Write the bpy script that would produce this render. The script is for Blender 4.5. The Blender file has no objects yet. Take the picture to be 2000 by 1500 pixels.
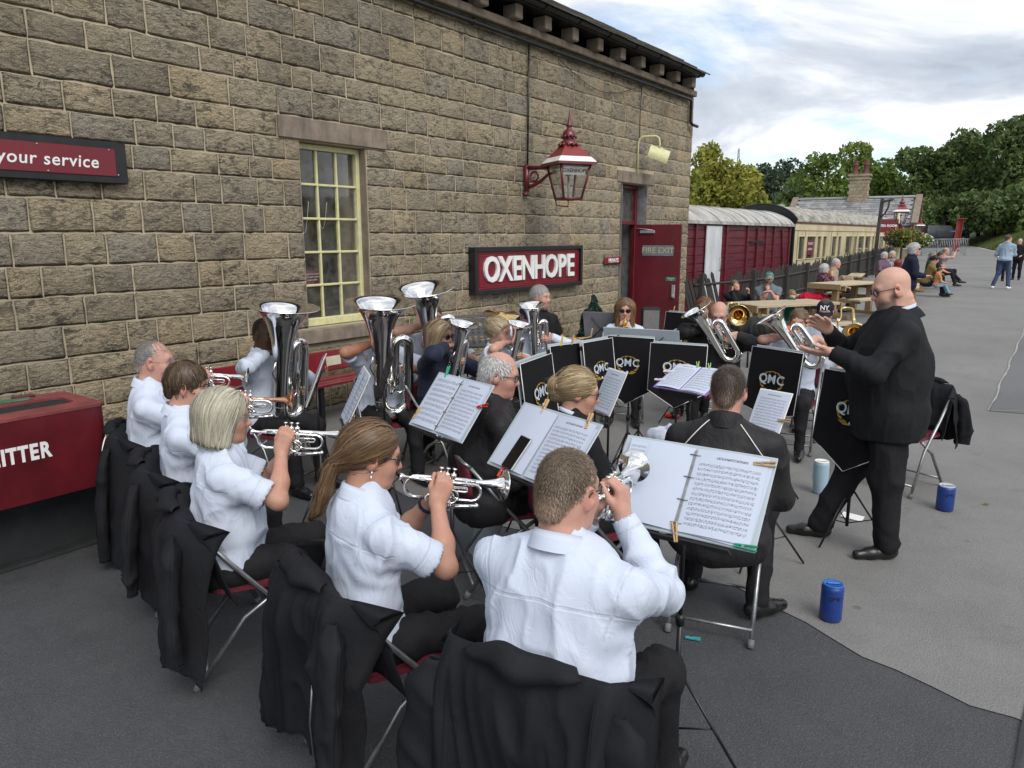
import bpy, math, random
import numpy as np
from mathutils import Vector, Matrix, Euler
R = math.radians
rng = np.random.default_rng(7)
random.seed(7)
SC = bpy.context.scene
COL = SC.collection

# ------------------------------------------------------------------ camera
CAM_H = 1.95
PITCH = math.atan(290 / 1444)
YAW = math.atan(1089 / (1444 / math.cos(PITCH)))
cam_d = bpy.data.cameras.new('camera')
cam_d.sensor_width = 36.0
cam_d.lens = 36.0 * 1444 / 2000
cam_d.clip_start = 0.05
cam_d.clip_end = 3000
cam = bpy.data.objects.new('camera', cam_d)
COL.objects.link(cam)
cam.location = (0, 0, CAM_H)
cam.rotation_euler = (math.pi / 2 - PITCH, 0, YAW)
SC.camera = cam

# ------------------------------------------------------------------ sky, sun, exposure
SUN_EL, SUN_AZ = R(44), R(118)      # azimuth: clockwise from +Y
world = bpy.data.worlds.new('World')
SC.world = world
world.use_nodes = True
wn, wl = world.node_tree.nodes, world.node_tree.links
wn.clear()
w_out = wn.new('ShaderNodeOutputWorld')
w_bg = wn.new('ShaderNodeBackground')
w_bg.inputs['Strength'].default_value = 0.115
sky = wn.new('ShaderNodeTexSky')
sky.sky_type = 'NISHITA'
sky.sun_disc = False
sky.sun_elevation = SUN_EL
sky.sun_rotation = SUN_AZ
sky.altitude = 200
sky.air_density = 1.0
sky.dust_density = 0.6
tc = wn.new('ShaderNodeTexCoord')
sep = wn.new('ShaderNodeSeparateXYZ')
wl.new(tc.outputs['Generated'], sep.inputs[0])
def wmath(op, a, b=None, clamp=False):
    n = wn.new('ShaderNodeMath'); n.operation = op; n.use_clamp = clamp
    for i, v in enumerate((a, b)):
        if v is None: continue
        if isinstance(v, (int, float)): n.inputs[i].default_value = v
        else: wl.new(v, n.inputs[i])
    return n.outputs[0]
zz = wmath('ADD', wmath('MAXIMUM', sep.outputs['Z'], 0.0), 0.27)
comb = wn.new('ShaderNodeCombineXYZ')
wl.new(wmath('DIVIDE', sep.outputs['X'], zz), comb.inputs[0])
wl.new(wmath('DIVIDE', sep.outputs['Y'], zz), comb.inputs[1])
def wnoise(scale, detail, rough, off, dist=0.0):
    m = wn.new('ShaderNodeMapping'); m.inputs['Location'].default_value = off
    wl.new(comb.outputs[0], m.inputs['Vector'])
    n = wn.new('ShaderNodeTexNoise')
    n.inputs['Scale'].default_value = scale; n.inputs['Detail'].default_value = detail
    n.inputs['Roughness'].default_value = rough; n.inputs['Distortion'].default_value = dist
    wl.new(m.outputs[0], n.inputs['Vector'])
    return n.outputs['Fac']
def wramp(fac, stops):
    r = wn.new('ShaderNodeValToRGB')
    while len(r.color_ramp.elements) < len(stops): r.color_ramp.elements.new(0.5)
    for e, (p, c) in zip(r.color_ramp.elements, stops):
        e.position = p; e.color = (*c, 1)
    wl.new(fac, r.inputs[0])
    return r.outputs[0]
SKY_OFF = (3.6, 1.2, 0)
cover = wramp(wnoise(0.85, 8, 0.58, SKY_OFF, 0.4), [(0.33, (0, 0, 0)), (0.45, (1, 1, 1))])
shade = wramp(wnoise(1.15, 8, 0.58, (SKY_OFF[0] + 6.2, SKY_OFF[1] + 2.4, 4), 0.5),
              [(0.36, (3.0, 3.4, 4.0)), (0.46, (4.2, 4.55, 5.1)), (0.53, (6.0, 6.2, 6.5)), (0.61, (7.8, 7.8, 7.8))])
mixc = wn.new('ShaderNodeMix'); mixc.data_type = 'RGBA'
wl.new(cover, mixc.inputs['Factor'])
wl.new(sky.outputs[0], mixc.inputs['A'])
wl.new(shade, mixc.inputs['B'])
wl.new(mixc.outputs['Result'], w_bg.inputs['Color'])
wl.new(w_bg.outputs[0], w_out.inputs['Surface'])

sun_d = bpy.data.lights.new('sun', 'SUN')
sun_d.energy = 1.7
sun_d.angle = R(40)
sun_d.color = (1.0, 0.96, 0.9)
sun = bpy.data.objects.new('sun', sun_d)
COL.objects.link(sun)
sdir = Vector((math.sin(SUN_AZ) * math.cos(SUN_EL), math.cos(SUN_AZ) * math.cos(SUN_EL), math.sin(SUN_EL)))
sun.rotation_euler = sdir.to_track_quat('Z', 'Y').to_euler()
sun.location = sdir * 60

SC.view_settings.view_transform = 'Standard'
SC.view_settings.look = 'None'
SC.view_settings.exposure = 0.56
SC.view_settings.gamma = 1.0
SC.view_settings.use_curve_mapping = False
SC.render.engine = 'CYCLES'
SC.cycles.max_bounces = 6
SC.cycles.diffuse_bounces = 3
SC.cycles.glossy_bounces = 4
SC.cycles.transmission_bounces = 4
SC.cycles.transparent_max_bounces = 12
SC.cycles.use_denoising = True

# ------------------------------------------------------------------ placing helper: a point of the place seen along a photo ray at a known height
_c, _s, _cy, _sy = math.cos(PITCH), math.sin(PITCH), math.cos(YAW), math.sin(YAW)
def ray(u, v):
    r = (u - 1000) / 1444; p = (750 - v) / 1444
    f = _c + p * _s
    return Vector((-_sy * f + _cy * r, _cy * f + _sy * r, -_s + p * _c))
def at(u, v, z):
    d = ray(u, v); return Vector((0, 0, CAM_H)) + d * ((z - CAM_H) / d.z)
def atd(u, v, t):
    return Vector((0, 0, CAM_H)) + ray(u, v) * t
def ground_z(y):
    return max(0.0, y - 9.0) * 0.0125

# ------------------------------------------------------------------ objects
def tag(o, label=None, cat=None, group=None, kind=None):
    if label: o['label'] = label
    if cat: o['category'] = cat
    if group: o['group'] = group
    if kind: o['kind'] = kind
    return o
def empty(name, loc=(0, 0, 0), rz=0.0, label=None, cat=None, group=None):
    o = bpy.data.objects.new(name, None); COL.objects.link(o)
    o.empty_display_size = 0.1
    o.location = loc; o.rotation_euler = (0, 0, rz)
    return tag(o, label, cat, group)
def copy_tree(o, parent=None):
    c = o.copy(); COL.objects.link(c)
    c.parent = parent
    for ch in list(o.children): copy_tree(ch, c)
    return c
def link_mesh(name, me, mats, parent=None, smooth=False, loc=None, rot=None):
    o = bpy.data.objects.new(name, me); COL.objects.link(o)
    if not isinstance(mats, (list, tuple)): mats = [mats]
    if not me.materials:
        for m in mats: me.materials.append(m)
    if parent: o.parent = parent
    if loc is not None: o.location = loc
    if rot is not None: o.rotation_euler = rot
    if smooth: me.shade_smooth()
    return o
def np_mesh(name, V, F4=None, F3=None, mats=None, parent=None, smooth=True, col=None, attrs=None, uv=None, matidx=None):
    """mesh object from numpy arrays: V (n,3), quads F4, triangles F3"""
    me = bpy.data.meshes.new(name)
    V = np.asarray(V, dtype=np.float32)
    q = 0 if F4 is None else len(F4); t = 0 if F3 is None else len(F3)
    loops = []
    if q: loops.append(np.asarray(F4, dtype=np.int32).reshape(-1))
    if t: loops.append(np.asarray(F3, dtype=np.int32).reshape(-1))
    loops = np.concatenate(loops)
    assert loops.min() >= 0 and loops.max() < len(V), name
    starts = np.concatenate([np.arange(q, dtype=np.int32) * 4, q * 4 + np.arange(t, dtype=np.int32) * 3])
    me.vertices.add(len(V)); me.vertices.foreach_set('co', V.reshape(-1))
    me.loops.add(len(loops)); me.loops.foreach_set('vertex_index', loops)
    me.polygons.add(q + t); me.polygons.foreach_set('loop_start', starts)
    if matidx is not None: me.polygons.foreach_set('material_index', np.asarray(matidx, dtype=np.int32))
    me.update(calc_edges=True)
    if smooth: me.shade_smooth()
    if col is not None:
        a = me.color_attributes.new('Col', 'FLOAT_COLOR', 'POINT')
        c4 = np.ones((len(V), 4), dtype=np.float32); c4[:, :3] = col
        a.data.foreach_set('color', c4.reshape(-1))
    for k, v in (attrs or {}).items():
        a = me.attributes.new(k, 'FLOAT', 'POINT')
        a.data.foreach_set('value', np.asarray(v, dtype=np.float32))
    if uv is not None:
        l = me.uv_layers.new(name='UVMap')
        l.data.foreach_set('uv', np.asarray(uv, dtype=np.float32)[loops].reshape(-1))
    return link_mesh(name, me, mats, parent)

class MB:
    """collects shapes into one mesh; build() links it as one object"""
    def __init__(s): s.v = []; s.f = []; s.m = []; s.sm = []; s.n = 0
    def add(s, verts, faces, mi=0, smooth=False):
        b = s.n
        s.v.extend([tuple(p) for p in verts]); s.n += len(verts)
        for f in faces:
            s.f.append([i + b for i in f]); s.m.append(mi); s.sm.append(smooth)
        return s
    def box(s, c, d, rot=None, mi=0, bevel=0.0):
        hx, hy, hz = d[0] / 2, d[1] / 2, d[2] / 2
        c = Vector(c)
        M = rot.to_matrix() if isinstance(rot, Euler) else (rot or Matrix.Identity(3))
        if bevel <= 0:
            P = [Vector((x, y, z)) for z in (-hz, hz) for y in (-hy, hy) for x in (-hx, hx)]
            Fs = [(0, 2, 3, 1), (4, 5, 7, 6), (0, 1, 5, 4), (2, 6, 7, 3), (0, 4, 6, 2), (1, 3, 7, 5)]
            return s.add([c + M @ p for p in P], Fs, mi)
        b = min(bevel, hx * .9, hy * .9, hz * .9)
        P = []; idx = {}
        for sx in (-1, 1):
            for sy in (-1, 1):
                for sz in (-1, 1):
                    for ax in range(3):
                        q = [sx * (hx - b), sy * (hy - b), sz * (hz - b)]
                        q[ax] = (sx * hx, sy * hy, sz * hz)[ax]
                        idx[(sx, sy, sz, ax)] = len(P); P.append(Vector(q))
        Fs = []
        for ax in range(3):
            o = [a for a in range(3) if a != ax]
            for sg in (-1, 1):
                ring = []
                for a, b2 in ((-1, -1), (1, -1), (1, 1), (-1, 1)):
                    k = [0, 0, 0]; k[ax] = sg; k[o[0]] = a; k[o[1]] = b2
                    ring.append(idx[(*k, ax)])
                Fs.append(ring)
            for a in (-1, 1):
                for b2 in (-1, 1):
                    k1 = [0, 0, 0]; k1[o[0]] = a; k1[o[1]] = b2; k1[ax] = -1
                    k2 = list(k1); k2[ax] = 1
                    Fs.append([idx[(*k1, o[0])], idx[(*k2, o[0])], idx[(*k2, o[1])], idx[(*k1, o[1])]])
        for sx in (-1, 1):
            for sy in (-1, 1):
                for sz in (-1, 1):
                    Fs.append([idx[(sx, sy, sz, a)] for a in range(3)])
        # orient outward
        out = []
        for f in Fs:
            pts = [P[i] for i in f]
            n = (pts[1] - pts[0]).cross(pts[2] - pts[0])
            ce = sum(pts, Vector()) / len(pts)
            out.append(f if n.dot(ce) > 0 else f[::-1])
        return s.add([c + M @ p for p in P], out, mi)
    def tube(s, path, r, n=8, mi=0, cap=True, smooth=True, flat=None):
        P = [Vector(p) for p in path]
        rs = list(r) if isinstance(r, (list, tuple)) else [r] * len(P)
        T = []
        for i in range(len(P)):
            a = P[max(i - 1, 0)]; b = P[min(i + 1, len(P) - 1)]
            t = b - a
            T.append(t.normalized() if t.length > 1e-9 else Vector((0, 0, 1)))
        up = Vector((0, 0, 1)) if abs(T[0].z) < .9 else Vector((1, 0, 0))
        N = (up - T[0] * up.dot(T[0])).normalized()
        V = []
        for i, p in enumerate(P):
            N = (N - T[i] * N.dot(T[i]))
            N = N.normalized() if N.length > 1e-6 else T[i].orthogonal().normalized()
            B = T[i].cross(N)
            for k in range(n):
                a = 2 * math.pi * k / n
                fl = 1.0 if flat is None else flat
                V.append(p + (N * math.cos(a) * fl + B * math.sin(a)) * rs[i])
        Fs = []
        for i in range(len(P) - 1):
            for k in range(n):
                k2 = (k + 1) % n
                Fs.append((i * n + k, i * n + k2, (i + 1) * n + k2, (i + 1) * n + k))
        s.add(V, Fs, mi, smooth)
        if cap:
            b = s.n - len(V)
            s.f.append([b + k for k in range(n)][::-1]); s.m.append(mi); s.sm.append(False)
            e = b + (len(P) - 1) * n
            s.f.append([e + k for k in range(n)]); s.m.append(mi); s.sm.append(False)
        return s
    def lathe(s, prof, n=24, M=None, mi=0, smooth=True, ang=(0, 2 * math.pi)):
        """prof: (radius, height) pairs about local Z; M a 4x4"""
        M = M or Matrix.Identity(4)
        full = abs(ang[1] - ang[0] - 2 * math.pi) < 1e-6
        cols = n if full else n + 1
        V = []
        for r_, z in prof:
            for k in range(cols):
                a = ang[0] + (ang[1] - ang[0]) * k / n
                V.append(M @ Vector((r_ * math.cos(a), r_ * math.sin(a), z)))
        Fs = []
        for i in range(len(prof) - 1):
            for k in range(n):
                k2 = (k + 1) % cols
                Fs.append((i * cols + k, i * cols + k2, (i + 1) * cols + k2, (i + 1) * cols + k))
        return s.add(V, Fs, mi, smooth)
    def prism(s, poly, ax, lo, hi, mi=0, frame=None):
        """poly of 2-D points in the plane across axis ax, extruded lo..hi"""
        def mk(p, h):
            q = [0, 0, 0]; o = [a for a in range(3) if a != ax]
            q[o[0]], q[o[1]] = p; q[ax] = h
            q = Vector(q)
            return frame @ q if frame is not None else q
        n = len(poly)
        V = [mk(p, lo) for p in poly] + [mk(p, hi) for p in poly]
        Fs = [list(range(n))[::-1], list(range(n, 2 * n))]
        Fs += [(i, (i + 1) % n, n + (i + 1) % n, n + i) for i in range(n)]
        area = sum(poly[i][0] * poly[(i + 1) % n][1] - poly[(i + 1) % n][0] * poly[i][1] for i in range(n))
        if (area < 0) != (ax == 1): Fs = [list(f)[::-1] for f in Fs]
        return s.add(V, Fs, mi)
    def sphere(s, c, r, n=10, mi=0, sc=(1, 1, 1)):
        prof = [(max(1e-4, r * math.sin(math.pi * i / (n // 2 + 1))), -r * math.cos(math.pi * i / (n // 2 + 1))) for i in range(n // 2 + 2)]
        M = Matrix.Translation(Vector(c)) @ Matrix.Diagonal((*sc, 1))
        return s.lathe(prof, n, M, mi)
    def mesh(s, name='part'):
        me = bpy.data.meshes.new(name)
        me.from_pydata(s.v, [], s.f)
        me.polygons.foreach_set('material_index', s.m)
        me.polygons.foreach_set('use_smooth', s.sm)
        me.update()
        return me
    def build(s, name, mats, parent=None, loc=None, rot=None):
        return link_mesh(name, s.mesh(name), mats, parent, False, loc, rot)

_font_cache = {}
def text_mesh(txt, size, depth, bold=0.0, align='CENTER', shear=0.0, space=1.0):
    key = (txt, size, depth, bold, align, shear, space)
    if key in _font_cache: return _font_cache[key]
    cu = bpy.data.curves.new('lettering', 'FONT')
    cu.body = txt; cu.size = size; cu.extrude = depth; cu.offset = bold
    cu.align_x = align; cu.align_y = 'CENTER'; cu.shear = shear; cu.space_character = space
    cu.resolution_u = 3
    o = bpy.data.objects.new('lettering', cu); COL.objects.link(o)
    dg = bpy.context.evaluated_depsgraph_get()
    me = bpy.data.meshes.new_from_object(o.evaluated_get(dg))
    bpy.data.objects.remove(o); bpy.data.curves.remove(cu)
    _font_cache[key] = me
    return me
def lettering(txt, size, depth, mat_, parent, loc, rot, bold=0.0, align='CENTER', shear=0.0, space=1.0, name='lettering', sx=1.0):
    me = text_mesh(txt, size, depth, bold, align, shear, space).copy()
    me.materials.clear(); me.materials.append(mat_)
    o = bpy.data.objects.new(name, me); COL.objects.link(o)
    o.parent = parent; o.location = loc; o.rotation_euler = rot; o.scale = (sx, 1, 1)
    return o

# ------------------------------------------------------------------ numpy noise
def _h(ix, iy, iz, seed):
    h = (ix * 374761393 + iy * 668265263 + iz * 2147483647 + seed * 974634541) & 0xffffffff
    h = ((h ^ (h >> 13)) * 1274126177) & 0xffffffff
    h = h ^ (h >> 16)
    return (h & 0xffff).astype(np.float32) / 65535.0
def vnoise(P, seed=0):
    P = np.asarray(P, dtype=np.float32)
    I = np.floor(P).astype(np.int64); Fr = P - I
    Fr = Fr * Fr * (3 - 2 * Fr)
    out = 0
    for dx in (0, 1):
        wx = Fr[:, 0] if dx else 1 - Fr[:, 0]
        for dy in (0, 1):
            wy = Fr[:, 1] if dy else 1 - Fr[:, 1]
            for dz in (0, 1):
                wz = Fr[:, 2] if dz else 1 - Fr[:, 2]
                out = out + wx * wy * wz * _h(I[:, 0] + dx, I[:, 1] + dy, I[:, 2] + dz, seed)
    return out
def fbm(P, seed=0, oct=3):
    a, s, o = 0.5, 1.0, 0
    for k in range(oct):
        o = o + a * vnoise(P * s, seed + k); a *= .5; s *= 2.03
    return o
# ------------------------------------------------------------------ materials
MATS = {}
class NT:
    """small helper around a material's node tree"""
    def __init__(s, name):
        s.m = bpy.data.materials.new(name); s.m.use_nodes = True
        s.n, s.l = s.m.node_tree.nodes, s.m.node_tree.links
        s.b = s.n['Principled BSDF']
    def coord(s, which='Object', scale=(1, 1, 1), rot=(0, 0, 0), loc=(0, 0, 0)):
        t = s.n.new('ShaderNodeTexCoord'); mp = s.n.new('ShaderNodeMapping')
        mp.inputs['Scale'].default_value = scale; mp.inputs['Rotation'].default_value = rot; mp.inputs['Location'].default_value = loc
        s.l.new(t.outputs[which], mp.inputs[0]); return mp.outputs[0]
    def worldpos(s, scale=(1, 1, 1)):
        g = s.n.new('ShaderNodeNewGeometry'); mp = s.n.new('ShaderNodeMapping')
        mp.inputs['Scale'].default_value = scale
        s.l.new(g.outputs['Position'], mp.inputs[0]); return mp.outputs[0]
    def noise(s, vec, scale, detail=4, rough=.55, dist=0):
        n = s.n.new('ShaderNodeTexNoise')
        n.inputs['Scale'].default_value = scale; n.inputs['Detail'].default_value = detail
        n.inputs['Roughness'].default_value = rough; n.inputs['Distortion'].default_value = dist
        if vec is not None: s.l.new(vec, n.inputs['Vector'])
        return n.outputs['Fac']
    def voronoi(s, vec, scale, feature='F1'):
        n = s.n.new('ShaderNodeTexVoronoi'); n.feature = feature; n.inputs['Scale'].default_value = scale
        s.l.new(vec, n.inputs['Vector']); return n.outputs['Distance']
    def math(s, op, a, b=None, c=None, clamp=False):
        n = s.n.new('ShaderNodeMath'); n.operation = op; n.use_clamp = clamp
        for i, v in enumerate((a, b, c)):
            if v is None: continue
            if isinstance(v, (int, float)): n.inputs[i].default_value = v
            else: s.l.new(v, n.inputs[i])
        return n.outputs[0]
    def ramp(s, fac, stops, interp='LINEAR'):
        r = s.n.new('ShaderNodeValToRGB'); r.color_ramp.interpolation = interp
        while len(r.color_ramp.elements) < len(stops): r.color_ramp.elements.new(.5)
        for e, (p, c) in zip(r.color_ramp.elements, stops):
            e.position = p; e.color = (*(c if isinstance(c, (tuple, list)) else (c, c, c)), 1)
        s.l.new(fac, r.inputs[0]); return r.outputs[0]
    def mix(s, fac, a, b, mode='MIX'):
        n = s.n.new('ShaderNodeMix'); n.data_type = 'RGBA'; n.blend_type = mode
        for k, v in (('Factor', fac), ('A', a), ('B', b)):
            if isinstance(v, (int, float)) and k == 'Factor': n.inputs[0].default_value = v
            elif isinstance(v, (tuple, list)): n.inputs[k].default_value = (*v, 1)
            elif k == 'Factor': s.l.new(v, n.inputs[0])
            else: s.l.new(v, n.inputs[k])
        return n.outputs['Result']
    def attr(s, name):
        a = s.n.new('ShaderNodeAttribute'); a.attribute_name = name; return a
    def rand(s):
        o = s.n.new('ShaderNodeObjectInfo'); return o.outputs['Random']
    def set(s, **kw):
        for k, v in kw.items():
            k = {'color': 'Base Color', 'rough': 'Roughness', 'metal': 'Metallic', 'spec': 'Specular IOR Level', 'coat': 'Coat Weight',
                 'trans': 'Transmission Weight', 'alpha': 'Alpha', 'sheen': 'Sheen Weight', 'sss': 'Subsurface Weight', 'ior': 'IOR'}.get(k, k)
            if isinstance(v, (int, float)): s.b.inputs[k].default_value = v
            elif isinstance(v, (tuple, list)): s.b.inputs[k].default_value = (*v, 1) if len(v) == 3 else v
            else: s.l.new(v, s.b.inputs[k])
        return s
    def bump(s, h, strength=.5, dist=.01, chain=None):
        n = s.n.new('ShaderNodeBump'); n.inputs['Strength'].default_value = strength; n.inputs['Distance'].default_value = dist
        s.l.new(h, n.inputs['Height'])
        if chain is not None: s.l.new(chain, n.inputs['Normal'])
        s.l.new(n.outputs[0], s.b.inputs['Normal']); return n.outputs[0]

def simple(name, color, rough=.6, metal=0.0, var=.12, scale=6.0, bump=0.0, bscale=60, spec=.5, stretch=(1, 1, 1), coat=0.0, sheen=0.0, bdist=.004):
    """procedural paint, metal, wood or cloth: uneven colour, uneven gloss, optional fine relief"""
    if name in MATS: return MATS[name]
    t = NT(name)
    v = t.coord('Object', stretch)
    n = t.noise(v, scale, 5, .6)
    dark = tuple(max(0, c * (1 - var * 1.6)) for c in color); lite = tuple(min(1, c * (1 + var)) for c in color)
    t.set(color=t.ramp(n, [(.3, dark), (.7, lite)]), metal=metal, spec=spec, coat=coat)
    n2 = t.noise(v, scale * 3.1, 3)
    t.set(rough=t.math('MULTIPLY_ADD', n2, .25 * rough, rough * .87))
    if sheen: t.set(sheen=sheen)
    if bump: t.bump(t.noise(v, bscale, 4, .6), bump, bdist)
    MATS[name] = t.m
    return t.m

def m_stone(name, tan=.5, relief=1.0):
    t = NT(name)
    w = t.worldpos((1, 1, 1))
    rn = t.rand()
    ws = t.worldpos((1, 1, 1.9))
    big = t.noise(t.worldpos((.8, .8, .8)), 1.3, 4)
    # bedding lines and tooling of gritstone
    strat = t.noise(t.worldpos((1, 1, 2.3)), 15, 6, .66, 1.0)
    pit = t.noise(w, 90, 4, .6)
    chip = t.noise(ws, 7.5, 5, .6, .6)
    base = t.ramp(rn, [(0, (.34, .295, .23)), (.25, (.45, .38, .28)), (.5, (.53, .44, .30)), (.72, (.41, .365, .30)), (.9, (.58, .47, .30)), (1, (.48, .41, .305))])
    base = t.mix(t.ramp(big, [(.38, 0.0), (.7, .42)]), base, (.27, .21, .13))
    zz_ = t.n.new('ShaderNodeSeparateXYZ'); t.l.new(w, zz_.inputs[0])
    low = t.math('MULTIPLY', t.ramp(t.math('MULTIPLY', t.math('ADD', zz_.outputs[2], t.math('MULTIPLY', big, .8)), .4), [(.38, 1.0), (.72, 0.0)]), .55)
    base = t.mix(low, base, (.44, .355, .225))
    soot_shade = t.ramp(t.math('ADD', t.math('MULTIPLY', strat, .6), t.math('MULTIPLY', chip, .5)), [(.47, 1.0), (.555, 0.0)])  # soot, plus crevice shade painted dark where the relief is low
    soot_shade_amt = t.math('MULTIPLY', soot_shade, t.ramp(t.noise(w, 2.4, 3), [(.34, .25), (.64, .85)]))
    colr = t.mix(soot_shade_amt, base, (.055, .051, .047))
    colr = t.mix(t.ramp(pit, [(.35, .45), (.6, 0.0)]), colr, (.06, .053, .044))
    colr = t.mix(t.ramp(pit, [(.60, 0.0), (.78, .35)]), colr, (.42, .36, .26))
    t.set(color=colr, rough=.93, spec=.25)
    hgt = t.math('ADD', t.math('MULTIPLY', strat, .9), t.math('ADD', t.math('MULTIPLY', pit, .15), t.math('MULTIPLY', chip, .55)))
    t.bump(hgt, 1.0 * relief, .06)
    return t.m
M_STONE = m_stone('gritstone')
def m_mortar():
    t = NT('lime_mortar'); w = t.worldpos()
    n = t.noise(w, 7, 5); p = t.noise(w, 120, 3)
    c = t.ramp(n, [(.3, (.38, .32, .23)), (.7, (.52, .44, .32))])
    c = t.mix(t.ramp(t.noise(w, 1.1, 4), [(.45, 0.0), (.75, .45)]), c, (.19, .165, .13))
    t.set(color=c, rough=.95, spec=.2); t.bump(t.math('ADD', p, t.math('MULTIPLY', n, 1.4)), .6, .01)
    return t.m
M_MORTAR = m_mortar()
def m_dressed():
    t = NT('dressed_sandstone'); w = t.worldpos(); n = t.noise(w, 5, 6, .62); st = t.noise(t.worldpos((1, 1, .15)), 14, 4)
    c = t.ramp(n, [(.3, (.17, .135, .105)), (.7, (.29, .235, .19))])
    c = t.mix(t.ramp(st, [(.5, 0.0), (.75, .6)]), c, (.085, .075, .065))
    t.set(color=c, rough=.92, spec=.25); t.bump(t.noise(w, 80, 5, .65), .5, .008)
    return t.m
M_DRESSED = m_dressed()

def m_tarmac(name, lo, hi, worn):
    t = NT(name); w = t.worldpos()
    big = t.noise(w, .55, 5, .6, .4); mid = t.noise(w, 4, 5, .65)
    grit = t.noise(w, 150, 3, .75); v = t.voronoi(w, 110)
    f = t.math('ADD', t.math('MULTIPLY', big, .65), t.math('MULTIPLY', mid, .35))
    c = t.ramp(f, [(.35, lo), (.66, hi)])
    c = t.mix(t.ramp(grit, [(.50, 0.0), (.70, .5)]), c, worn)
    c = t.mix(t.ramp(v, [(.0, .5), (.28, 0.0)]), c, tuple(x * .35 for x in lo))
    stain = t.noise(w, 1.7, 6, .7, 1.2)
    c = t.mix(t.ramp(stain, [(.60, 0.0), (.72, .35)]), c, tuple(x * .5 for x in lo))
    gum = t.voronoi(w, 2.3); c = t.mix(t.ramp(gum, [(.045, .5), (.06, 0.0)]), c, tuple(x * .45 for x in lo))
    t.set(color=c, rough=t.math('MULTIPLY_ADD', mid, .25, .68), spec=.4)
    t.bump(t.math('ADD', t.math('MULTIPLY', v, .8), grit), .55, .006)
    return t.m
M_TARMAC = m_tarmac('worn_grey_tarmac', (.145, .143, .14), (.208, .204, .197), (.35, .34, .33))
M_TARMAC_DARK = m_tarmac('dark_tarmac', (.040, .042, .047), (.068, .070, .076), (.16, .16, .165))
M_TARMAC_NEW = m_tarmac('smooth_grey_tarmac', (.11, .11, .113), (.15, .15, .153), (.25, .25, .25))

MAROON = (.13, .013, .022)
M_MAROON = simple('maroon_gloss_paint', MAROON, .32, var=.18, scale=3, bump=.08, bscale=30, coat=.2)
M_MAROON_DOOR = simple('maroon_door_paint', (.12, .012, .02), .38, var=.15, scale=2.5, bump=.06, bscale=40)
M_BIN = simple('maroon_bin_enamel', (.105, .010, .015), .34, var=.22, scale=4, bump=.05, bscale=22, coat=.15)
M_BINTOP = simple('maroon_bin_top', (.20, .045, .045), .48, var=.25, scale=7, bump=.05, bscale=50)
M_SIGNRED = simple('maroon_sign_enamel', (.16, .012, .022), .3, var=.08, scale=3)
M_BLACK = simple('black_gloss_paint', (.012, .012, .014), .38, var=.3, scale=8, bump=.08, bscale=40)
M_BLACKMATT = simple('black_matt', (.012, .012, .013), .75, var=.3, scale=12)
M_WHITE = simple('white_paint', (.78, .78, .77), .42, var=.06, scale=9)
M_CREAM = simple('cream_paint', (.62, .56, .33), .42, var=.1, scale=9, bump=.06, bscale=40)
M_CREAMY = simple('pale_yellow_window_paint', (.62, .60, .33), .42, var=.1, scale=14, bump=.1, bscale=60)
M_STEEL = simple('grey_tube_steel', (.34, .35, .36), .38, .85, var=.2, scale=18)
M_GALV = simple('galvanised_steel', (.42, .44, .46), .5, .7, var=.2, scale=10)
M_SILVER = simple('silver_plate', (.90, .885, .86), .085, 1.0, var=.04, scale=12)
M_BRASS = simple('lacquered_brass', (.80, .55, .22), .14, 1.0, var=.08, scale=12)
M_ROSE = simple('rose_brass', (.72, .38, .22), .14, 1.0, var=.08, scale=12)
M_WOODPEG = simple('beech_peg', (.50, .33, .16), .6, var=.2, scale=40, stretch=(1, 1, 4))
M_PEGGREEN = simple('green_plastic', (.01, .28, .15), .4, var=.1)
M_PEGRED = simple('red_plastic', (.62, .03, .02), .4, var=.1)
M_PEGYEL = simple('yellow_plastic', (.75, .55, .02), .4, var=.1)
M_PEGLIME = simple('lime_plastic', (.25, .48, .08), .4, var=.1)
M_PEGTEAL = simple('teal_plastic', (.02, .33, .35), .4, var=.1)
M_PEGWHITE = simple('white_plastic', (.75, .75, .74), .4, var=.05)
M_PURPLE = simple('purple_folder_plastic', (.20, .10, .42), .35, var=.1)
M_FOLDER = simple('pale_grey_folder_plastic', (.40, .46, .50), .35, var=.04, scale=4)
M_BLUEBOTTLE = simple('blue_enamel', (.012, .045, .22), .35, var=.12, scale=16, bump=.05, bscale=300)
M_PALEBLUE = simple('pale_blue_enamel', (.36, .50, .60), .35, var=.06)
M_GLASSDARK = simple('dark_lens', (.012, .010, .010), .08, var=.1)
M_SEAT = simple('maroon_chair_pad', (.145, .02, .035), .5, var=.2, scale=14, bump=.15, bscale=200)
M_ORANGE = simple('orange_cloth', (.72, .10, .02), .7, var=.15, scale=30)
M_RUBBER = simple('grey_rubber', (.16, .16, .165), .8, var=.2, scale=30)

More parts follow.
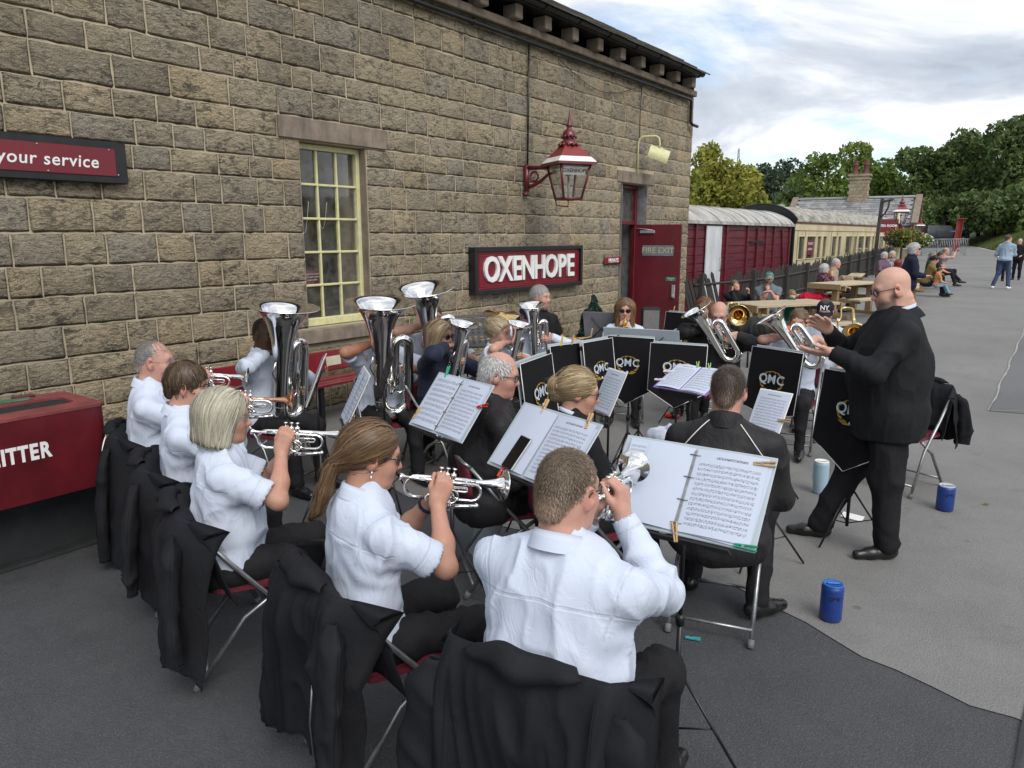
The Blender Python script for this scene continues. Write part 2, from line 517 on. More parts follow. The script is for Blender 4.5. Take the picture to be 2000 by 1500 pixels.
def m_glass(name, tint=(1, 1, 1), rough=.02, dirt=.12):
    t = NT(name)
    n = t.noise(t.coord('Object'), 6, 5, .65)
    t.set(color=tint, rough=t.math('MULTIPLY_ADD', n, .06, rough), trans=1.0, ior=1.45)
    # thin pane: part clear, part reflecting, faint dirt
    g = t.n.new('ShaderNodeBsdfGlossy'); g.inputs['Roughness'].default_value = .03
    tr = t.n.new('ShaderNodeBsdfTransparent'); tr.inputs['Color'].default_value = (*tint, 1)
    df = t.n.new('ShaderNodeBsdfDiffuse'); df.inputs['Color'].default_value = (.5, .5, .47, 1)
    fr = t.n.new('ShaderNodeFresnel'); fr.inputs['IOR'].default_value = 1.5
    m1 = t.n.new('ShaderNodeMixShader'); t.l.new(t.math('MULTIPLY', fr.outputs[0], .4, clamp=True), m1.inputs[0])
    t.l.new(tr.outputs[0], m1.inputs[1]); t.l.new(g.outputs[0], m1.inputs[2])
    m2 = t.n.new('ShaderNodeMixShader'); t.l.new(t.ramp(n, [(.35, 0.0), (.75, dirt)]), m2.inputs[0])
    t.l.new(m1.outputs[0], m2.inputs[1]); t.l.new(df.outputs[0], m2.inputs[2])
    t.l.new(m2.outputs[0], t.n['Material Output'].inputs['Surface'])
    return t.m
M_GLASS = m_glass('window_glass')
M_LENS = m_glass('spectacle_lens', (.95, .95, .95), dirt=.02)

def m_wood(name, c1, c2, scale=(1, 1, 1), rough=.75, bump=.3):
    t = NT(name); v = t.coord('Object', scale)
    g = t.noise(v, 9, 6, .65, 1.2); f = t.noise(v, 42, 4, .6)
    c = t.ramp(t.math('ADD', t.math('MULTIPLY', g, .7), t.math('MULTIPLY', f, .3)), [(.35, c1), (.65, c2)])
    c = t.mix(t.math('MULTIPLY', t.rand(), .3), c, tuple(x * .6 for x in c1))
    t.set(color=c, rough=rough, spec=.3); t.bump(f, bump, .004)
    return t.m
M_TIMBER = m_wood('weathered_pine', (.25, .165, .085), (.40, .285, .16), (1, 8, 8))
M_TIMBERTOP = m_wood('pale_table_top', (.38, .31, .21), (.52, .44, .31), (1, 8, 8))
M_FENCE = m_wood('dark_creosoted_paling', (.028, .026, .025), (.062, .057, .054), (8, 8, 1))
M_BENCHRED = simple('glossy_maroon_bench', (.18, .014, .02), .22, var=.12, scale=4, bump=.05, bscale=20, coat=.4)

# ---- people
def m_skin(name):
    t = NT(name); a = t.attr('Col'); v = t.coord('Object')
    n = t.noise(v, 34, 5, .68); n2 = t.noise(v, 160, 3, .6)
    c = t.mix(t.ramp(n, [(.40, 0.0), (.68, .45)]), a.outputs['Color'], t.mix(1.0, a.outputs['Color'], (1.0, .62, .55), 'MULTIPLY'))
    t.set(color=c, rough=.5, spec=.35, sss=.12)
    t.b.inputs['Subsurface Radius'].default_value = (.010, .004, .002)
    t.b.inputs['Subsurface Scale'].default_value = 1.0
    t.bump(n2, .25, .002)
    return t.m
M_SKIN = m_skin('skin')
def m_hair():
    t = NT('hair'); a = t.attr('Col')
    t.set(color=a.outputs['Color'], rough=.42, spec=.4)
    return t.m
M_HAIR = m_hair()
def m_cloth(name, c, rough=.85, var=.06, seam=True, weave=.12, sheen=.0, fold=.0):
    t = NT(name); v = t.coord('Object')
    n = t.noise(v, 5, 4, .6)
    colr = t.ramp(n, [(.3, tuple(x * (1 - var) for x in c)), (.7, tuple(min(1, x * (1 + var)) for x in c))])
    wv = t.noise(v, 420, 2)
    hgt = t.math('MULTIPLY', wv, weave)
    if fold:
        cr = t.noise(t.coord('Object', (1, 1, .55)), 13, 4, .55, 1.3)
        hgt = t.math('ADD', hgt, t.math('MULTIPLY', t.ramp(t.math('ABSOLUTE', t.math('SUBTRACT', cr, .5)), [(0, 1.0), (.16, 0.0)], 'EASE'), fold))
    if seam:
        s_ = t.attr('seam').outputs['Fac']
        groove = t.ramp(t.math('DIVIDE', s_, .02), [(0, 0.0), (.16, .1), (.34, 1.0), (.6, .8), (1, .8)])
        hgt = t.math('ADD', hgt, t.math('MULTIPLY', groove, .45))
        colr = t.mix(t.ramp(t.math('DIVIDE', s_, .02), [(.04, .32), (.2, 0.0)]), colr, tuple(x * .45 for x in c))
    t.set(color=colr, rough=rough, spec=.2)
    if sheen: t.set(sheen=sheen)
    t.bump(hgt, .55, .006)
    return t.m
M_SHIRT = m_cloth('white_shirt_cotton', (.54, .595, .71), .75, .03, fold=.32)
M_SHIRTPLAIN = m_cloth('white_shirt_cotton_plain', (.54, .595, .71), .75, .03, seam=False, fold=.32)
M_COLLAR = m_cloth('white_collar_cotton', (.54, .595, .71), .75, .03, seam=False)
M_BLACKCLOTH = m_cloth('black_wool_suiting', (.013, .0135, .016), .78, .25, seam=False, fold=.35)
M_BLACKTROUSER = m_cloth('black_trouser_cloth', (.013, .013, .015), .8, .25, seam=False, fold=.4)
M_TRACK = m_cloth('black_track_jacket', (.020, .019, .021), .55, .2, seam=False, fold=.45)
M_FLEECE = m_cloth('black_fleece', (.0115, .012, .015), .74, .2, seam=False, weave=.4, fold=.28)
M_NAVY = m_cloth('navy_jacket', (.017, .021, .045), .7, .2, seam=False, sheen=.05, fold=.35)
def cloth(name, c, rough=.85): 
    if name not in MATS: MATS[name] = m_cloth(name, c, rough, .12, seam=False, fold=.3)
    return MATS[name]
def m_pattern(name, a, b, scale, thr=.5):
    t = NT(name); v = t.coord('Object'); n = t.noise(v, scale, 3, .6, .6)
    t.set(color=t.ramp(n, [(thr - .03, a), (thr + .03, b)]), rough=.85); return t.m
M_SHOE = simple('black_polished_leather', (.012, .011, .011), .28, var=.25, scale=20, bump=.1, bscale=60)

# ---- printed music: staves, note heads and a title on a paper page (UV 0..1 over the page)
def m_sheet(name, rows=11, title=True, seed=0, inkamt=1.0, paper=(.50, .55, .66)):
    t = NT(name); uv = t.coord('UV')
    sp = t.n.new('ShaderNodeSeparateXYZ'); t.l.new(uv, sp.inputs[0])
    x, y = sp.outputs[0], sp.outputs[1]
    top = .84 if title else .93
    ry = t.math('MULTIPLY', t.math('SUBTRACT', top, y), rows / (top - .07))
    fr = t.math('FRACT', ry)
    inrow = t.math('MULTIPLY', t.math('GREATER_THAN', y, .07), t.math('LESS_THAN', y, top))
    inx = t.math('MULTIPLY', t.math('GREATER_THAN', x, .07), t.math('LESS_THAN', x, .93))
    band = t.math('MULTIPLY', t.math('GREATER_THAN', fr, .22), t.math('LESS_THAN', fr, .66))
    lines = t.math('LESS_THAN', t.math('FRACT', t.math('MULTIPLY', t.math('SUBTRACT', fr, .22), 11.0)), .30)
    # notes: noise along each row
    cv = t.n.new('ShaderNodeCombineXYZ')
    t.l.new(t.math('MULTIPLY', x, 46.0), cv.inputs[0]); t.l.new(t.math('MULTIPLY', fr, 5.0), cv.inputs[1])
    t.l.new(t.math('ADD', t.math('FLOOR', ry), seed * 17.0), cv.inputs[2])
    nn = t.noise(cv.outputs[0], 1.0, 2, .6)
    nband = t.math('MULTIPLY', t.math('GREATER_THAN', fr, .14), t.math('LESS_THAN', fr, .78))
    notes = t.math('MULTIPLY', t.math('GREATER_THAN', nn, .55), nband)
    ink = t.math('MULTIPLY', t.math('MAXIMUM', t.math('MULTIPLY', t.math('MULTIPLY', lines, band), .62), notes), t.math('MULTIPLY', inrow, inx))
    if title:
        tb = t.math('MULTIPLY', t.math('GREATER_THAN', y, .895), t.math('LESS_THAN', y, .925))
        tx = t.math('MULTIPLY', t.math('GREATER_THAN', x, .3), t.math('LESS_THAN', x, .74))
        cv2 = t.n.new('ShaderNodeCombineXYZ'); t.l.new(t.math('MULTIPLY', x, 70.0), cv2.inputs[0]); t.l.new(t.math('MULTIPLY', y, 60.0), cv2.inputs[1])
        tn = t.math('GREATER_THAN', t.noise(cv2.outputs[0], 1.0, 1), .46)
        ink = t.math('MAXIMUM', ink, t.math('MULTIPLY', t.math('MULTIPLY', tb, tx), tn))
    c = t.mix(t.math('MULTIPLY', ink, .72 * inkamt), paper, (.02, .02, .03))
    t.set(color=c, rough=.6, spec=.3)
    t.bump(t.noise(t.coord('Object'), 9, 3), .25, .006)
    return t.m
M_SHEETS = [m_sheet('printed_music_page', 11, True, 1), m_sheet('printed_music_close', 13, True, 2), m_sheet('printed_music_plain', 9, False, 3)]
M_PAPER = simple('blank_paper', (.50, .55, .66), .6, var=.02, scale=3)

# ---- leaves and grass
def m_leaf(name, c1, c2, c3):
    t = NT(name); w = t.worldpos()
    n = t.noise(w, .35, 4, .6); n2 = t.noise(w, 3.0, 3)
    c = t.ramp(t.math('ADD', t.math('MULTIPLY', n, .6), t.math('MULTIPLY', n2, .4)), [(.32, c1), (.5, c2), (.68, c3)])
    t.set(color=c, rough=.65, spec=.2)
    tl = t.n.new('ShaderNodeBsdfTranslucent'); t.l.new(c, tl.inputs['Color'])
    mx = t.n.new('ShaderNodeMixShader'); mx.inputs[0].default_value = .25
    t.l.new(t.b.outputs[0], mx.inputs[1]); t.l.new(tl.outputs[0], mx.inputs[2])
    t.l.new(mx.outputs[0], t.n['Material Output'].inputs['Surface'])
    return t.m
M_LEAFYEL = m_leaf('yellow_green_leaf', (.13, .15, .025), (.24, .25, .045), (.36, .34, .07))
M_LEAFMID = m_leaf('mid_green_leaf', (.07, .12, .022), (.13, .19, .04), (.21, .26, .06))
M_LEAFDARK = m_leaf('dark_green_leaf', (.06, .10, .04), (.115, .165, .058), (.18, .235, .08))
M_LEAFBLUE = m_leaf('blue_green_leaf', (.035, .062, .04), (.06, .095, .058), (.09, .125, .07))
M_CONIFER = m_leaf('blue_conifer_leaf', (.012, .04, .028), (.025, .065, .045), (.05, .10, .065))
M_GRASS = m_leaf('rough_grass', (.07, .09, .025), (.11, .14, .035), (.19, .18, .07))
M_BARK = simple('bark', (.06, .05, .04), .9, var=.3, scale=10, bump=.6, bscale=30)
# ------------------------------------------------------------------ ground
def sheet(name, poly_fn_grid, mat_, kind='structure', parent=None):
    V, Fq = poly_fn_grid
    o = np_mesh(name, V, F4=Fq, mats=mat_, smooth=True, parent=parent)
    if kind: o['kind'] = kind
    return o
def grid_xy(xs, ys, zf):
    nx, ny = len(xs), len(ys)
    V = np.array([(x, y, zf(x, y)) for y in ys for x in xs])
    Fq = np.array([(j * nx + i, j * nx + i + 1, (j + 1) * nx + i + 1, (j + 1) * nx + i) for j in range(ny - 1) for i in range(nx - 1)])
    return V, Fq
def gz(x, y):
    z = ground_z(min(y, 80)) - .012
    if x > 2.2: z -= .95 * min(1, (x - 2.2) / .05)
    return z
m = NT('rough_ground'); w_ = m.worldpos(); m.set(color=m.ramp(m.noise(w_, .4, 6, .65), [(.35, (.06, .065, .03)), (.65, (.10, .11, .04))]), rough=.95); M_EARTH = m.m
sheet('ground', grid_xy([-900, -400, -120, -60, -30, -14, 2.2, 2.26, 6, 20, 60, 200, 900], [-200, -60, -20, -8, 0, 9, 20, 40, 60, 80, 120, 250, 700, 1500],
      lambda x, y: gz(x, y) - .05 - (.9 if (x < -9.5 and 14 < y) else 0)), M_EARTH)
# worn light platform surface, a ragged-edged sheet
edge_pts = [(-6.72, 4.6), (-4.4, 3.9), (-2.6, 3.75), (-1.32, 3.83), (-.6, 3.60), (-.1, 3.44), (2.15, 2.9)]
def edge_y(x):
    for (a, b), (c, d) in zip(edge_pts[:-1], edge_pts[1:]):
        if a <= x <= c: return b + (d - b) * (x - a) / (c - a)
    return edge_pts[0][1]
def platform_right(y):
    return float(np.interp(y, [0, 30, 45, 58, 80, 110], [2.15, 2.0, .6, -2.2, -6.5, -14]))
def platform_left(y):
    return float(np.interp(y, [0, 15.4, 15.5, 60, 110], [-6.72, -6.72, -7.2, -8.4, -20]))
xs_t = np.linspace(0, 1, 60)
rows = []
ys = np.concatenate([[0], np.linspace(.4, 8, 14), np.linspace(9, 20, 8), np.linspace(24, 110, 24)])
V = []
for j, yy in enumerate(ys):
    for tx in xs_t:
        if j == 0:
            x = -6.72 + tx * 8.87
            y = edge_y(x) + .07 * (random.random() - .5) + .05 * math.sin(x * 4)
        else:
            y0 = edge_y(-6.72 + tx * 8.87)
            y = y0 + (yy - 0) * (1 if yy > 9 else 1)
            x = platform_left(y) + tx * (platform_right(y) - platform_left(y))
        V.append((x, y, ground_z(y) + .001))
nx = len(xs_t)
Fq = [(j * nx + i, j * nx + i + 1, (j + 1) * nx + i + 1, (j + 1) * nx + i) for j in range(len(ys) - 1) for i in range(nx - 1)]
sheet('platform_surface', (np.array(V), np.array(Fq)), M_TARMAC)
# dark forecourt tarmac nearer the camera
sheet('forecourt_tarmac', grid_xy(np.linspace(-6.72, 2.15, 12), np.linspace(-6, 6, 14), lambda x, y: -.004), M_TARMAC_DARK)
# the newer strip of tarmac along the right, with a ragged joint
V, Fq = [], []
ys2 = np.linspace(9.72, 46, 70)
for y in ys2:
    x0 = -.49 + .012 * math.sin(y * 3.1) + .015 * (random.random() - .5)
    for tx in (0, .5, 1): V.append((x0 + tx * (platform_right(y) - x0 - .35), y if tx < .01 else y + .35 * tx * max(0, 1 - (y - 9.72)), ground_z(y) + .006))
for j in range(len(ys2) - 1):
    for i in range(2): Fq.append((j * 3 + i, j * 3 + i + 1, j * 3 + i + 4, j * 3 + i + 3))
sheet('tarmac_strip', (np.array(V), np.array(Fq)), M_TARMAC_NEW)
# pale ragged joint line beside the strip
def ribbon(name, pts, wid, z, mat_, jit=.006):
    V, Fq = [], []
    for i, (x, y) in enumerate(pts):
        a = pts[max(0, i - 1)]; b = pts[min(len(pts) - 1, i + 1)]
        dx, dy = b[0] - a[0], b[1] - a[1]; L = math.hypot(dx, dy)
        nx_, ny_ = -dy / L, dx / L
        w1 = wid * (.5 + random.random()) / 2; j_ = jit * (random.random() - .5)
        V += [(x + nx_ * (w1 + j_), y + ny_ * (w1 + j_), ground_z(y) + z), (x - nx_ * (w1 - j_), y - ny_ * (w1 - j_), ground_z(y) + z)]
    for i in range(len(pts) - 1): Fq.append((2 * i, 2 * i + 1, 2 * i + 3, 2 * i + 2))
    return sheet(name, (np.array(V), np.array(Fq)), mat_)
M_JOINT = simple('pale_joint_mortar', (.33, .32, .30), .9, var=.2, scale=5)
ribbon('joint_line', [(-.50 + .012 * math.sin(y * 3.1), y) for y in np.linspace(9.72, 40, 120)], .02, .010, M_JOINT)
ribbon('joint_line', [(-.48 + (t * 1.6), 9.72 + .0 + t * .9) for t in np.linspace(0, 1, 20)], .012, .011, M_JOINT)
ribbon('joint_line', [(.10 - .055 * (3.6 - y) * (y < 3.6), y) for y in np.linspace(1.5, 9.6, 60)], .02, .008, simple('dark_joint', (.035, .035, .036), .9))
ribbon('platform_edge_line', [(platform_right(y) - .12, y) for y in np.linspace(10, 100, 60)], .14, .010, simple('white_edge_paint', (.62, .62, .6), .7, var=.15, scale=3), 0)

# grassy bank beyond the platform edge
def bank_z(x, y):
    x = np.asarray(x, float); y = np.asarray(y, float)
    e = np.interp(y, [0, 30, 45, 58, 80, 110], [2.15, 2.0, .6, -2.2, -6.5, -14]) + .4
    d = np.maximum(0, x - e)
    s_ = np.clip((y - 38) / 14, 0, 1)
    return -.08 + np.maximum(0, y - 9) * .0125 + s_ * (3.1 * (1 - np.exp(-d / 4.2))) + (fbm(np.stack([x * .35, y * .35, 0 * x], 1), 3) - .45) * .5 * s_
V, Fq = [], []
by = np.linspace(36, 130, 46); bt = np.linspace(0, 1, 22) ** 1.6
for y in by:
    for t_ in bt:
        x = platform_right(y) + .25 + t_ * 60
        V.append((x, y, 0))
V = np.array(V, float); V[:, 2] = bank_z(V[:, 0], V[:, 1])
for j in range(len(by) - 1):
    for i in range(len(bt) - 1):
        a = j * len(bt) + i; Fq.append((a, a + 1, a + len(bt) + 1, a + len(bt)))
sheet('grass_bank', (np.array(V), np.array(Fq)), M_GRASS)
# grass blades tufts on the bank (nobody could count them)
n = 9000
gy = rng.uniform(40, 76, n); gx = np.array([platform_right(y) for y in gy]) + .3 + rng.uniform(0, 1, n) ** 1.5 * 9
gzv = bank_z(gx, gy)
ang = rng.uniform(0, 6.28, n); hh = rng.uniform(.10, .34, n); ww = rng.uniform(.03, .09, n)
P0 = np.stack([gx, gy, gzv - .03], 1); dxy = np.stack([np.cos(ang), np.sin(ang), 0 * ang], 1) * ww[:, None]
tip = P0 + np.stack([rng.normal(0, .06, n), rng.normal(0, .06, n), hh], 1)
V = np.stack([P0 - dxy, P0 + dxy, tip], 1).reshape(-1, 3)
o = np_mesh('bank_grass', V, F3=np.arange(n * 3).reshape(-1, 3), mats=M_GRASS, smooth=False)
tag(o, 'rough green grass covering the bank beside the platform edge', 'grass', kind='stuff')

# far hill
V, Fq = [], []
hx = np.linspace(-700, 700, 60); hy = [170, 260, 380, 520, 800]
hp = [(-2), 12, 24, 33, 30]
for j, y in enumerate(hy):
    for x in hx:
        V.append((x, y + 30 * math.sin(x * .006), hp[j] + (fbm(np.array([[x * .008, y * .008, 1]]), 5)[0] - .45) * 22 + .012 * x * (j > 0)))
for j in range(len(hy) - 1):
    for i in range(len(hx) - 1):
        a = j * len(hx) + i; Fq.append((a, a + 1, a + len(hx) + 1, a + len(hx)))
m = NT('far_moor_pasture'); w_ = m.worldpos(); m.set(color=m.ramp(m.noise(w_, .012, 6, .65), [(.35, (.075, .085, .045)), (.6, (.14, .13, .07)), (.7, (.10, .13, .05))]), rough=1.0); M_HILL = m.m
sheet('hill', (np.array(V), np.array(Fq)), M_HILL)

# ------------------------------------------------------------------ station building
WX = -6.70
LEVELS = [0, .24, .47, .70, .93, 1.2, 1.45, 1.7, 1.97, 2.25, 2.52, 2.73, 2.945, 3.18, 3.455, 3.675, 3.96, 4.24, 4.53, 4.79]
Y0, Y1 = -1.2, 15.5
bld = empty('station_building', (WX, 8, 0), 0, 'long coursed gritstone station building with corbelled eaves on the left', 'building')
def bpart(mb, name, mats):
    o = mb.build(name, mats, bld); o.location = (-WX, -8, 0); return o
# wall core (mortar shows in the joints); openings left free
WIN = (5.25, 6.20, .93, 2.94); DOOR = (12.41, 13.43, 0, 2.90)
mb = MB()
def wall_box(y0, y1, z0, z1): mb.box((WX - .26, (y0 + y1) / 2, (z0 + z1) / 2), (.52, y1 - y0, z1 - z0))
wall_box(Y0, WIN[0], 0, 5.15); wall_box(WIN[1], DOOR[0], 0, 5.15); wall_box(DOOR[1], Y1 - .01, 0, 5.15)
wall_box(WIN[0], WIN[1], 0, WIN[2]); wall_box(WIN[0], WIN[1], WIN[3], 5.15); wall_box(DOOR[0], DOOR[1], DOOR[3], 5.15)
bpart(mb, 'wall', M_MORTAR)
# rock-faced block meshes, unit sized (x depth out of the wall 0..1 of its own, y/z -.5...5)
def stone_mesh(seed):
    r_ = np.random.default_rng(seed)
    ny, nz = 6, 4
    V, Fs = [], []
    for j in range(nz + 1):
        for i in range(ny + 1):
            y = (0, .045, .3, .5, .7, .955, 1)[i] - .5; z = (0, .085, .5, .915, 1)[j] - .5
            e = min(i, ny - i, j, nz - j)
            d = 0.0035 if e == 0 else (.012 + r_.uniform(-.005, .006) if e == 1 else .014 + r_.uniform(-.008, .009))
            if e == 0:
                y += r_.uniform(-.012, .012); z += r_.uniform(-.03, .03)
            V.append((d, y, z))
    for j in range(nz):
        for i in range(ny):
            a = j * (ny + 1) + i
            Fs.append((a, a + 1, a + ny + 2, a + ny + 1))
    ring = [i for i in range(ny)] + [ny + j * (ny + 1) for j in range(nz)] + [(nz) * (ny + 1) + ny - i for i in range(ny)] + [(nz - j) * (ny + 1) for j in range(nz)]
    b = len(V)
    for k in ring: V.append((-.02, V[k][1] * .995, V[k][2] * .995))
    L = len(ring)
    for k in range(L):
        Fs.append((ring[(k + 1) % L], ring[k], b + k, b + (k + 1) % L))
    return V, Fs
STONES = []
for k in range(14):
    V, Fs = stone_mesh(100 + k)
    me = bpy.data.meshes.new('stone'); me.from_pydata(V, [], Fs); me.update(); me.shade_smooth(); me.materials.append(M_STONE)
    STONES.append((me, V, Fs))
blocks = []
r_ = random.Random(11)
LINT_W = (4.98, 6.52, 2.945, 3.18); LINT_D = (12.24, 13.73, 2.90, 3.12); SILL = (5.05, 6.42, .76, .93)
for c in range(len(LEVELS) - 1):
    z0, z1 = LEVELS[c], LEVELS[c + 1]
    zm = (z0 + z1) / 2
    cuts = [(Y0, Y1)]
    def cut(a, b):
        global cuts
        out = []
        for s0, s1 in cuts:
            if b <= s0 or a >= s1: out.append((s0, s1)); continue
            if a > s0: out.append((s0, a))
            if b < s1: out.append((b, s1))
        cuts = out
    if WIN[2] - .02 < zm < WIN[3]: cut(WIN[0], WIN[1])
    if LINT_W[2] < zm < LINT_W[3]: cut(LINT_W[0], LINT_W[1])
    if zm < DOOR[3]: cut(DOOR[0], DOOR[1])
    if LINT_D[2] < zm + .03 < LINT_D[3]: cut(LINT_D[0], LINT_D[1])
    if c == 3: cut(SILL[0], SILL[1])
    for s0, s1 in cuts:
        y = s0
        while y < s1 - .01:
            L = r_.choice([.26, .32, .36, .40, .44, .5, .58]) * r_.uniform(.92, 1.1)
            if s1 == Y1 and s1 - y < .75: L = .34 if c % 2 else .52
            if s1 - (y + L) < .17: L = s1 - y
            blocks.append((y, y + L, z0, z1)); y += L
random.Random(3).shuffle(blocks)
def blk_px(b):
    ym, zm = (b[0] + b[1]) / 2, (b[2] + b[3]) / 2
    d = math.sqrt(WX ** 2 + ym ** 2 + (zm - 1.95) ** 2)
    vis = 1 if ym > 2.15 else .05
    return vis * (b[1] - b[0]) * (b[3] - b[2]) / d ** 2 * abs(WX) / d
blocks.sort(key=blk_px, reverse=True)
sv, sf = [], []
rest = MB()
for i, (a, b, z0, z1) in enumerate(blocks):
    me, V, Fs = STONES[r_.randrange(14)]
    g = .0075
    dy, dz = b - a - 2 * g, z1 - z0 - 2 * g
    loc = (WX, (a + b) / 2, (z0 + z1) / 2)
    fl = 1 if r_.random() < .5 else -1
    if i < 296:
        o = bpy.data.objects.new('stone', me); COL.objects.link(o); o.parent = bld
        o.location = (loc[0] - WX, loc[1] - 8, loc[2]); o.scale = (r_.uniform(.75, 1.15), dy, dz)
    else:
        rest.add([(loc[0] + p[0], loc[1] + p[1] * dy, loc[2] + p[2] * dz) for p in V], Fs, 0, True)
# stones too far to pick apart singly: their tone varies per block through the material's noise
m = m_stone('gritstone_far')
o = bpart(rest, 'stones', m); o['kind'] = 'stuff'
# per-block tone for the joined blocks
for mat_ in (m,):
    nt = mat_.node_tree
    oi = [n for n in nt.nodes if n.type == 'OBJECT_INFO'][0]
    at_ = nt.nodes.new('ShaderNodeAttribute'); at_.attribute_name = 'tone'
    for l in list(nt.links):
        if l.from_node == oi: nt.links.new(at_.outputs['Fac'], l.to_socket)
nb = len(blocks) - 296; per = len(STONES[0][1])
a_ = o.data.attributes.new('tone', 'FLOAT', 'POINT')
a_.data.foreach_set('value', np.repeat(rng.uniform(0, 1, nb), per).astype(np.float32))

# dressed stone lintels and sill
def dressed(y0, y1, z0, z1, out, name):
    q = MB(); q.box((WX - .1 + out / 2, (y0 + y1) / 2, (z0 + z1) / 2), (.2 + out, y1 - y0 - .014, z1 - z0 - .014), bevel=.008); bpart(q, name, M_DRESSED)
dressed(*LINT_W, .032, 'lintel'); dressed(*LINT_D, .032, 'lintel')
dressed(*SILL, .075, 'sill')
M_REVEAL = simple('grey_whitewashed_reveal', (.20, .20, .205), .9, var=.3, scale=5, bump=.6, bscale=18, bdist=.02)
q = MB()
q.box((WX - .14, WIN[0] + .004, 1.93), (.26, .012, 2.0)); q.box((WX - .14, WIN[1] - .004, 1.93), (.26, .012, 2.0))
bpart(q, 'window_reveal', M_DRESSED)
q = MB(); q.box((WX - .22, DOOR[1] - .004, 1.44), (.5, .014, 2.88)); q.box((WX - .22, DOOR[0] + .004, 1.44), (.5, .014, 2.88))
bpart(q, 'door_reveal', M_REVEAL)

# window: pale yellow glazing bars, 3 by 5 panes, a dim room behind
wx = WX - .15
f = MB(); fw = .055
y0, y1, z0, z1 = WIN
f.box((wx, y0 + fw / 2, (z0 + z1) / 2), (.07, fw, z1 - z0 - .01), bevel=.006); f.box((wx, y1 - fw / 2, (z0 + z1) / 2), (.07, fw, z1 - z0 - .01), bevel=.006)
f.box((wx + .002, (y0 + y1) / 2, z1 - .035), (.07, y1 - y0 - .02, .06), bevel=.006); f.box((wx + .006, (y0 + y1) / 2, z0 + .05), (.085, y1 - y0 - .02, .09), bevel=.008)
frame = bpart(f, 'window_frame', M_CREAMY)
iy0, iy1, iz0, iz1 = y0 + fw, y1 - fw, z0 + .095, z1 - .065
for k in (1, 2):
    q = MB(); yy = iy0 + (iy1 - iy0) * k / 3; q.box((wx - .004, yy, (iz0 + iz1) / 2), (.04, .026, iz1 - iz0), bevel=.005); bpart(q, 'glazing_bar', M_CREAMY)
for k in range(1, 5):
    q = MB(); z_ = iz0 + (iz1 - iz0) * k / 5; q.box((wx - .001, (iy0 + iy1) / 2, z_), (.042, iy1 - iy0, .026), bevel=.005); bpart(q, 'glazing_bar', M_CREAMY)
for i in range(3):
    for k in range(5):
        q = MB()
        a, b = iy0 + (iy1 - iy0) * i / 3, iy0 + (iy1 - iy0) * (i + 1) / 3
        c, d = iz0 + (iz1 - iz0) * k / 5, iz0 + (iz1 - iz0) * (k + 1) / 5
        q.box((wx - .012, (a + b) / 2, (c + d) / 2), (.003, b - a - .006, d - c - .006), Euler((random.uniform(-.004, .004), 0, random.uniform(-.012, .012))))
        bpart(q, 'pane', M_GLASS)
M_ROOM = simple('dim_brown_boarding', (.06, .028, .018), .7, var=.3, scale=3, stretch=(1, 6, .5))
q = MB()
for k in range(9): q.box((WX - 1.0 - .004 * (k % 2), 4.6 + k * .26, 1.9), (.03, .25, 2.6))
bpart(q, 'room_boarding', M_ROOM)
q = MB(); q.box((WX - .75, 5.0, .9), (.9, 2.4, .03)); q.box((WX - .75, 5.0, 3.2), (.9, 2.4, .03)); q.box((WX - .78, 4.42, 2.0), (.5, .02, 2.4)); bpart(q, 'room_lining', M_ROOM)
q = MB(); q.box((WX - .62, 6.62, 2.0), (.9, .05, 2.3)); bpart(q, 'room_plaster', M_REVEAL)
q = MB(); q.box((wx - .045, iy0 + .18, iz0 + .46), (.006, .30, .16)); card = bpart(q, 'notice_card', simple('maroon_card', (.10, .008, .02), .6))
for k, tx in enumerate(('Parking for the customers', 'and the staff members', 'enquire within')):
    lettering(tx, .024, .0005, M_WHITE, card, (wx - .0405, iy0 + .18, iz0 + .495 - k * .033), (R(90), 0, R(90)))
q = MB()
for yb, sag in ((iy0 + .12, .35), (iy0 + .38, .3)):
    q.tube([(wx - .06, yb + .16 * (t - .5), iz1 - .55 - sag * math.sin(math.pi * t)) for t in np.linspace(0, 1, 12)], .003, 5)
bpart(q, 'blind_cord', M_WHITE)

# doorway: frame, fanlight and the fire door swung open against the wall
q = MB(); dx = WX - .22
q.box((dx, DOOR[0] + .04, 1.44), (.1, .07, 2.86), bevel=.006); q.box((dx, DOOR[1] - .045, 1.44), (.1, .07, 2.86), bevel=.006)
q.box((dx + .004, 12.92, 2.19), (.1, .9, .07), bevel=.006); q.box((dx + .003, 12.92, 2.855), (.1, .9, .06), bevel=.006)
bpart(q, 'door_frame', M_MAROON_DOOR)
q = MB(); q.box((dx - .01, 12.92, 2.52), (.004, .86, .6)); bpart(q, 'fanlight_pane', M_GLASS)
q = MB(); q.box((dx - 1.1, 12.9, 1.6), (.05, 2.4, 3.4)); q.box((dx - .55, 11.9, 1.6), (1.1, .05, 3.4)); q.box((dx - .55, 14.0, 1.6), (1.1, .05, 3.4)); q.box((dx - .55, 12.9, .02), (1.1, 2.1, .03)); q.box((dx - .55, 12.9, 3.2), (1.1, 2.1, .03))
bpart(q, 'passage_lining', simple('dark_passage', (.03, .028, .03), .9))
q = MB(); q.box((WX - .195, 12.62, 2.42), (.004, .13, .28)); nt_ = bpart(q, 'window_notice', M_WHITE)
q = MB()
q.box((WX - .191, 12.62, 2.46), (.003, .07, .10)); q.box((WX - .191, 12.62, 2.34), (.003, .09, .012))
o = bpart(q, 'notice_print', M_SIGNRED); 

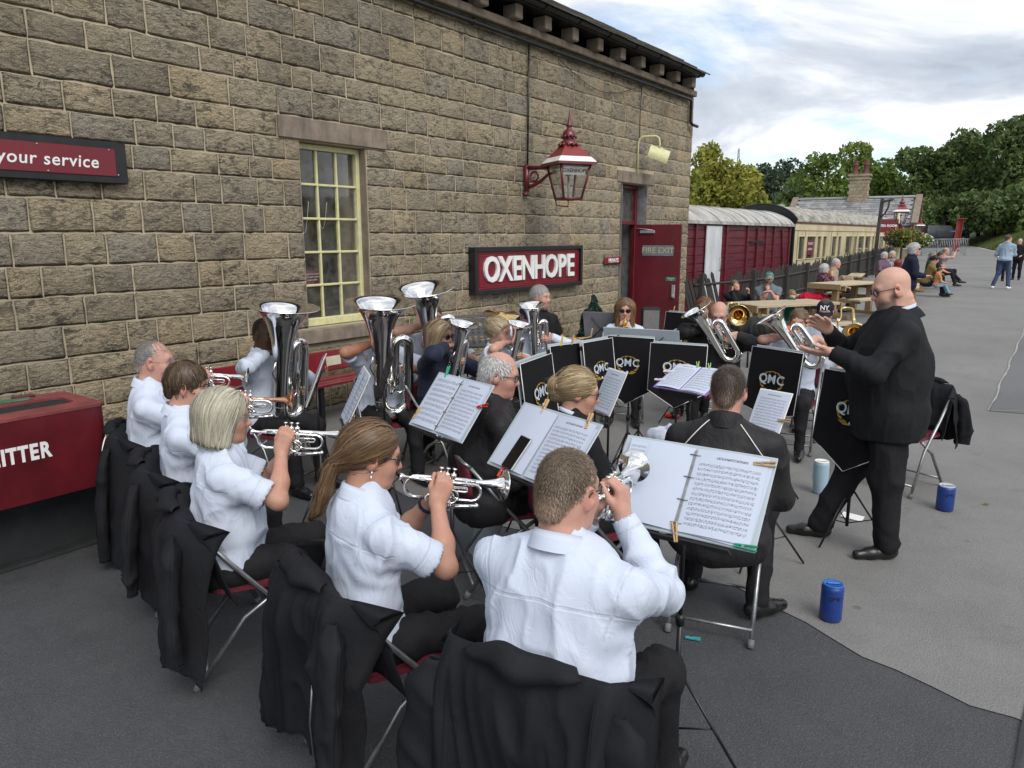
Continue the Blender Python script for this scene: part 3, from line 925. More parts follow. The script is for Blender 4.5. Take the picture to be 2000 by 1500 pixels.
DA = R(8)
dr = empty('fire_door', (-6.93, 13.40, 0.02), DA, 'open maroon fire door with grey sign and push handle', 'door')
q = MB(); q.box((.49, 0, 1.08), (.96, .045, 2.12), bevel=.004); q.build('door_leaf', M_MAROON_DOOR, dr)
q = MB(); q.box((.52, -.027, 1.64), (.62, .008, .20), bevel=.003); sg = q.build('exit_sign', simple('grey_green_sign', (.16, .20, .21), .55), dr)
lettering('FIRE EXIT', .155, .002, simple('worn_gold_lettering', (.42, .38, .27), .6), sg, (.52, -.033, 1.64), (R(90), 0, 0), bold=.003)
q = MB(); q.box((.30, -.04, 2.00), (.30, .04, .055), bevel=.006); q.build('door_closer', M_GALV, dr)
q = MB(); q.tube([(.42, -.05, 2.03), (.2, -.06, 2.06), (-.1, -.02, 2.08)], .008, 6); q.build('closer_arm', M_GALV, dr)
q = MB(); q.box((.86, -.04, .86), (.07, .035, .26), bevel=.01); q.box((.86, -.07, .78), (.05, .05, .07), bevel=.01); q.build('push_handle', M_GALV, dr)
q = MB(); q.box((.80, -.026, 1.10), (.20, .005, .075)); g_ = q.build('small_notice', simple('green_notice', (.01, .20, .14), .5), dr)
lettering('Please push', .03, .001, M_WHITE, g_, (.80, -.030, 1.118), (R(90), 0, 0)); lettering('to open', .03, .001, M_WHITE, g_, (.80, -.030, 1.085), (R(90), 0, 0))

# eaves: ledge, corbels, gutter, slates, pipes
q = MB(); q.box((WX + .02, (Y0 + Y1) / 2 - .05, 4.845), (.16, Y1 - Y0 - .02, .11), bevel=.012); bpart(q, 'stone_ledge', M_DRESSED)
yy = 14.97; k = 0
while yy > -1:
    q = MB(); q.box((WX + .11, yy + random.uniform(-.02, .02), 4.99), (.24, .17, .19), bevel=.014); bpart(q, 'corbel', M_DRESSED); yy -= .757
q = MB()
for (a, b) in ((Y0, 15.5),): q.box((WX - .02, (a + b) / 2, 5.0), (.04, b - a, .2))
bpart(q, 'frieze', M_STONE)
q = MB(); q.box((WX + .14, (Y0 + Y1) / 2 - .19, 5.115), (.30, Y1 - Y0 - .42, .05), bevel=.006); bpart(q, 'fascia_board', M_BLACK)
q = MB(); gx0 = WX + .33
prof = [(gx0 + .065 * math.cos(a), 5.16 + .065 * math.sin(a)) for a in np.linspace(math.pi, 2 * math.pi, 9)]
prof2 = [(gx0 + .058 * math.cos(a), 5.162 + .058 * math.sin(a)) for a in np.linspace(2 * math.pi, math.pi, 9)]
q.prism(prof + prof2, 1, Y0, Y1 - .38)
bpart(q, 'gutter', M_BLACK)
yy = 14.95
while yy > 0:
    q = MB(); q.tube([(gx0 + .07 * math.cos(a), yy, 5.16 + .07 * math.sin(a)) for a in np.linspace(math.pi, 2 * math.pi, 8)], .012, 6); q.box((gx0 - .1, yy, 5.175), (.16, .03, .012)); bpart(q, 'gutter_bracket', M_BLACK); yy -= .93
M_SLATE = simple('stone_roof_slate', (.12, .115, .10), .9, var=.3, scale=2.5, bump=.5, bscale=25)
for row in range(3):
    q = MB()
    y = Y0 + .1 * row
    while y < Y1 - .4:
        L = random.uniform(.3, .5); q.box((WX + .26 - row * .32, y + L / 2, 5.24 + row * .19 + random.uniform(-.006, .006)), (.46, min(L, Y1 - .33 - y) - .01, .024), Euler((0, R(26), 0))); y += L
    o = bpart(q, 'slate_course', M_SLATE)
q = MB(); q.box((WX - 1.6, (Y0 + Y1) / 2, 5.95), (3.6, Y1 - Y0 - .4, .05), Euler((0, R(26), 0))); bpart(q, 'roof', M_SLATE)
q = MB(); q.box((WX - .35, Y1 - .32, 5.51), (1.5, .22, .09), Euler((0, R(26), 0)), bevel=.01); bpart(q, 'verge_stone', M_DRESSED)
q = MB(); q.box((WX - 3.2, 7.2, 2.6), (.4, 16.4, 5.2)); q.box((WX - 1.8, Y1 - .22, 2.6), (2.6, .4, 5.2)); q.box((WX - 1.8, Y0 + .2, 2.6), (2.6, .4, 5.2)); bpart(q, 'rear_wall', M_STONE)
q = MB(); q.tube([(WX + .08, Y0, 4.70), (WX + .08, 15.15, 4.70), (WX + .08, 15.2, 4.66), (WX + .08, 15.2, 4.28), (WX + .1, 15.24, 4.22), (WX + .1, 15.52, 4.21)], .032, 10)
bpart(q, 'rainwater_pipe', M_BLACK)
for yb in np.arange(.5, 15.3, 1.9):
    q = MB(); q.tube([(WX + .0, yb, 4.70), (WX + .08, yb, 4.70)], .014, 6); q.tube([(WX + .08, yb - .02, 4.70), (WX + .08, yb + .02, 4.70)], .042, 10); bpart(q, 'pipe_clip', M_BLACK)
q = MB(); q.tube([(WX + .055, 9.40, 4.69), (WX + .055, 9.38, 2.98)], .014, 8); bpart(q, 'conduit', M_BLACK)
q = MB(); q.tube([(WX + .05, 13.02, 4.66), (WX + .05, 12.98, 4.2), (WX + .05, 12.99, 3.72)], .009, 6); q.tube([(WX + .05, 10.2, 4.62)] + [(WX + .05, 10.2 + t * 2.7, 4.62 - .28 * math.sin(math.pi * t)) for t in np.linspace(.05, 1, 12)], .006, 6); bpart(q, 'cable', M_BLACK)

# ------------------------------------------------------------------ signs on the wall
RW = (R(90), 0, R(90))        # lettering that faces +X and reads along +Y
s_ = empty('station_name_sign', (WX + .03, 9.45, 1.13), 0, 'large framed maroon OXENHOPE name board under the lamp', 'sign')
q = MB()
q.box((.05, 0, .03), (.13, 2.86, .06), bevel=.006); q.box((.05, 0, .63), (.13, 2.86, .06), bevel=.006)
q.box((.051, -1.40, .33), (.13, .06, .54), bevel=.006); q.box((.051, 1.40, .33), (.13, .06, .54), bevel=.006); q.build('frame', M_BLACK, s_)
q = MB(); q.box((.045, 0, .33), (.05, 2.74, .54)); q.build('board', M_SIGNRED, s_)
q = MB()
for (hw, hz) in ((1.335, .245), (1.30, .215)):
    for z_ in (-hz, hz): q.box((.074, 0, .33 + z_), (.012, hw * 2, .012))
    for y_ in (-hw, hw): q.box((.075, y_, .33), (.012, .012, hz * 2))
q.build('moulding', simple('red_moulding', (.24, .02, .03), .3), s_)
for i, ch in enumerate('OXENHOPE'):
    wds = [.36, .32, .27, .33, .33, .36, .28, .27]; tot = sum(wds); x0 = -tot / 2 + sum(wds[:i]) + wds[i] / 2
    lettering(ch, .50, .016, M_WHITE, s_, (.086, x0 * .955, .325), RW, bold=.011, name='letter', sx=.92)
s_ = empty('service_sign', (WX + .03, 2.15, 2.39), 0, 'maroon sign reading your service in a black frame at upper left', 'sign')
q = MB(); q.box((.035, 0, .165), (.07, 2.4, .345), bevel=.008); q.build('backing_board', M_BLACK, s_)
q = MB(); q.box((.074, -.02, .165), (.012, 2.24, .225), bevel=.003); q.build('panel', M_SIGNRED, s_)
lettering('your service', .138, .001, M_WHITE, s_, (.0825, .955, .155), RW, align='RIGHT', shear=.12, bold=.0015, space=1.08)
for yb in (-.2, .5, 1.05):
    q = MB(); q.sphere((.082, yb, .265), .008, 8); q.sphere((.082, yb + .06, .065), .008, 8); q.build('screw', M_GALV, s_)
s_ = empty('private_sign', (WX + .03, 12.09, 1.44), 0, 'small maroon PRIVATE plate beside the doorway', 'sign')
q = MB(); q.box((.02, 0, .065), (.03, .62, .13), bevel=.02); q.build('plate', M_SIGNRED, s_)
lettering('PRIVATE', .10, .002, M_WHITE, s_, (.037, 0, .062), RW, bold=.002)

# ------------------------------------------------------------------ gas-style lantern
def lantern(parent, s=1.0, z0=0, name_plate=True):
    """four-sided lantern, origin at the middle of its base"""
    tb, bb, h = .235, .14, .47
    q = MB()
    for sx, sy in ((-1, -1), (1, -1), (1, 1), (-1, 1)):
        q.tube([(sx * bb, sy * bb, z0), (sx * tb, sy * tb, z0 + h)], .017, 6)
    for r0, z_ in ((bb, z0), (tb, z0 + h)):
        for a in range(4):
            c, d = [(-1, -1), (1, -1), (1, 1), (-1, 1)][a], [(1, -1), (1, 1), (-1, 1), (-1, -1)][a]
            q.tube([(c[0] * r0, c[1] * r0, z_), (d[0] * r0, d[1] * r0, z_)], .02, 6)
    q.tube([(-bb, -bb, z0 - .005), (-bb * .9, -bb * .9, z0 - .09), (0, 0, z0 - .11), (0, 0, z0 - .02)], .010, 6)
    q.build('lantern_frame', M_MAROON, parent)
    for a in range(4):
        q = MB()
        c, d = [(-1, -1), (1, -1), (1, 1), (-1, 1)][a], [(1, -1), (1, 1), (-1, 1), (-1, -1)][a]
        pts = [Vector((c[0] * bb, c[1] * bb, z0)), Vector((d[0] * bb, d[1] * bb, z0)), Vector((d[0] * tb, d[1] * tb, z0 + h)), Vector((c[0] * tb, c[1] * tb, z0 + h))]
        nrm = (pts[1] - pts[0]).cross(pts[3] - pts[0]).normalized() * .003
        q.add([p + nrm for p in pts] + [p - nrm for p in pts], [(0, 1, 2, 3), (7, 6, 5, 4), (0, 4, 5, 1), (1, 5, 6, 2), (2, 6, 7, 3), (3, 7, 4, 0)]); q.build('pane', M_GLASS, parent)
    def ring(r0, z_): return [(sx * r0, sy * r0, z_) for sx, sy in ((-1, -1), (1, -1), (1, 1), (-1, 1))]
    def frustum(q, r0, za, r1, zb): 
        q.add(ring(r0, za) + ring(r1, zb), [(0, 1, 5, 4), (1, 2, 6, 5), (2, 3, 7, 6), (3, 0, 4, 7), (3, 2, 1, 0), (4, 5, 6, 7)])
    q = MB(); frustum(q, .305, z0 + h - .005, .30, z0 + h + .03); q.build('eaves', M_MAROON, parent)
    q = MB(); frustum(q, .298, z0 + h + .031, .235, z0 + h + .105); q.build('white_hood_band', M_WHITE, parent)
    q = MB(); frustum(q, .235, z0 + h + .106, .10, z0 + h + .27); q.build('hood', simple('red_hood_paint', (.22, .025, .025), .4, var=.15), parent)
    q = MB()
    zt = z0 + h + .27
    q.lathe([(.135, 0), (.14, .02), (.12, .05), (.075, .085), (.07, .11), (.105, .12), (.105, .14), (.085, .19), (.045, .22), (.03, .245), (.05, .265), (.05, .28), (.028, .30), (.022, .34), (.002, .50)], 20, Matrix.Translation((0, 0, zt)))
    for k in range(12):
        a = 2 * math.pi * k / 12
        q.tube([(.138 * math.cos(a), .138 * math.sin(a), zt + .02), (.145 * math.cos(a), .145 * math.sin(a), zt - .03)], [.03, .004], 5)
        q.tube([(.10 * math.cos(a), .10 * math.sin(a), zt + .13), (.104 * math.cos(a), .104 * math.sin(a), zt + .09)], [.022, .003], 5)
    q.build('finial', M_MAROON, parent)
    q = MB(); q.tube([(0, 0, z0), (0, 0, z0 + .3)], .014, 8); q.lathe([(.005, .30), (.05, .34), (.05, .36), (.005, .38)], 12, Matrix.Translation((0, 0, z0))); q.build('burner', M_GALV, parent)
    if name_plate:
        q = MB(); yv = .19; zv = z0 + h - .09
        # on the +Y ... the pane that faces the platform (+X side rotated by the parent)
        fr = .222
        q.add([(fr, -.19, zv + .055), (fr - .012 - .024, -.17, zv - .055), (fr - .036, .17, zv - .055), (fr, .19, zv + .055)], [(0, 1, 2, 3)])
        pl = q.build('name_plate', M_WHITE, parent)
        lettering('OXENHOPE', .072, .001, M_BLACK, parent, (fr - .010, 0, zv), (R(90), R(0), R(90)), bold=.001)
lp = empty('wall_lantern', (-5.9, 9.35, 2.47), R(-32), 'maroon wall lantern with glass panes, spiked finial and scrolled bracket', 'lamp')
lantern(lp)
q = MB(); Mi = Matrix.Rotation(R(32), 4, 'Z')
def wl_(x, y, z): return Mi @ Vector((x + 5.9, y - 9.35, z - 2.47))
q.tube([wl_(-6.66, 9.35, 2.94), wl_(-6.3, 9.35, 2.93), wl_(-6.1, 9.35, 2.93)], [.035, .03, .028], 8)
q.tube([wl_(-6.64, 9.35, 2.66), wl_(-6.52, 9.35, 2.68), wl_(-6.38, 9.35, 2.74), wl_(-6.25, 9.35, 2.83), wl_(-6.12, 9.35, 2.86)], [.03, .03, .026, .024, .024], 8)
q.tube([wl_(-6.64, 9.35, 2.60), wl_(-6.64, 9.35, 2.98)], .045, 8)
q.tube([wl_(-6.50 + .07 * math.cos(a), 9.35, 2.81 + .07 * math.sin(a)) for a in np.linspace(0, 2 * math.pi, 14)], .016, 6)
q.lathe([(.0, -.03), (.05, -.02), (.05, .02), (0, .03)], 10, Matrix.Translation(wl_(-6.66, 9.35, 2.56)))
q.build('bracket', M_MAROON, lp)

fl = empty('wall_floodlight', (WX + .04, 12.97, 3.22), 0, 'pale yellow floodlight on a bent pipe above the doorway', 'lamp'); fl.scale = (.85, .85, .95)
q = MB(); q.tube([(0, 0, -.15), (0, 0, .45), (.03, .01, .52), (.1, .03, .56), (.36, .12, .56), (.42, .14, .52), (.44, .15, .42), (.44, .15, .32)], .02, 8); q.build('bracket', M_CREAMY, fl)
q = MB()
hm = Matrix.Translation((.44, .15, .25)) @ Euler((R(38), R(18), R(25))).to_matrix().to_4x4()
pr = [(.19 * math.cos(a), .19 * math.sin(a) - .12) for a in np.linspace(R(18), R(162), 12)]
pr2 = [(.18 * math.cos(a), .18 * math.sin(a) - .12) for a in np.linspace(R(162), R(18), 12)]
q.prism(pr + pr2, 0, -.22, .22, frame=hm); q.build('hood', M_CREAMY, fl)
q = MB(); q.lathe([(.001, -.10), (.10, -.09), (.13, -.02), (.14, .02), (.12, .025), (.001, .0)], 20, hm @ Matrix.Translation((0, .02, -.04)) @ Matrix.Rotation(R(180), 4, 'X')); q.build('reflector', simple('cream_enamel', (.55, .52, .36), .3), fl)

# ------------------------------------------------------------------ litter bin
bn = empty('litter_bin', (-4.85, 1.25, 0), 0, 'large maroon LITTER bin on a dark plinth against the wall', 'bin')
q = MB()
bx0, bx1, bY0, bY1, bz0, bz1 = -.28, .28, -.70, .79, .46, .95
rr = .045
prof = [(bx0, bz0), (bx1 - rr, bz0)] + [(bx1 - rr + rr * math.sin(a), bz0 + rr - rr * math.cos(a)) for a in np.linspace(.2, math.pi / 2, 5)] + [(bx1, bz1 - rr)] + [(bx1 - rr + rr * math.cos(a), bz1 - rr + rr * math.sin(a)) for a in np.linspace(.2, math.pi / 2 - .2, 4)]
# body with rounded right end: plan outline extruded
def rounded(x0, x1, y0, y1, r_, n=6):
    P = []
    for cx, cy, a0 in ((x1 - r_, y1 - r_, 0), (x0 + r_, y1 - r_, math.pi / 2), (x0 + r_, y0 + r_, math.pi), (x1 - r_, y0 + r_, 1.5 * math.pi)):
        P += [(cx + r_ * math.cos(a0 + t), cy + r_ * math.sin(a0 + t)) for t in np.linspace(0, math.pi / 2, n)]
    return P
q.prism(rounded(bx0, bx1, bY0, bY1, .05), 2, bz0, bz1 - .006); q.build('body', M_BIN, bn)
# lid with an oblong opening
outer = rounded(bx0 - .004, bx1 + .004, bY0 - .004, bY1 + .004, .054); inner = rounded(-.12, .12, .26, .70, .05)
q = MB()
def rimmed(q, outer, inner, z_lo, z_hi):
    n_ = len(outer); V = [(x, y, z_hi) for x, y in outer] + [(x, y, z_hi) for x, y in inner] + [(x, y, z_lo) for x, y in outer] + [(x, y, z_lo - .12) for x, y in inner]
    F_ = []
    for i in range(n_):
        j = (i + 1) % n_
        F_ += [(i, j, n_ + j, n_ + i), (2 * n_ + i, 2 * n_ + j, j, i), (n_ + i, n_ + j, 3 * n_ + j, 3 * n_ + i)]
    q.add(V, F_)
rimmed(q, outer, inner, bz1 - .005, bz1 + .012); q.build('lid', M_BINTOP, bn)
q = MB(); q.prism(rounded(-.115, .115, .265, .695, .05), 2, bz1 - .005, bz1 - .001); q.build('opening', M_BLACKMATT, bn)
q = MB(); q.box((-.20, .42, bz1 + .016), (.09, .30, .006), bevel=.002); q.build('top_notice', simple('green_plate', (.05, .17, .10), .4, var=.4, scale=12), bn)
q = MB(); q.box((-.25, .55, bz1 + .02), (.05, .12, .02), bevel=.005); q.build('hinge', M_BIN, bn)
q = MB(); q.box((-.28, .02, .23), (.46, 1.62, .45)); q.box((-.28, .02, .012), (.62, 1.74, .02)); q.build('plinth', simple('dark_plinth', (.028, .03, .032), .7, var=.25, scale=4), bn)
for i, ch in enumerate('LITTER'):
    wds = [.056, .030, .055, .055, .057, .060]
    lettering(ch, .125, .001, M_WHITE, bn, (bx1 + .002, .155 + sum(wds[:i]) + wds[i] / 2, .745), RW, sx=.72, bold=.005, name='letter')
gb = empty('black_case', (-5.35, 2.55, 0), R(12), 'black instrument case standing beside the litter bin', 'case')
q = MB(); q.box((0, 0, .26), (.22, .5, .50), bevel=.05); q.build('shell', M_BLACKMATT, gb)
q = MB(); q.tube([(.115, -.22, .04), (.115, -.22, .46), (.115, .22, .46), (.115, .22, .04)], .007, 6); q.build('piping', M_RUBBER, gb)
q = MB(); q.tube([(.0, -.08, .51), (0, -.06, .55), (0, .06, .55), (0, .08, .51)], .012, 6); q.build('handle', M_BLACKMATT, gb)

# bench by the wall
be = empty('wall_bench', (-6.2, 4.85, 0), 0, 'glossy maroon bench standing against the stone wall behind the tubas', 'bench')
for k in range(3):
    q = MB(); q.box((-.1 + k * .13, 0, .43), (.12, 2.9, .03), bevel=.006); q.build('seat_slat', M_BENCHRED, be)
q = MB(); q.box((-.19, 0, .60), (.035, 2.9, .22), Euler((0, R(-8), 0)), bevel=.01); q.build('backrest', M_BENCHRED, be)
for yb in (-1.3, 0, 1.3):
    q = MB(); q.box((-.2, yb, .33), (.05, .05, .66)); q.box((.15, yb, .21), (.05, .05, .42)); q.box((-.02, yb, .40), (.36, .045, .04)); q.build('leg', M_BLACK, be)
q = MB(); q.box((-.169, .45, .60), (.006, .20, .10), Euler((0, R(-8), 0))); q.build('plaque', simple('pale_card', (.5, .47, .36), .6), be)

# conifer in a pot
sp_ = empty('potted_conifer', (-6.05, 10.35, 0), 0, 'small dark conifer in a pot below the name board', 'plant')
q = MB(); q.lathe([(.001, 0), (.14, 0), (.18, .32), (.2, .33), (.2, .36), (.17, .36), (.16, .30), (.001, .30)], 18); q.build('pot', simple('terracotta', (.28, .12, .07), .8), sp_)
def leaf_cloud(P, size, jit=.35, flat=0.0, up=None):
    n = len(P)
    a = rng.normal(0, 1, (n, 3)); a /= np.linalg.norm(a, axis=1)[:, None]
    b = rng.normal(0, 1, (n, 3)); b -= a * (a * b).sum(1)[:, None]; b /= np.linalg.norm(b, axis=1)[:, None]
    s = size * rng.uniform(1 - jit, 1 + jit, (n, 1))
    V = np.stack([P - a * s, P - b * s * .55, P + a * s, P + b * s * .55], 1).reshape(-1, 3)
    return V, np.arange(4 * n).reshape(-1, 4)
n = 5200
h_ = rng.uniform(0, 1, n) ** 1.25; th_ = rng.uniform(0, 6.283, n)
col_ = rng.integers(0, 3, n); cx_ = np.array([0, .13, -.14])[col_]; top_ = np.array([.62, .48, .40])[col_]; bw = np.array([.16, .13, .13])[col_]
rr_ = bw * (1 - h_) ** .65 * np.sqrt(rng.uniform(.35, 1, n)) + .01
P = np.stack([rr_ * np.cos(th_) + cx_ * .2, rr_ * np.sin(th_) + cx_ + .05 * np.sin(h_ * 9 + col_ * 2), .33 + h_ * top_ + .06 * np.sin(th_ * 3)], 1)
V, Fq = leaf_cloud(P, .028); np_mesh('foliage', V, F4=Fq, mats=M_CONIFER, parent=sp_, smooth=False)
q = MB(); q.tube([(0, 0, .3), (0, 0, 1.1)], [.02, .006], 6); q.build('stem', M_BARK, sp_)
# ------------------------------------------------------------------ goods van
gzv_ = ground_z
VX = -8.45
van = empty('goods_van', (VX, 24, -.7), 0, 'maroon planked goods van with grey canvas roof behind the station wall', 'railway van')
Z0 = .7
M_VAN = simple('weathered_crimson_plank', (.115, .012, .022), .42, var=.3, scale=2.2, stretch=(1, .4, 6), bump=.15, bscale=18)
M_ROOF = simple('grey_canvas_roof', (.40, .39, .37), .75, var=.35, scale=1.6, stretch=(.6, 2, 1), bump=.3, bscale=9)
vl, vt, vb = 10.0, 2.34, -.25
for k in range(11):
    q = MB(); zc = vb + (vt - vb) * (k + .5) / 11
    q.box((-.03, 0, zc + Z0), (.05, vl, (vt - vb) / 11 - .012), bevel=.004); q.build('plank', M_VAN, van)
q = MB(); q.box((-1.25, 0, 1.05 + Z0), (2.36, vl - .02, 2.55)); q.build('body', simple('van_core', (.05, .008, .012), .7), van)
for yb in (-3.9, -1.55, .3, 2.2, 3.05, 4.9):
    q = MB(); q.box((.02, yb, 1.04 + Z0), (.06, .13, 2.6), bevel=.006); q.build('stanchion', M_VAN, van)
for (yb, lean) in ((1.25, .0), (4.2, -.35)):
    q = MB(); q.box((.035, yb, 1.0 + Z0), (.04, .10, 2.4), Euler((R(14) if lean else R(0), 0, 0))); q.build('brace', M_VAN, van)
q = MB(); q.box((.05, -2.65, 1.0 + Z0), (.05, 1.15, 2.45), bevel=.01); d_ = q.build('white_door', simple('grey_white_door', (.58, .60, .62), .5, var=.12, scale=3, stretch=(1, 1, .4), bump=.1, bscale=20), van)
q = MB(); q.tube([(.09, -2.2, 1.3 + Z0), (.12, -2.2, 1.25 + Z0), (.12, -2.2, .95 + Z0), (.09, -2.2, .9 + Z0)], .015, 6); q.build('door_handle', M_GALV, van)
for zb in (.35, 1.75):
    q = MB(); q.box((.06, 1.25, zb + Z0), (.02, 1.5, .06)); q.build('hinge_strap', M_BLACK, van)
# arched canvas roof
prof = [(.10 - 2.55 * t, vt + Z0 + .02 + .5 * (1 - (2 * t - 1) ** 2) ** .8) for t in np.linspace(0, 1, 18)]
q = MB(); q.prism(prof + [(p[0], p[1] - .05) for p in prof[::-1]], 1, -vl / 2 - .12, vl / 2 + .12); o = q.build('roof', M_ROOF, van)
for yb in np.linspace(-4.8, 4.8, 9):
    q = MB(); q.tube([(p[0], yb, p[1] + .012) for p in prof], .014, 5, cap=True); q.build('roof_rib', M_ROOF, van)
q = MB(); q.box((.11, 0, vt + Z0 - .02), (.03, vl + .2, .09)); q.build('rain_strip', M_ROOF, van)
for yb in (-3.2, 3.2):
    q = MB(); q.lathe([(.45, -.06), (.48, -.05), (.48, .05), (.42, .06), (.05, .06)], 24, Matrix.Translation((-.25, yb, -.1)) @ Matrix.Rotation(R(90), 4, 'Y')); q.build('wheel', M_BLACK, van)
# ------------------------------------------------------------------ coach used as tea room
co = empty('cream_coach', (VX - .05, 40.3, -.4), 0, 'long cream railway coach with black end and grey roof', 'railway coach')
Z0 = .4; cl = 21.0; ct = 2.52; cb = -.2
M_COACH = simple('cream_coach_paint', (.60, .52, .33), .42, var=.14, scale=1.2, bump=.06, bscale=14)
M_COACHROOF = simple('streaked_coach_roof', (.33, .31, .27), .75, var=.45, scale=1.8, stretch=(3, 1, 1), bump=.3, bscale=7)
wins = []
yy = -cl / 2 + .5
pat = [('door', .85), ('w', 1.3), ('w2', .6), ('w2', .6), ('gap', .4), ('door', .8), ('w2', .6), ('gap', .3), ('w', 1.3), ('door', .8), ('w', 1.3), ('w', 1.3), ('w2', .6), ('door', .8), ('w', 1.3), ('w', 1.3), ('w', 1.3), ('w2', .6)]
q = MB()
segs = []
for kd, wd in pat:
    if kd != 'gap' and yy + wd < cl / 2 - .3: segs.append((kd, yy, yy + wd))
    yy += wd + .28
zw0, zw1 = 1.02, 1.92
# side panels leave the window openings free
def slab(y0, y1, z0, z1): q.box((-.025, (y0 + y1) / 2, (z0 + z1) / 2 + Z0), (.05, y1 - y0, z1 - z0))
slab(-cl / 2, cl / 2, cb, zw0); slab(-cl / 2, cl / 2, zw1, ct)
py = -cl / 2
for kd, a, b in segs: slab(py, a, zw0, zw1); py = b
slab(py, cl / 2, zw0, zw1)
q.build('side_panel', M_COACH, co)
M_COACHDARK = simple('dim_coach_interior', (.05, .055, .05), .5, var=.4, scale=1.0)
for kd, a, b in segs:
    q = MB(); e = .035
    for yb in (a, b): q.box((.012, yb, (zw0 + zw1) / 2 + Z0), (.05, e, zw1 - zw0 + e), bevel=.008)
    for zb in (zw0, zw1): q.box((.013, (a + b) / 2, zb + Z0), (.05, b - a, e), bevel=.008)
    w_ = q.build('window', M_COACH, co)
    q = MB(); q.box((-.03, (a + b) / 2, (zw0 + zw1) / 2 + Z0), (.004, b - a, zw1 - zw0)); q.build('pane', M_GLASS, w_)
    if kd == 'door':
        q = MB()
        for yb in (a - .1, b + .1): q.box((.004, yb, 1.0 + Z0), (.012, .02, 2.3))
        q.build('door_seam', M_BLACK, co)
        q = MB(); q.box((.02, a - .05, .95 + Z0), (.03, .03, .12)); q.build('door_handle', M_BRASS, co)
kd, a, b = segs[1]
q = MB(); q.box((.02, a + .55, 1.48 + Z0), (.008, .85, .62)); pst = q.build('poster', simple('maroon_poster', (.13, .012, .03), .5), co)
lettering('TEA ROOM', .15, .001, M_WHITE, pst, (.026, a + .55, 1.62 + Z0), RW); lettering('ENTRANCE', .13, .001, M_WHITE, pst, (.026, a + .55, 1.40 + Z0), RW)
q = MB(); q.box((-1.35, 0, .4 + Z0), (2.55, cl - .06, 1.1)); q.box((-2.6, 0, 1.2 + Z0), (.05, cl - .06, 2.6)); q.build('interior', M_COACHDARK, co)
q = MB(); q.box((-1.35, -cl / 2 - .03, 1.05 + Z0), (2.7, .08, 2.75), bevel=.02); 
prof = [(.06 - 2.8 * t, ct + Z0 + .0 + .62 * (1 - (2 * t - 1) ** 2) ** .7) for t in np.linspace(0, 1, 18)]
q.prism(prof + [(-2.74, ct + Z0 - .1), (.06, ct + Z0 - .1)], 1, -cl / 2 - .07, -cl / 2 + .01)
q.build('black_end', M_BLACK, co)
q = MB(); q.prism(prof + [(p[0], p[1] - .05) for p in prof[::-1]], 1, -cl / 2 + .012, cl / 2 + .1); q.build('roof', M_COACHROOF, co)
q = MB(); q.tube([(p[0] + .01, -cl / 2 - .02, p[1] + .02) for p in prof], .03, 6); q.build('roof_end_rib', M_BLACK, co)
for yb in np.linspace(-9.5, 9.5, 10):
    q = MB(); q.lathe([(.14, 0), (.14, .05), (.05, .09), (.001, .1)], 10, Matrix.Translation((-.9 if int(yb) % 2 else -1.7, yb, prof[6][1] - .02))); q.build('roof_vent', M_COACHROOF, co)
q = MB(); q.box((.012, 0, ct + Z0 - .09), (.03, cl, .05)); q.box((.008, 0, zw1 + .22 + Z0), (.012, cl, .02)); q.build('cornice_rail', simple('red_lining', (.20, .05, .04), .5), co)
q = MB(); q.tube([(-.3, -cl / 2 - .1, 2.45 + Z0), (-.1, -cl / 2 - .12, 1.6 + Z0)], .025, 6); q.build('grab_rail', M_BLACK, co)

# ------------------------------------------------------------------ stone tea house with slate roof and chimney
th = empty('tea_room_house', (-13.2, 61.0, -.15), R(6), 'low stone house with long slate roof and twin chimney pots beyond the coach', 'house')
hw, hd, he, hr = 8.4, 6.0, 2.85, 4.75
q = MB(); q.box((0, 0, he / 2), (hw, hd, he)); q.build('wall', M_STONE, th)
for sx in (-1, 1):
    q = MB(); q.prism([(-hd / 2, he), (hd / 2, he), (0, hr)], 0, sx * hw / 2 - .18 if sx > 0 else -hw / 2 + .02, sx * hw / 2 - .02 if sx > 0 else -hw / 2 + .18); q.build('gable', M_STONE, th)
    q = MB()
    for sy in (-1, 1):
        L = math.hypot(hd / 2 + .2, hr - he); q.box((sx * (hw / 2 + .02), sy * (hd / 4 + .06), (he + hr) / 2 + .14), (.42, L + .1, .14), Euler((-sy * math.atan2(hr - he, hd / 2), 0, 0)))
    q.build('coping', M_DRESSED, th)
def m_slates(name):
    t = NT(name); v = t.coord('Object', (1, 1, 1))
    n_ = t.noise(v, 3.5, 5, .65); r2 = t.rand()
    c = t.ramp(t.math('ADD', t.math('MULTIPLY', r2, .5), t.math('MULTIPLY', n_, .5)), [(.25, (.13, .13, .135)), (.5, (.22, .22, .225)), (.8, (.31, .31, .30))])
    t.set(color=c, rough=.7); t.bump(n_, .3, .01); return t.m
M_SLATES = m_slates('grey_roof_slate')
sl = math.atan2(hr - he, hd / 2); Ls = math.hypot(hd / 2 + .3, (hr - he) * (hd / 2 + .3) / (hd / 2))
q = MB(); q.box((0, hd / 4, (he + hr) / 2), (hw - .3, Ls, .1), Euler((-sl, 0, 0))); q.box((0, -hd / 4, (he + hr) / 2 - .06), (hw - .3, Ls, .1), Euler((sl, 0, 0))); rf = q.build('roof', M_SLATES, th)
rows_, cols_ = 12, 25
me_sl = None
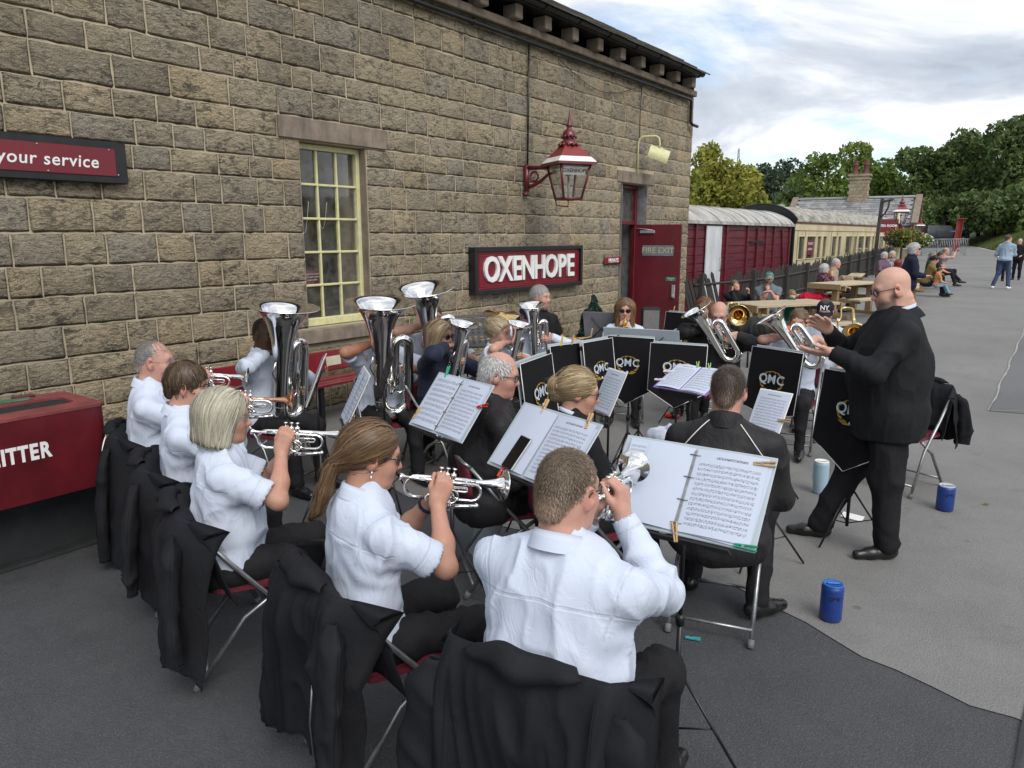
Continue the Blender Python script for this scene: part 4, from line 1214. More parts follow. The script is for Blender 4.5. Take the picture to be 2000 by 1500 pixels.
for i in range(rows_):
    for j in range(cols_):
        if me_sl is None:
            q = MB(); q.box((0, 0, 0), (.56, .42, .03)); me_sl = q.mesh('slate'); me_sl.materials.append(M_SLATES)
        o = bpy.data.objects.new('slate', me_sl); COL.objects.link(o); o.parent = rf
        t = (i + .5) / rows_
        o.location = (-hw / 2 + .45 + (j + (.5 if i % 2 else 0)) * (hw - .9) / cols_, -(hd / 2 + .22) + t * (hd / 2 + .2), he - .1 + t * (hr - he + .12) + .04 + random.uniform(-.006, .006))
        o.rotation_euler = (sl - .07, 0, random.uniform(-.01, .01))
q = MB(); q.tube([(-hw / 2, 0, hr + .08), (hw / 2, 0, hr + .08)], .12, 8); q.build('ridge', M_SLATES, th)
chx = .2
q = MB(); q.box((chx, 0, hr + .75), (1.25, .9, 1.9)); ch_ = q.build('chimney', M_MORTAR, th)
for k in range(7):
    for j in range(3):
        q = MB(); wd = 1.37 / 3; q.box((chx - 1.37 / 2 + wd * (j + .5) + (.1 if k % 2 else -.06), -.45, hr - .05 + k * .25), (wd - .03, .06, .22), bevel=.012); q.build('chimney_stone', M_STONE, ch_)
q = MB(); q.box((chx, 0, hr + 1.72), (1.55, 1.1, .14)); q.box((chx, 0, hr + 1.45), (1.5, 1.05, .1)); q.build('chimney_cap', M_STONE, ch_)
for dx in (-.36, .36):
    q = MB(); q.lathe([(.24, 0), (.2, .08), (.17, .6), (.22, .66), (.22, .74), (.16, .78), (.2, .86), (.2, .94), (.13, .95)], 14, Matrix.Translation((chx + dx, 0, hr + 1.79))); q.build('chimney_pot', simple('red_chimney_pot', (.14, .05, .045), .8), ch_)
q = MB(); q.tube([(-hw / 2, -hd / 2 - .2, he - .12), (hw / 2, -hd / 2 - .2, he - .12)], .09, 8); q.build('gutter', M_BLACK, th)
for xw in (-3.4, -1.2, 1.2, 3.4):
    q = MB(); q.box((xw, -hd / 2 - .02, 1.9), (1.1, .06, 1.5)); w_ = q.build('window', M_CREAM, th)
    q = MB(); q.box((xw, -hd / 2 - .055, 1.9), (.9, .02, 1.3)); q.build('pane', M_GLASSDARK, w_)
# pale houses far up the valley
for k, (u, d_, wd, hh_, zb) in enumerate(((1490, 150, 9, 6, -1), (1512, 165, 8, 8, 0))):
    p = atd(u, 440, d_)
    hs = empty('distant_house', (p.x, p.y, zb), R(20 + 30 * k), ['pale far house with grey roof between the trees', 'white gabled far house just right of the pale one'][k], 'house')
    q = MB(); q.box((0, 0, hh_ * .35), (wd, wd * .8, hh_ * .7)); q.build('wall', simple('pale_render', (.55, .56, .58), .8), hs)
    q = MB(); q.prism([(-wd * .46, hh_ * .7), (wd * .46, hh_ * .7), (0, hh_ * 1.15)], 1, -wd * .42, wd * .42); q.build('roof', simple('blue_grey_roof', (.22, .24, .28), .8), hs)
    q = MB(); q.box((wd * .2, -wd * .405, hh_ * .45), (wd * .12, .1, hh_ * .18)); q.box((-wd * .2, -wd * .405, hh_ * .45), (wd * .12, .1, hh_ * .18)); q.build('window', M_GLASSDARK, hs)

# ------------------------------------------------------------------ trees
def tree(label, u, d_, v_top, width, mat_, n=4200, leaf=.34, group='trees behind the station', v_base=470, seed=0, cat='tree', squash=.5):
    top = atd(u, v_top, d_); base = atd(u, v_base, d_)
    z0 = base.z; h = top.z - z0
    t_ = empty('broadleaf_tree', (top.x, top.y, z0), random.uniform(0, 6), label, cat, group)
    r_ = np.random.default_rng(seed + int(u))
    nb = 26
    cen, rad = [], []
    for k in range(nb):
        zf = r_.uniform(.12, .92); rr = width * .5 * math.sin(math.pi * min(1, .22 + zf * .72)) ** .7
        a = r_.uniform(0, 6.283); q_ = r_.uniform(.1, .78) * rr
        cen.append((q_ * math.cos(a), q_ * math.sin(a) * .8, zf * h)); rad.append(width * r_.uniform(.13, .22))
    cen.append((0, 0, h * .93)); rad.append(width * .1)
    cen, rad = np.array(cen), np.array(rad)
    k = r_.choice(len(cen), n, p=rad ** 2 / (rad ** 2).sum())
    dv = r_.normal(0, 1, (n, 3)); dv /= np.linalg.norm(dv, axis=1)[:, None]
    P = cen[k] + dv * (rad[k] * r_.uniform(.55, 1.08, n) ** .6)[:, None] * np.array([1, 1, .85])
    P = P[P[:, 2] > .02 * h]
    V, Fq = leaf_cloud(P, leaf, .5)
    np_mesh('crown', V, F4=Fq, mats=mat_, parent=t_, smooth=False)
    q = MB(); q.tube([(0, 0, -1.5), (.1, 0, h * .25), (-.1, .1, h * .55), (0, 0, h * .85)], [width * .03, width * .024, width * .014, width * .004], 8)
    for j in range(5):
        a = r_.uniform(0, 6.28); c_ = cen[j]
        q.tube([(0, 0, h * r_.uniform(.2, .5)), tuple(c_ * np.array([.5, .5, .9])), tuple(c_)], [width * .014, width * .008, width * .003], 6)
    q.build('trunk', M_BARK, t_)
    return t_
TREES = [
    ('yellow-green bushy tree just right of the station wall', 1412, 58, 322, 7.6, M_LEAFYEL, 8500, .2),
    ('thin-topped taller tree rising behind the yellow-green one', 1388, 74, 278, 6.0, M_LEAFYEL, 1900, .24),
    ('dark rounded tree left of the distant pale houses', 1495, 120, 318, 10.5, M_LEAFBLUE, 3600, .34),
    ('dark round tree behind the gap of the pale houses', 1540, 130, 312, 10.0, M_LEAFBLUE, 3600, .34),
    ('small grey-green tree in front of the dark round ones', 1560, 95, 340, 7.0, M_LEAFDARK, 3000, .26),
    ('fresh green spreading tree left of the chimney', 1618, 84, 302, 9.0, M_LEAFMID, 5200, .28),
    ('tall brown-topped tree standing behind the chimney', 1688, 92, 278, 9.5, M_LEAFMID, 4800, .28),
    ('green tree just right of the chimney', 1742, 86, 308, 7.5, M_LEAFMID, 3800, .26),
    ('dark pointed tree above the tea room lamp', 1795, 80, 285, 6.6, M_LEAFDARK, 5200, .25),
    ('dark tree right of the pointed one', 1842, 82, 300, 6.2, M_LEAFDARK, 4600, .25),
    ('tall dark oak behind the red post', 1885, 78, 258, 7.4, M_LEAFDARK, 6000, .25),
    ('dark tree between the red post and the right edge', 1935, 76, 265, 7.2, M_LEAFDARK, 6000, .25),
    ('tallest dark tree at the right edge of the picture', 1990, 72, 222, 8.2, M_LEAFDARK, 7000, .25),
    ('dark tree half outside the right edge', 2060, 70, 215, 8.5, M_LEAFDARK, 6000, .25),
]
for k, t_ in enumerate(TREES): tree(*t_, seed=k * 13)
SHRUBS = [('low dark shrub under the trees behind the barrier', 1800, 74, 395, 5.5), ('dark shrub right of the red post', 1900, 72, 385, 6.0), ('dark shrub below the tall oak', 1850, 76, 390, 6.0),
          ('dark shrub above the grass bank', 1950, 70, 375, 6.5), ('dark shrub at the right edge above the bank', 2005, 66, 370, 6.5), ('pale shrub beside the coach end', 1760, 80, 400, 4.5)]
for k, (lb, u, d_, vt_, wd) in enumerate(SHRUBS):
    tree(lb, u, d_, vt_, wd, M_LEAFDARK, 4200, .2, 'shrubs under the trees', 472 if u < 1900 else 455, 500 + k, 'shrub')

# radio mast on the hill
p = atd(1441, 330, 300)
ms = empty('radio_mast', (p.x, p.y, p.z - 8), 0, 'thin pale lattice mast on the far hill', 'mast')
q = MB()
for sx, sy in ((-1, -1), (1, -1), (1, 1), (-1, 1)): q.tube([(sx * 1.0, sy * 1.0, 0), (sx * .15, sy * .15, 16)], .12, 4)
for k in range(7):
    z_ = k * 2.2; w_ = 1.0 - .85 * z_ / 16; w2 = 1.0 - .85 * (z_ + 2.2) / 16
    for a in range(4):
        c, d = [(-1, -1), (1, -1), (1, 1), (-1, 1)][a], [(1, -1), (1, 1), (-1, 1), (-1, -1)][a]
        q.tube([(c[0] * w_, c[1] * w_, z_), (d[0] * w2, d[1] * w2, z_ + 2.2)], .08, 4)
q.build('lattice', M_GALV, ms)

# ------------------------------------------------------------------ paling fence
fe = empty('paling_fence', (-6.9, 15.6, 0), 0, 'dark leaning wooden paling fence between the platform and the van', 'fence')
pts = [(-6.62, 15.75), (-6.2, 17.3), (-5.9, 19.0), (-6.0, 24.0), (-6.3, 30.0), (-6.7, 37.0), (-7.0, 44.0)]
dist = 0; seglen = [math.hypot(b[0] - a[0], b[1] - a[1]) for a, b in zip(pts, pts[1:])]
tot = sum(seglen)
def along(s):
    for (a, b), L in zip(zip(pts, pts[1:]), seglen):
        if s <= L: return (a[0] + (b[0] - a[0]) * s / L, a[1] + (b[1] - a[1]) * s / L, math.atan2(b[1] - a[1], b[0] - a[0]))
        s -= L
    return (*pts[-1], R(90))
q = MB(); q.prism([(-.045, 0), (.045, 0), (.045, 1.0), (0, 1.06), (-.045, 1.0)], 1, -.011, .011); me_p = q.mesh('paling'); me_p.materials.append(M_FENCE)
s0 = 0; k = 0
while s0 < tot:
    x, y, a = along(s0)
    o = bpy.data.objects.new('paling', me_p); COL.objects.link(o); o.parent = fe
    lean = (.22 if 1.2 < s0 < 9 else -.42 if s0 < 1.1 else .1) + random.uniform(-.04, .04)
    o.location = (x + 6.9, y - 15.6, ground_z(y) + random.uniform(-.03, .03)); o.rotation_euler = (0, lean, a); o.scale = (1, 1, random.uniform(.92, 1.05))
    s0 += .135; k += 1
for zr in (.3, .78):
    for i in range(len(pts) - 1):
        a, b = pts[i], pts[i + 1]; q = MB(); q.tube([(a[0] + 6.93, a[1] - 15.6, zr + ground_z(a[1])), (b[0] + 6.93, b[1] - 15.6, zr + ground_z(b[1]))], .03, 4, smooth=False); q.build('rail', M_FENCE, fe)
s0 = .2
while s0 < tot:
    x, y, a = along(s0); q = MB(); q.box((x + 6.96, y - 15.6, .5 + ground_z(y)), (.09, .09, 1.05)); q.build('post', M_FENCE, fe); s0 += 2.1
for (x, y, rz, ry) in ((-5.9, 16.2, .3, .7), (-5.75, 16.4, .2, -.5)):
    pass

# ------------------------------------------------------------------ picnic tables
def picnic(loc, rz, label):
    t_ = empty('picnic_table', loc, rz, label, 'table', 'timber picnic tables')
    for k in range(5):
        q = MB(); q.box((0, -.32 + k * .16, .745), (1.75, .148, .045), bevel=.005); q.build('top_plank', M_TIMBERTOP, t_)
    for sy in (-1, 1):
        for k in range(2):
            q = MB(); q.box((0, sy * (.66 + k * .14), .44), (1.75, .13, .045), bevel=.005); q.build('seat_plank', M_TIMBERTOP, t_)
    for sx in (-.72, .72):
        for sy in (-1, 1):
            q = MB(); q.box((sx, sy * .19, .36), (.09, .14, .72), bevel=.005); q.build('leg', M_TIMBER, t_)
        q = MB(); q.box((sx + .05, 0, .40), (.045, 1.52, .10), bevel=.005); q.build('seat_bearer', M_TIMBER, t_)
        q = MB(); q.box((sx + .051, 0, .665), (.045, .80, .11), bevel=.005); q.build('top_bearer', M_TIMBER, t_)
        q = MB(); q.box((sx + .0, 0, .04), (.10, 1.1, .08), bevel=.005); q.build('foot', M_TIMBER, t_)
    q = MB()
    for sx in (-.9, .9): q.box((sx, 0, .705), (.03, .82, .12), bevel=.004)
    q.build('apron', M_TIMBER, t_)
    return t_
picnic((-3.85, 13.15, ground_z(13.1)), R(58), 'picnic table where the child in green rests his head')
picnic((-4.05, 18.55, ground_z(18.4)), R(72), 'farther picnic table beside the white-haired couple')

# ------------------------------------------------------------------ tea room post sign, platform lamps, baskets, red post, barriers
p = atd(1708, 500, 31)
ps = empty('sign_post', (p.x, p.y, ground_z(p.y)), R(-52), 'leaning timber post with curved bracket beside the coach', 'post')
q = MB(); q.tube([(0, 0, 0), (.12, 0, 2.0), (.22, 0, 3.15)], .085, 4, smooth=False); q.build('post', simple('weathered_post', (.07, .065, .06), .85), ps)
q = MB(); q.tube([(.2, 0, 3.0), (1.05, 0, 3.05)], .05, 4, smooth=False); q.tube([(.2, 0, 2.4), (.5, 0, 2.5), (.72, 0, 2.75), (.78, 0, 3.0)], .035, 6); q.build('bracket', simple('weathered_post', (.07, .065, .06), .85), ps)
p = atd(1735, 441, 33)
ts = empty('tea_room_sign', (p.x, p.y, ground_z(p.y)), R(33), 'hanging maroon TEA ROOM board beside the platform lamp', 'sign')
hz = p.z - ground_z(p.y)
q = MB(); q.box((0, 0, hz), (.86, .05, .58), bevel=.008); b_ = q.build('board', M_SIGNRED, ts)
lettering('TEA ROOM', .145, .002, M_WHITE, b_, (0, -.03, hz), (R(90), 0, 0), bold=.004)
q = MB(); q.tube([(.43, .04, 0), (.43, .04, hz + .9)], .06, 8); q.build('post', M_CREAM, ts)
q = MB(); q.tube([(-.3, 0, hz + .28), (-.3, 0, hz + .5), (.43, .04, hz + .5)], .02, 6); q.build('hanger', M_MAROON, ts)
def lamp_post(u, vt_, d_, label, s=1.0):
    p = atd(u, vt_, d_); g = ground_z(p.y)
    l_ = empty('platform_lamp', (p.x, p.y, g), R(20), label, 'lamp', 'lantern posts on the platform')
    zt = p.z - g - 1.24 * s
    h_ = empty('lantern_head', (0, 0, 0)); bpy.data.objects.remove(h_)
    q = MB(); q.lathe([(.16, 0), (.16, .25), (.1, .3), (.075, .5), (.06, zt * .7), (.05, zt - .12), (.09, zt - .1), (.05, zt)], 14); q.tube([(-.4, 0, zt - .35), (.4, 0, zt - .35)], .022, 6); q.build('column', M_MAROON, l_)
    q = MB(); q.lathe([(.10, .5), (.10, 1.6)], 14); q.build('cream_sleeve', M_CREAM, l_)
    lantern(l_, 1.0, zt, False)
    return l_
lamp_post(1764, 378, 31, 'nearer maroon platform lantern beside the tea room sign')
lamp_post(1799, 420, 52, 'farther small platform lantern left of the barrier')
def flower_ball(u, v, d_, r0, label, white=False):
    p = atd(u, v, d_)
    f_ = empty('hanging_basket', (p.x, p.y, p.z - r0), 0, label, 'flowers', 'hanging flower baskets')
    n_ = 1500; dv = rng.normal(0, 1, (n_, 3)); dv /= np.linalg.norm(dv, axis=1)[:, None]
    P = dv * r0 * rng.uniform(.6, 1.05, (n_, 1)) * np.array([1.3, 1.3, .9]) + np.array([0, 0, r0])
    V, Fq = leaf_cloud(P, .06); np_mesh('foliage', V, F4=Fq, mats=M_LEAFMID, parent=f_, smooth=False)
    for nm, c_, nn in (('red_flowers', (.55, .05, .02), 90), ('orange_flowers', (.6, .2, .03), 70), ('violet_flowers', (.06, .02, .08), 120)) if not white else (('white_flowers', (.6, .6, .58), 200),):
        dv = rng.normal(0, 1, (nn, 3)); dv /= np.linalg.norm(dv, axis=1)[:, None]
        P = dv * r0 * 1.08 * np.array([1.3, 1.3, .9]) + np.array([0, 0, r0])
        if nm == 'red_flowers': P = P[(P[:, 0] < .1) & (P[:, 2] > r0)]
        V, Fq = leaf_cloud(P, .055); np_mesh(nm, V, F4=Fq, mats=simple('petal_' + nm, c_, .6), parent=f_, smooth=False)['kind'] = 'stuff'
    q = MB(); q.lathe([(.001, .1 * r0), (r0 * .7, r0 * .35), (r0 * .95, r0)], 14); q.build('basket', M_BLACKMATT, f_)
    q = MB()
    for a in (0, 2.1, 4.2): q.tube([(r0 * .9 * math.cos(a), r0 * .9 * math.sin(a), r0), (0, 0, r0 * 2.6)], .008, 4)
    q.build('chain', M_BLACK, f_)
flower_ball(1757, 463, 30.2, .42, 'hanging basket of red and orange flowers under the nearer lantern')
flower_ball(1775, 462, 30.6, .36, 'basket of mixed flowers just right of the red one')
flower_ball(1800, 470, 44, .45, 'basket of white flowers under the farther lantern', True)
p = atd(1868, 470, 58)
rp = empty('red_girder_post', (p.x, p.y, ground_z(p.y)), R(10), 'tall leaning red girder post behind the barrier', 'post')
q = MB()
hgt = atd(1872, 428, 58).z - ground_z(p.y)
for dx_ in (-.19, .19): q.box((dx_ + .06, 0, hgt / 2), (.05, .42, hgt), Euler((0, R(3), 0)))
q.box((.06, 0, hgt / 2), (.36, .05, hgt), Euler((0, R(3), 0))); q.build('girder', simple('faded_red_paint', (.30, .035, .03), .6, var=.2, scale=2), rp)
q = MB(); q.box((.16, 0, hgt + .02), (.62, .6, .06)); q.build('cap_plate', simple('faded_red_paint', (.30, .035, .03), .6), rp)
for k, u in enumerate((1815, 1845, 1872)):
    p = atd(u, 500, 50); g = ground_z(p.y)
    ba = empty('crowd_barrier', (p.x, p.y, g), R(32), ['leftmost galvanised crowd barrier across the platform end', 'middle galvanised crowd barrier across the platform end', 'rightmost galvanised crowd barrier in front of the red post'][k], 'barrier', 'crowd barriers')
    q = MB(); q.tube([(-.55, 0, .15), (-.55, 0, 1.1), (.55, 0, 1.1), (.55, 0, .15), (-.55, 0, .15)], .025, 6); q.build('frame', M_GALV, ba)
    for j in range(9):
        q = MB(); q.tube([(-.45 + j * .1125, 0, .15), (-.45 + j * .1125, 0, 1.1)], .012, 5); q.build('bar', M_GALV, ba)
    for sx in (-.45, .45):
        q = MB(); q.tube([(sx, -.3, .02), (sx, 0, .15), (sx, .3, .02)], .02, 6); q.build('foot', M_GALV, ba)
# dark engine beyond the barrier
p = atd(1832, 480, 68)
en = empty('tender_engine', (p.x - .6, p.y, ground_z(p.y) - .5), R(62), 'dark engine with pale boiler standing beyond the barrier', 'engine')
q = MB(); q.lathe([(.001, -2.2), (.7, -2.2), (.75, -2.1), (.75, 2.1), (.7, 2.2), (.001, 2.2)], 20, Matrix.Translation((0, 0, 1.75)) @ Matrix.Rotation(R(90), 4, 'Y')); q.build('boiler', simple('dark_boiler', (.05, .052, .06), .4, var=.3, scale=2), en)
q = MB(); q.box((0, 0, .75), (4.8, 2.0, .7), bevel=.04); q.build('chassis', M_BLACK, en)
q = MB(); q.box((-2.6, 0, 1.7), (1.2, 2.0, 1.9), bevel=.05); q.build('cab', M_BLACK, en)
q = MB(); q.tube([(1.9, -.9, 1.0), (2.2, -.9, 2.6), (2.5, -.9, 2.8)], .06, 8); q.tube([(1.2, -1.0, 1.9), (3.2, -1.0, 2.15)], .04, 6); q.build('blue_pipe', simple('blue_paint', (.03, .16, .45), .4), en)
q = MB(); q.lathe([(.2, 2.4), (.17, 2.9), (.24, 2.95), (.24, 3.02)], 14, Matrix.Translation((1.5, 0, 0))); q.build('funnel', M_BLACK, en)
for xw in (-1.5, 0, 1.5):
    q = MB(); q.lathe([(.45, -.05), (.48, 0), (.45, .05), (.05, .06)], 20, Matrix.Translation((xw, -.95, .4)) @ Matrix.Rotation(R(90), 4, 'X')); q.build('wheel', M_BLACK, en)
# ------------------------------------------------------------------ bodies: smooth unions of tapered limbs turned into one surface
def A(*p): return np.array(p if len(p) > 1 else p[0], dtype=np.float64)
def unit(v): v = np.asarray(v, float); return v / (np.linalg.norm(v) + 1e-9)
def cone(a, b, ra, rb, k=.03, op='+'): return ('c', A(a), A(b), ra, rb, k, op)
def ell(c, r, rot=None, k=.03, op='+'): return ('e', A(c), A(r), None if rot is None else np.array(rot), k, op)
def plane(pt, n, k=.006, op='-'): return ('p', A(pt), unit(n), None, k, op)     # cuts away the side n points to
def pk(p): return p[5] if p[0] == 'c' else p[4]
def pop(p): return p[-1]
def prim_d(p, X, Y, Z):
    if p[0] == 'c':
        _, a, b, ra, rb, k, op = p
        ba = b - a; L2 = float(ba @ ba) + 1e-12
        px, py, pz = X - a[0], Y - a[1], Z - a[2]
        t = np.clip((px * ba[0] + py * ba[1] + pz * ba[2]) / L2, 0, 1)
        return np.sqrt((px - t * ba[0]) ** 2 + (py - t * ba[1]) ** 2 + (pz - t * ba[2]) ** 2) - (ra + (rb - ra) * t)
    if p[0] == 'e':
        _, c, r, M, k, op = p
        px, py, pz = X - c[0], Y - c[1], Z - c[2]
        if M is not None:
            px, py, pz = (px * M[0, 0] + py * M[1, 0] + pz * M[2, 0], px * M[0, 1] + py * M[1, 1] + pz * M[2, 1], px * M[0, 2] + py * M[1, 2] + pz * M[2, 2])
        k0 = np.sqrt((px / r[0]) ** 2 + (py / r[1]) ** 2 + (pz / r[2]) ** 2)
        k1 = np.sqrt((px / r[0] ** 2) ** 2 + (py / r[1] ** 2) ** 2 + (pz / r[2] ** 2) ** 2) + 1e-9
        return k0 * (k0 - 1) / k1
    _, pt, n, _, k, op = p
    return -((X - pt[0]) * n[0] + (Y - pt[1]) * n[1] + (Z - pt[2]) * n[2])
def pbounds(p):
    if p[0] == 'c':
        r = max(p[3], p[4]); return np.minimum(p[1], p[2]) - r, np.maximum(p[1], p[2]) + r
    if p[0] == 'e':
        r = p[2] if p[3] is None else np.full(3, p[2].max()); return p[1] - r, p[1] + r
    return None
def smin(a, b, k):
    h = np.maximum(k - np.abs(a - b), 0) / k
    return np.minimum(a, b) - h * h * k * .25
def blend(D, d, p):
    if pop(p) == '+': return smin(D, d, pk(p))
    return -smin(-D, d, pk(p))
def sdf_pts(prims, P):
    D = np.full(len(P), 1.0)
    for p in prims: D = blend(D, prim_d(p, P[:, 0], P[:, 1], P[:, 2]), p)
    return D
def sdf_grad(prims, P, e=.003):
    g = np.stack([sdf_pts(prims, P + A(e, 0, 0)) - sdf_pts(prims, P - A(e, 0, 0)), sdf_pts(prims, P + A(0, e, 0)) - sdf_pts(prims, P - A(0, e, 0)), sdf_pts(prims, P + A(0, 0, e)) - sdf_pts(prims, P - A(0, 0, e))], 1)
    return g / (np.linalg.norm(g, axis=1)[:, None] + 1e-9)
def solid(prims, h):
    bs = [pbounds(p) for p in prims if pop(p) == '+']
    lo = np.min([b[0] for b in bs], 0) - 3 * h; hi = np.max([b[1] for b in bs], 0) + 3 * h
    n = np.ceil((hi - lo) / h).astype(int) + 1
    ax = [(lo[i] + np.arange(n[i]) * h).astype(np.float32) for i in range(3)]
    D = np.full(n, .5, dtype=np.float32)
    for p in prims:
        b = pbounds(p)
        if b is None: sl = [slice(0, n[i]) for i in range(3)]
        else:
            m = pk(p) + 2.5 * h
            sl = []
            for i in range(3):
                a0 = int(max(0, math.floor((b[0][i] - m - lo[i]) / h))); a1 = int(min(n[i], math.ceil((b[1][i] + m - lo[i]) / h) + 1))
                sl.append(slice(a0, max(a0 + 1, a1)))
        X = ax[0][sl[0]][:, None, None]; Y = ax[1][sl[1]][None, :, None]; Z = ax[2][sl[2]][None, None, :]
        s3 = tuple(sl)
        D[s3] = blend(D[s3], prim_d(p, X, Y, Z), p)
    return nets(D, lo, h)
_CO = np.array([(i, j, k) for i in (0, 1) for j in (0, 1) for k in (0, 1)])
_ED = [(a, b) for a in range(8) for b in range(a + 1, 8) if np.abs(_CO[a] - _CO[b]).sum() == 1]
def nets(D, lo, h):
    S = D < 0
    cnt = np.zeros(np.array(D.shape) - 1, dtype=np.int8)
    for c in _CO: cnt += S[c[0]:D.shape[0] - 1 + c[0], c[1]:D.shape[1] - 1 + c[1], c[2]:D.shape[2] - 1 + c[2]]
    I = np.argwhere((cnt > 0) & (cnt < 8))
    val = np.stack([D[I[:, 0] + c[0], I[:, 1] + c[1], I[:, 2] + c[2]] for c in _CO], 1)
    acc = np.zeros((len(I), 3)); num = np.zeros(len(I))
    for a, b in _ED:
        va, vb = val[:, a], val[:, b]
        m = (va < 0) != (vb < 0)
        t = np.where(m, va / np.where(m, va - vb, 1), 0)
        acc += m[:, None] * (_CO[a] + t[:, None] * (_CO[b] - _CO[a])); num += m
    V = lo + (I + acc / num[:, None]) * h
    ids = np.full(cnt.shape, -1, dtype=np.int64); ids[I[:, 0], I[:, 1], I[:, 2]] = np.arange(len(I))
    Fs = []
    for ax_ in range(3):
        sa = [slice(1, -1)] * 3; sb = [slice(1, -1)] * 3
        sa[ax_] = slice(0, -1); sb[ax_] = slice(1, None)
        a, b = S[tuple(sa)], S[tuple(sb)]
        E = np.argwhere(a != b)
        off = np.ones(3, int); off[ax_] = 0
        G = E + off
        inside = a[E[:, 0], E[:, 1], E[:, 2]]
        u, v = [(1, 2), (2, 0), (0, 1)][ax_]
        eu = np.zeros(3, int); eu[u] = 1; ev = np.zeros(3, int); ev[v] = 1
        q = [ids[tuple((G - eu - ev).T)], ids[tuple((G - ev).T)], ids[tuple(G.T)], ids[tuple((G - eu).T)]]
        Q = np.stack(q, 1)
        Q[~inside] = Q[~inside][:, ::-1]
        Fs.append(Q)
    return V, np.concatenate(Fs)
def vnormals(V, F4):
    n = np.cross(V[F4[:, 2]] - V[F4[:, 0]], V[F4[:, 3]] - V[F4[:, 1]])
    N = np.zeros_like(V)
    for k in range(4): np.add.at(N, F4[:, k], n)
    return N / (np.linalg.norm(N, axis=1)[:, None] + 1e-12)
def rotm(yaw=0, pitch=0, roll=0):
    """local head/hand frame: yaw + turns left, pitch + looks up, roll + tilts to the right"""
    return np.array((Matrix.Rotation(yaw, 3, 'Z') @ Matrix.Rotation(pitch, 3, 'X') @ Matrix.Rotation(roll, 3, 'Y')))
def merge(parts):
    Vs, Fs, Cs, n = [], [], [], 0
    for V, F_, C in parts:
        Vs.append(V); Fs.append(np.asarray(F_) + n); Cs.append(np.broadcast_to(np.asarray(C, float), (len(V), 3))); n += len(V)
    return np.concatenate(Vs), np.concatenate(Fs), np.concatenate(Cs)

# ---- heads
def head_prims(kind):
    fem = kind == 'f'; heavy = kind == 'h'
    w = .94 if fem else 1.0
    P = [ell((0, -.014, .036), (.076 * w, .098, .091), k=.02),
         ell((0, .022, -.03), (.062 * w, .07, .088), k=.04),
         cone((-.024 * w, .045, -.092), (.024 * w, .045, -.092), .026, .026, .045),
         cone((0, .066, -.098), (0, .068, -.104), .017 if fem else .02, .017, .03),
         ell((.036 * w, .058, -.03), (.026, .026, .028), k=.03), ell((-.036 * w, .058, -.03), (.026, .026, .028), k=.03),
         cone((-.034, .076, .026), (.034, .076, .026), .010 if fem else .013, .010 if fem else .013, .025),
         ell((.031, .098, .004), (.017, .014, .011), k=.016, op='-'), ell((-.031, .098, .004), (.017, .014, .011), k=.016, op='-'),
         cone((0, .084, .016), (0, .103, -.026), .007, .0095, .014),
         ell((0, .101, -.032), (.0125, .013, .010), k=.01),
         ell((.012, .091, -.034), (.008, .009, .007), k=.006), ell((-.012, .091, -.034), (.008, .009, .007), k=.006),
         cone((-.017, .082, -.0600), (.017, .082, -.0600), .0075, .0075, .012), cone((-.015, .081, -.0725), (.015, .081, -.0725), .0085, .0085, .01),
         cone((-.022, .094, -.0665), (.022, .094, -.0665), .003, .003, .006, '-'),
         ]
    if heavy:
        P += [cone((-.028, .035, -.108), (.028, .035, -.108), .030, .030, .03), cone((-.035, -.074, -.058), (.035, -.074, -.058), .022, .022, .014), cone((-.032, -.080, -.098), (.032, -.080, -.098), .026, .026, .012)]
    for s in (-1, 1):
        M = rotm(s * R(-22), 0, 0)
        P += [ell((s * .082 * w, -.008, -.002), (.0085, .022, .034), M, .006), ell((s * .085 * w, -.006, .004), (.006, .012, .018), M, .006, '-'), ell((s * .077 * w, -.004, -.026), (.008, .010, .010), k=.006)]
    return P
def xf(prims, M, o):
    """the same shapes turned by M and moved to o"""
    out = []
    for p in prims:
        if p[0] == 'c': out.append(('c', M @ p[1] + o, M @ p[2] + o, *p[3:]))
        elif p[0] == 'e': out.append(('e', M @ p[1] + o, p[2], M if p[3] is None else M @ p[3], *p[4:]))
        else: out.append(('p', M @ p[1] + o, M @ p[2], *p[3:]))
    return out
def face_colour(Vh):
    """colour factors and masks from head-frame positions"""
    x, y, z = Vh.T
    m = np.ones((len(Vh), 3))
    inh = (z > -.14) & (np.abs(x) < .11) & (np.abs(y) < .13) & (z < .15)
    lip = np.exp(-((z + .0665) / .009) ** 2 - (x / .021) ** 2) * (y > .07) * inh
    m = m * (1 - lip[:, None] * A(.12, .38, .32))
    ch = np.exp(-((z + .028) / .026) ** 2 - ((np.abs(x) - .04) / .022) ** 2) * (y > .03) * inh
    ear = (np.abs(x) > .074) & (np.abs(y) < .04) & (np.abs(z) < .05)
    nose = np.exp(-((z + .03) / .014) ** 2 - (x / .016) ** 2) * (y > .088) * inh
    m = m * (1 - (ch * .6 + ear * .7 + nose * .7)[:, None] * A(.03, .22, .20))
    brow = np.exp(-((z - .027) / .005) ** 2 - ((np.abs(x) - .032) / .018) ** 4) * (y > .06) * inh
    sock = np.exp(-((z - .004) / .012) ** 2 - ((np.abs(x) - .031) / .018) ** 2) * (y > .05) * inh
    stub = np.maximum(np.clip((-.045 - z) / .02, 0, 1) * np.clip((y + .005) / .03, 0, 1), np.clip((np.abs(x) - .045) / .01, 0, 1) * np.clip((-.01 - z) / .02, 0, 1) * np.clip(y / .012, 0, 1) * np.clip((.045 - y) / .02, 0, 1)) * (z > -.145) * (1 - lip) * inh
    return m, brow, sock, stub
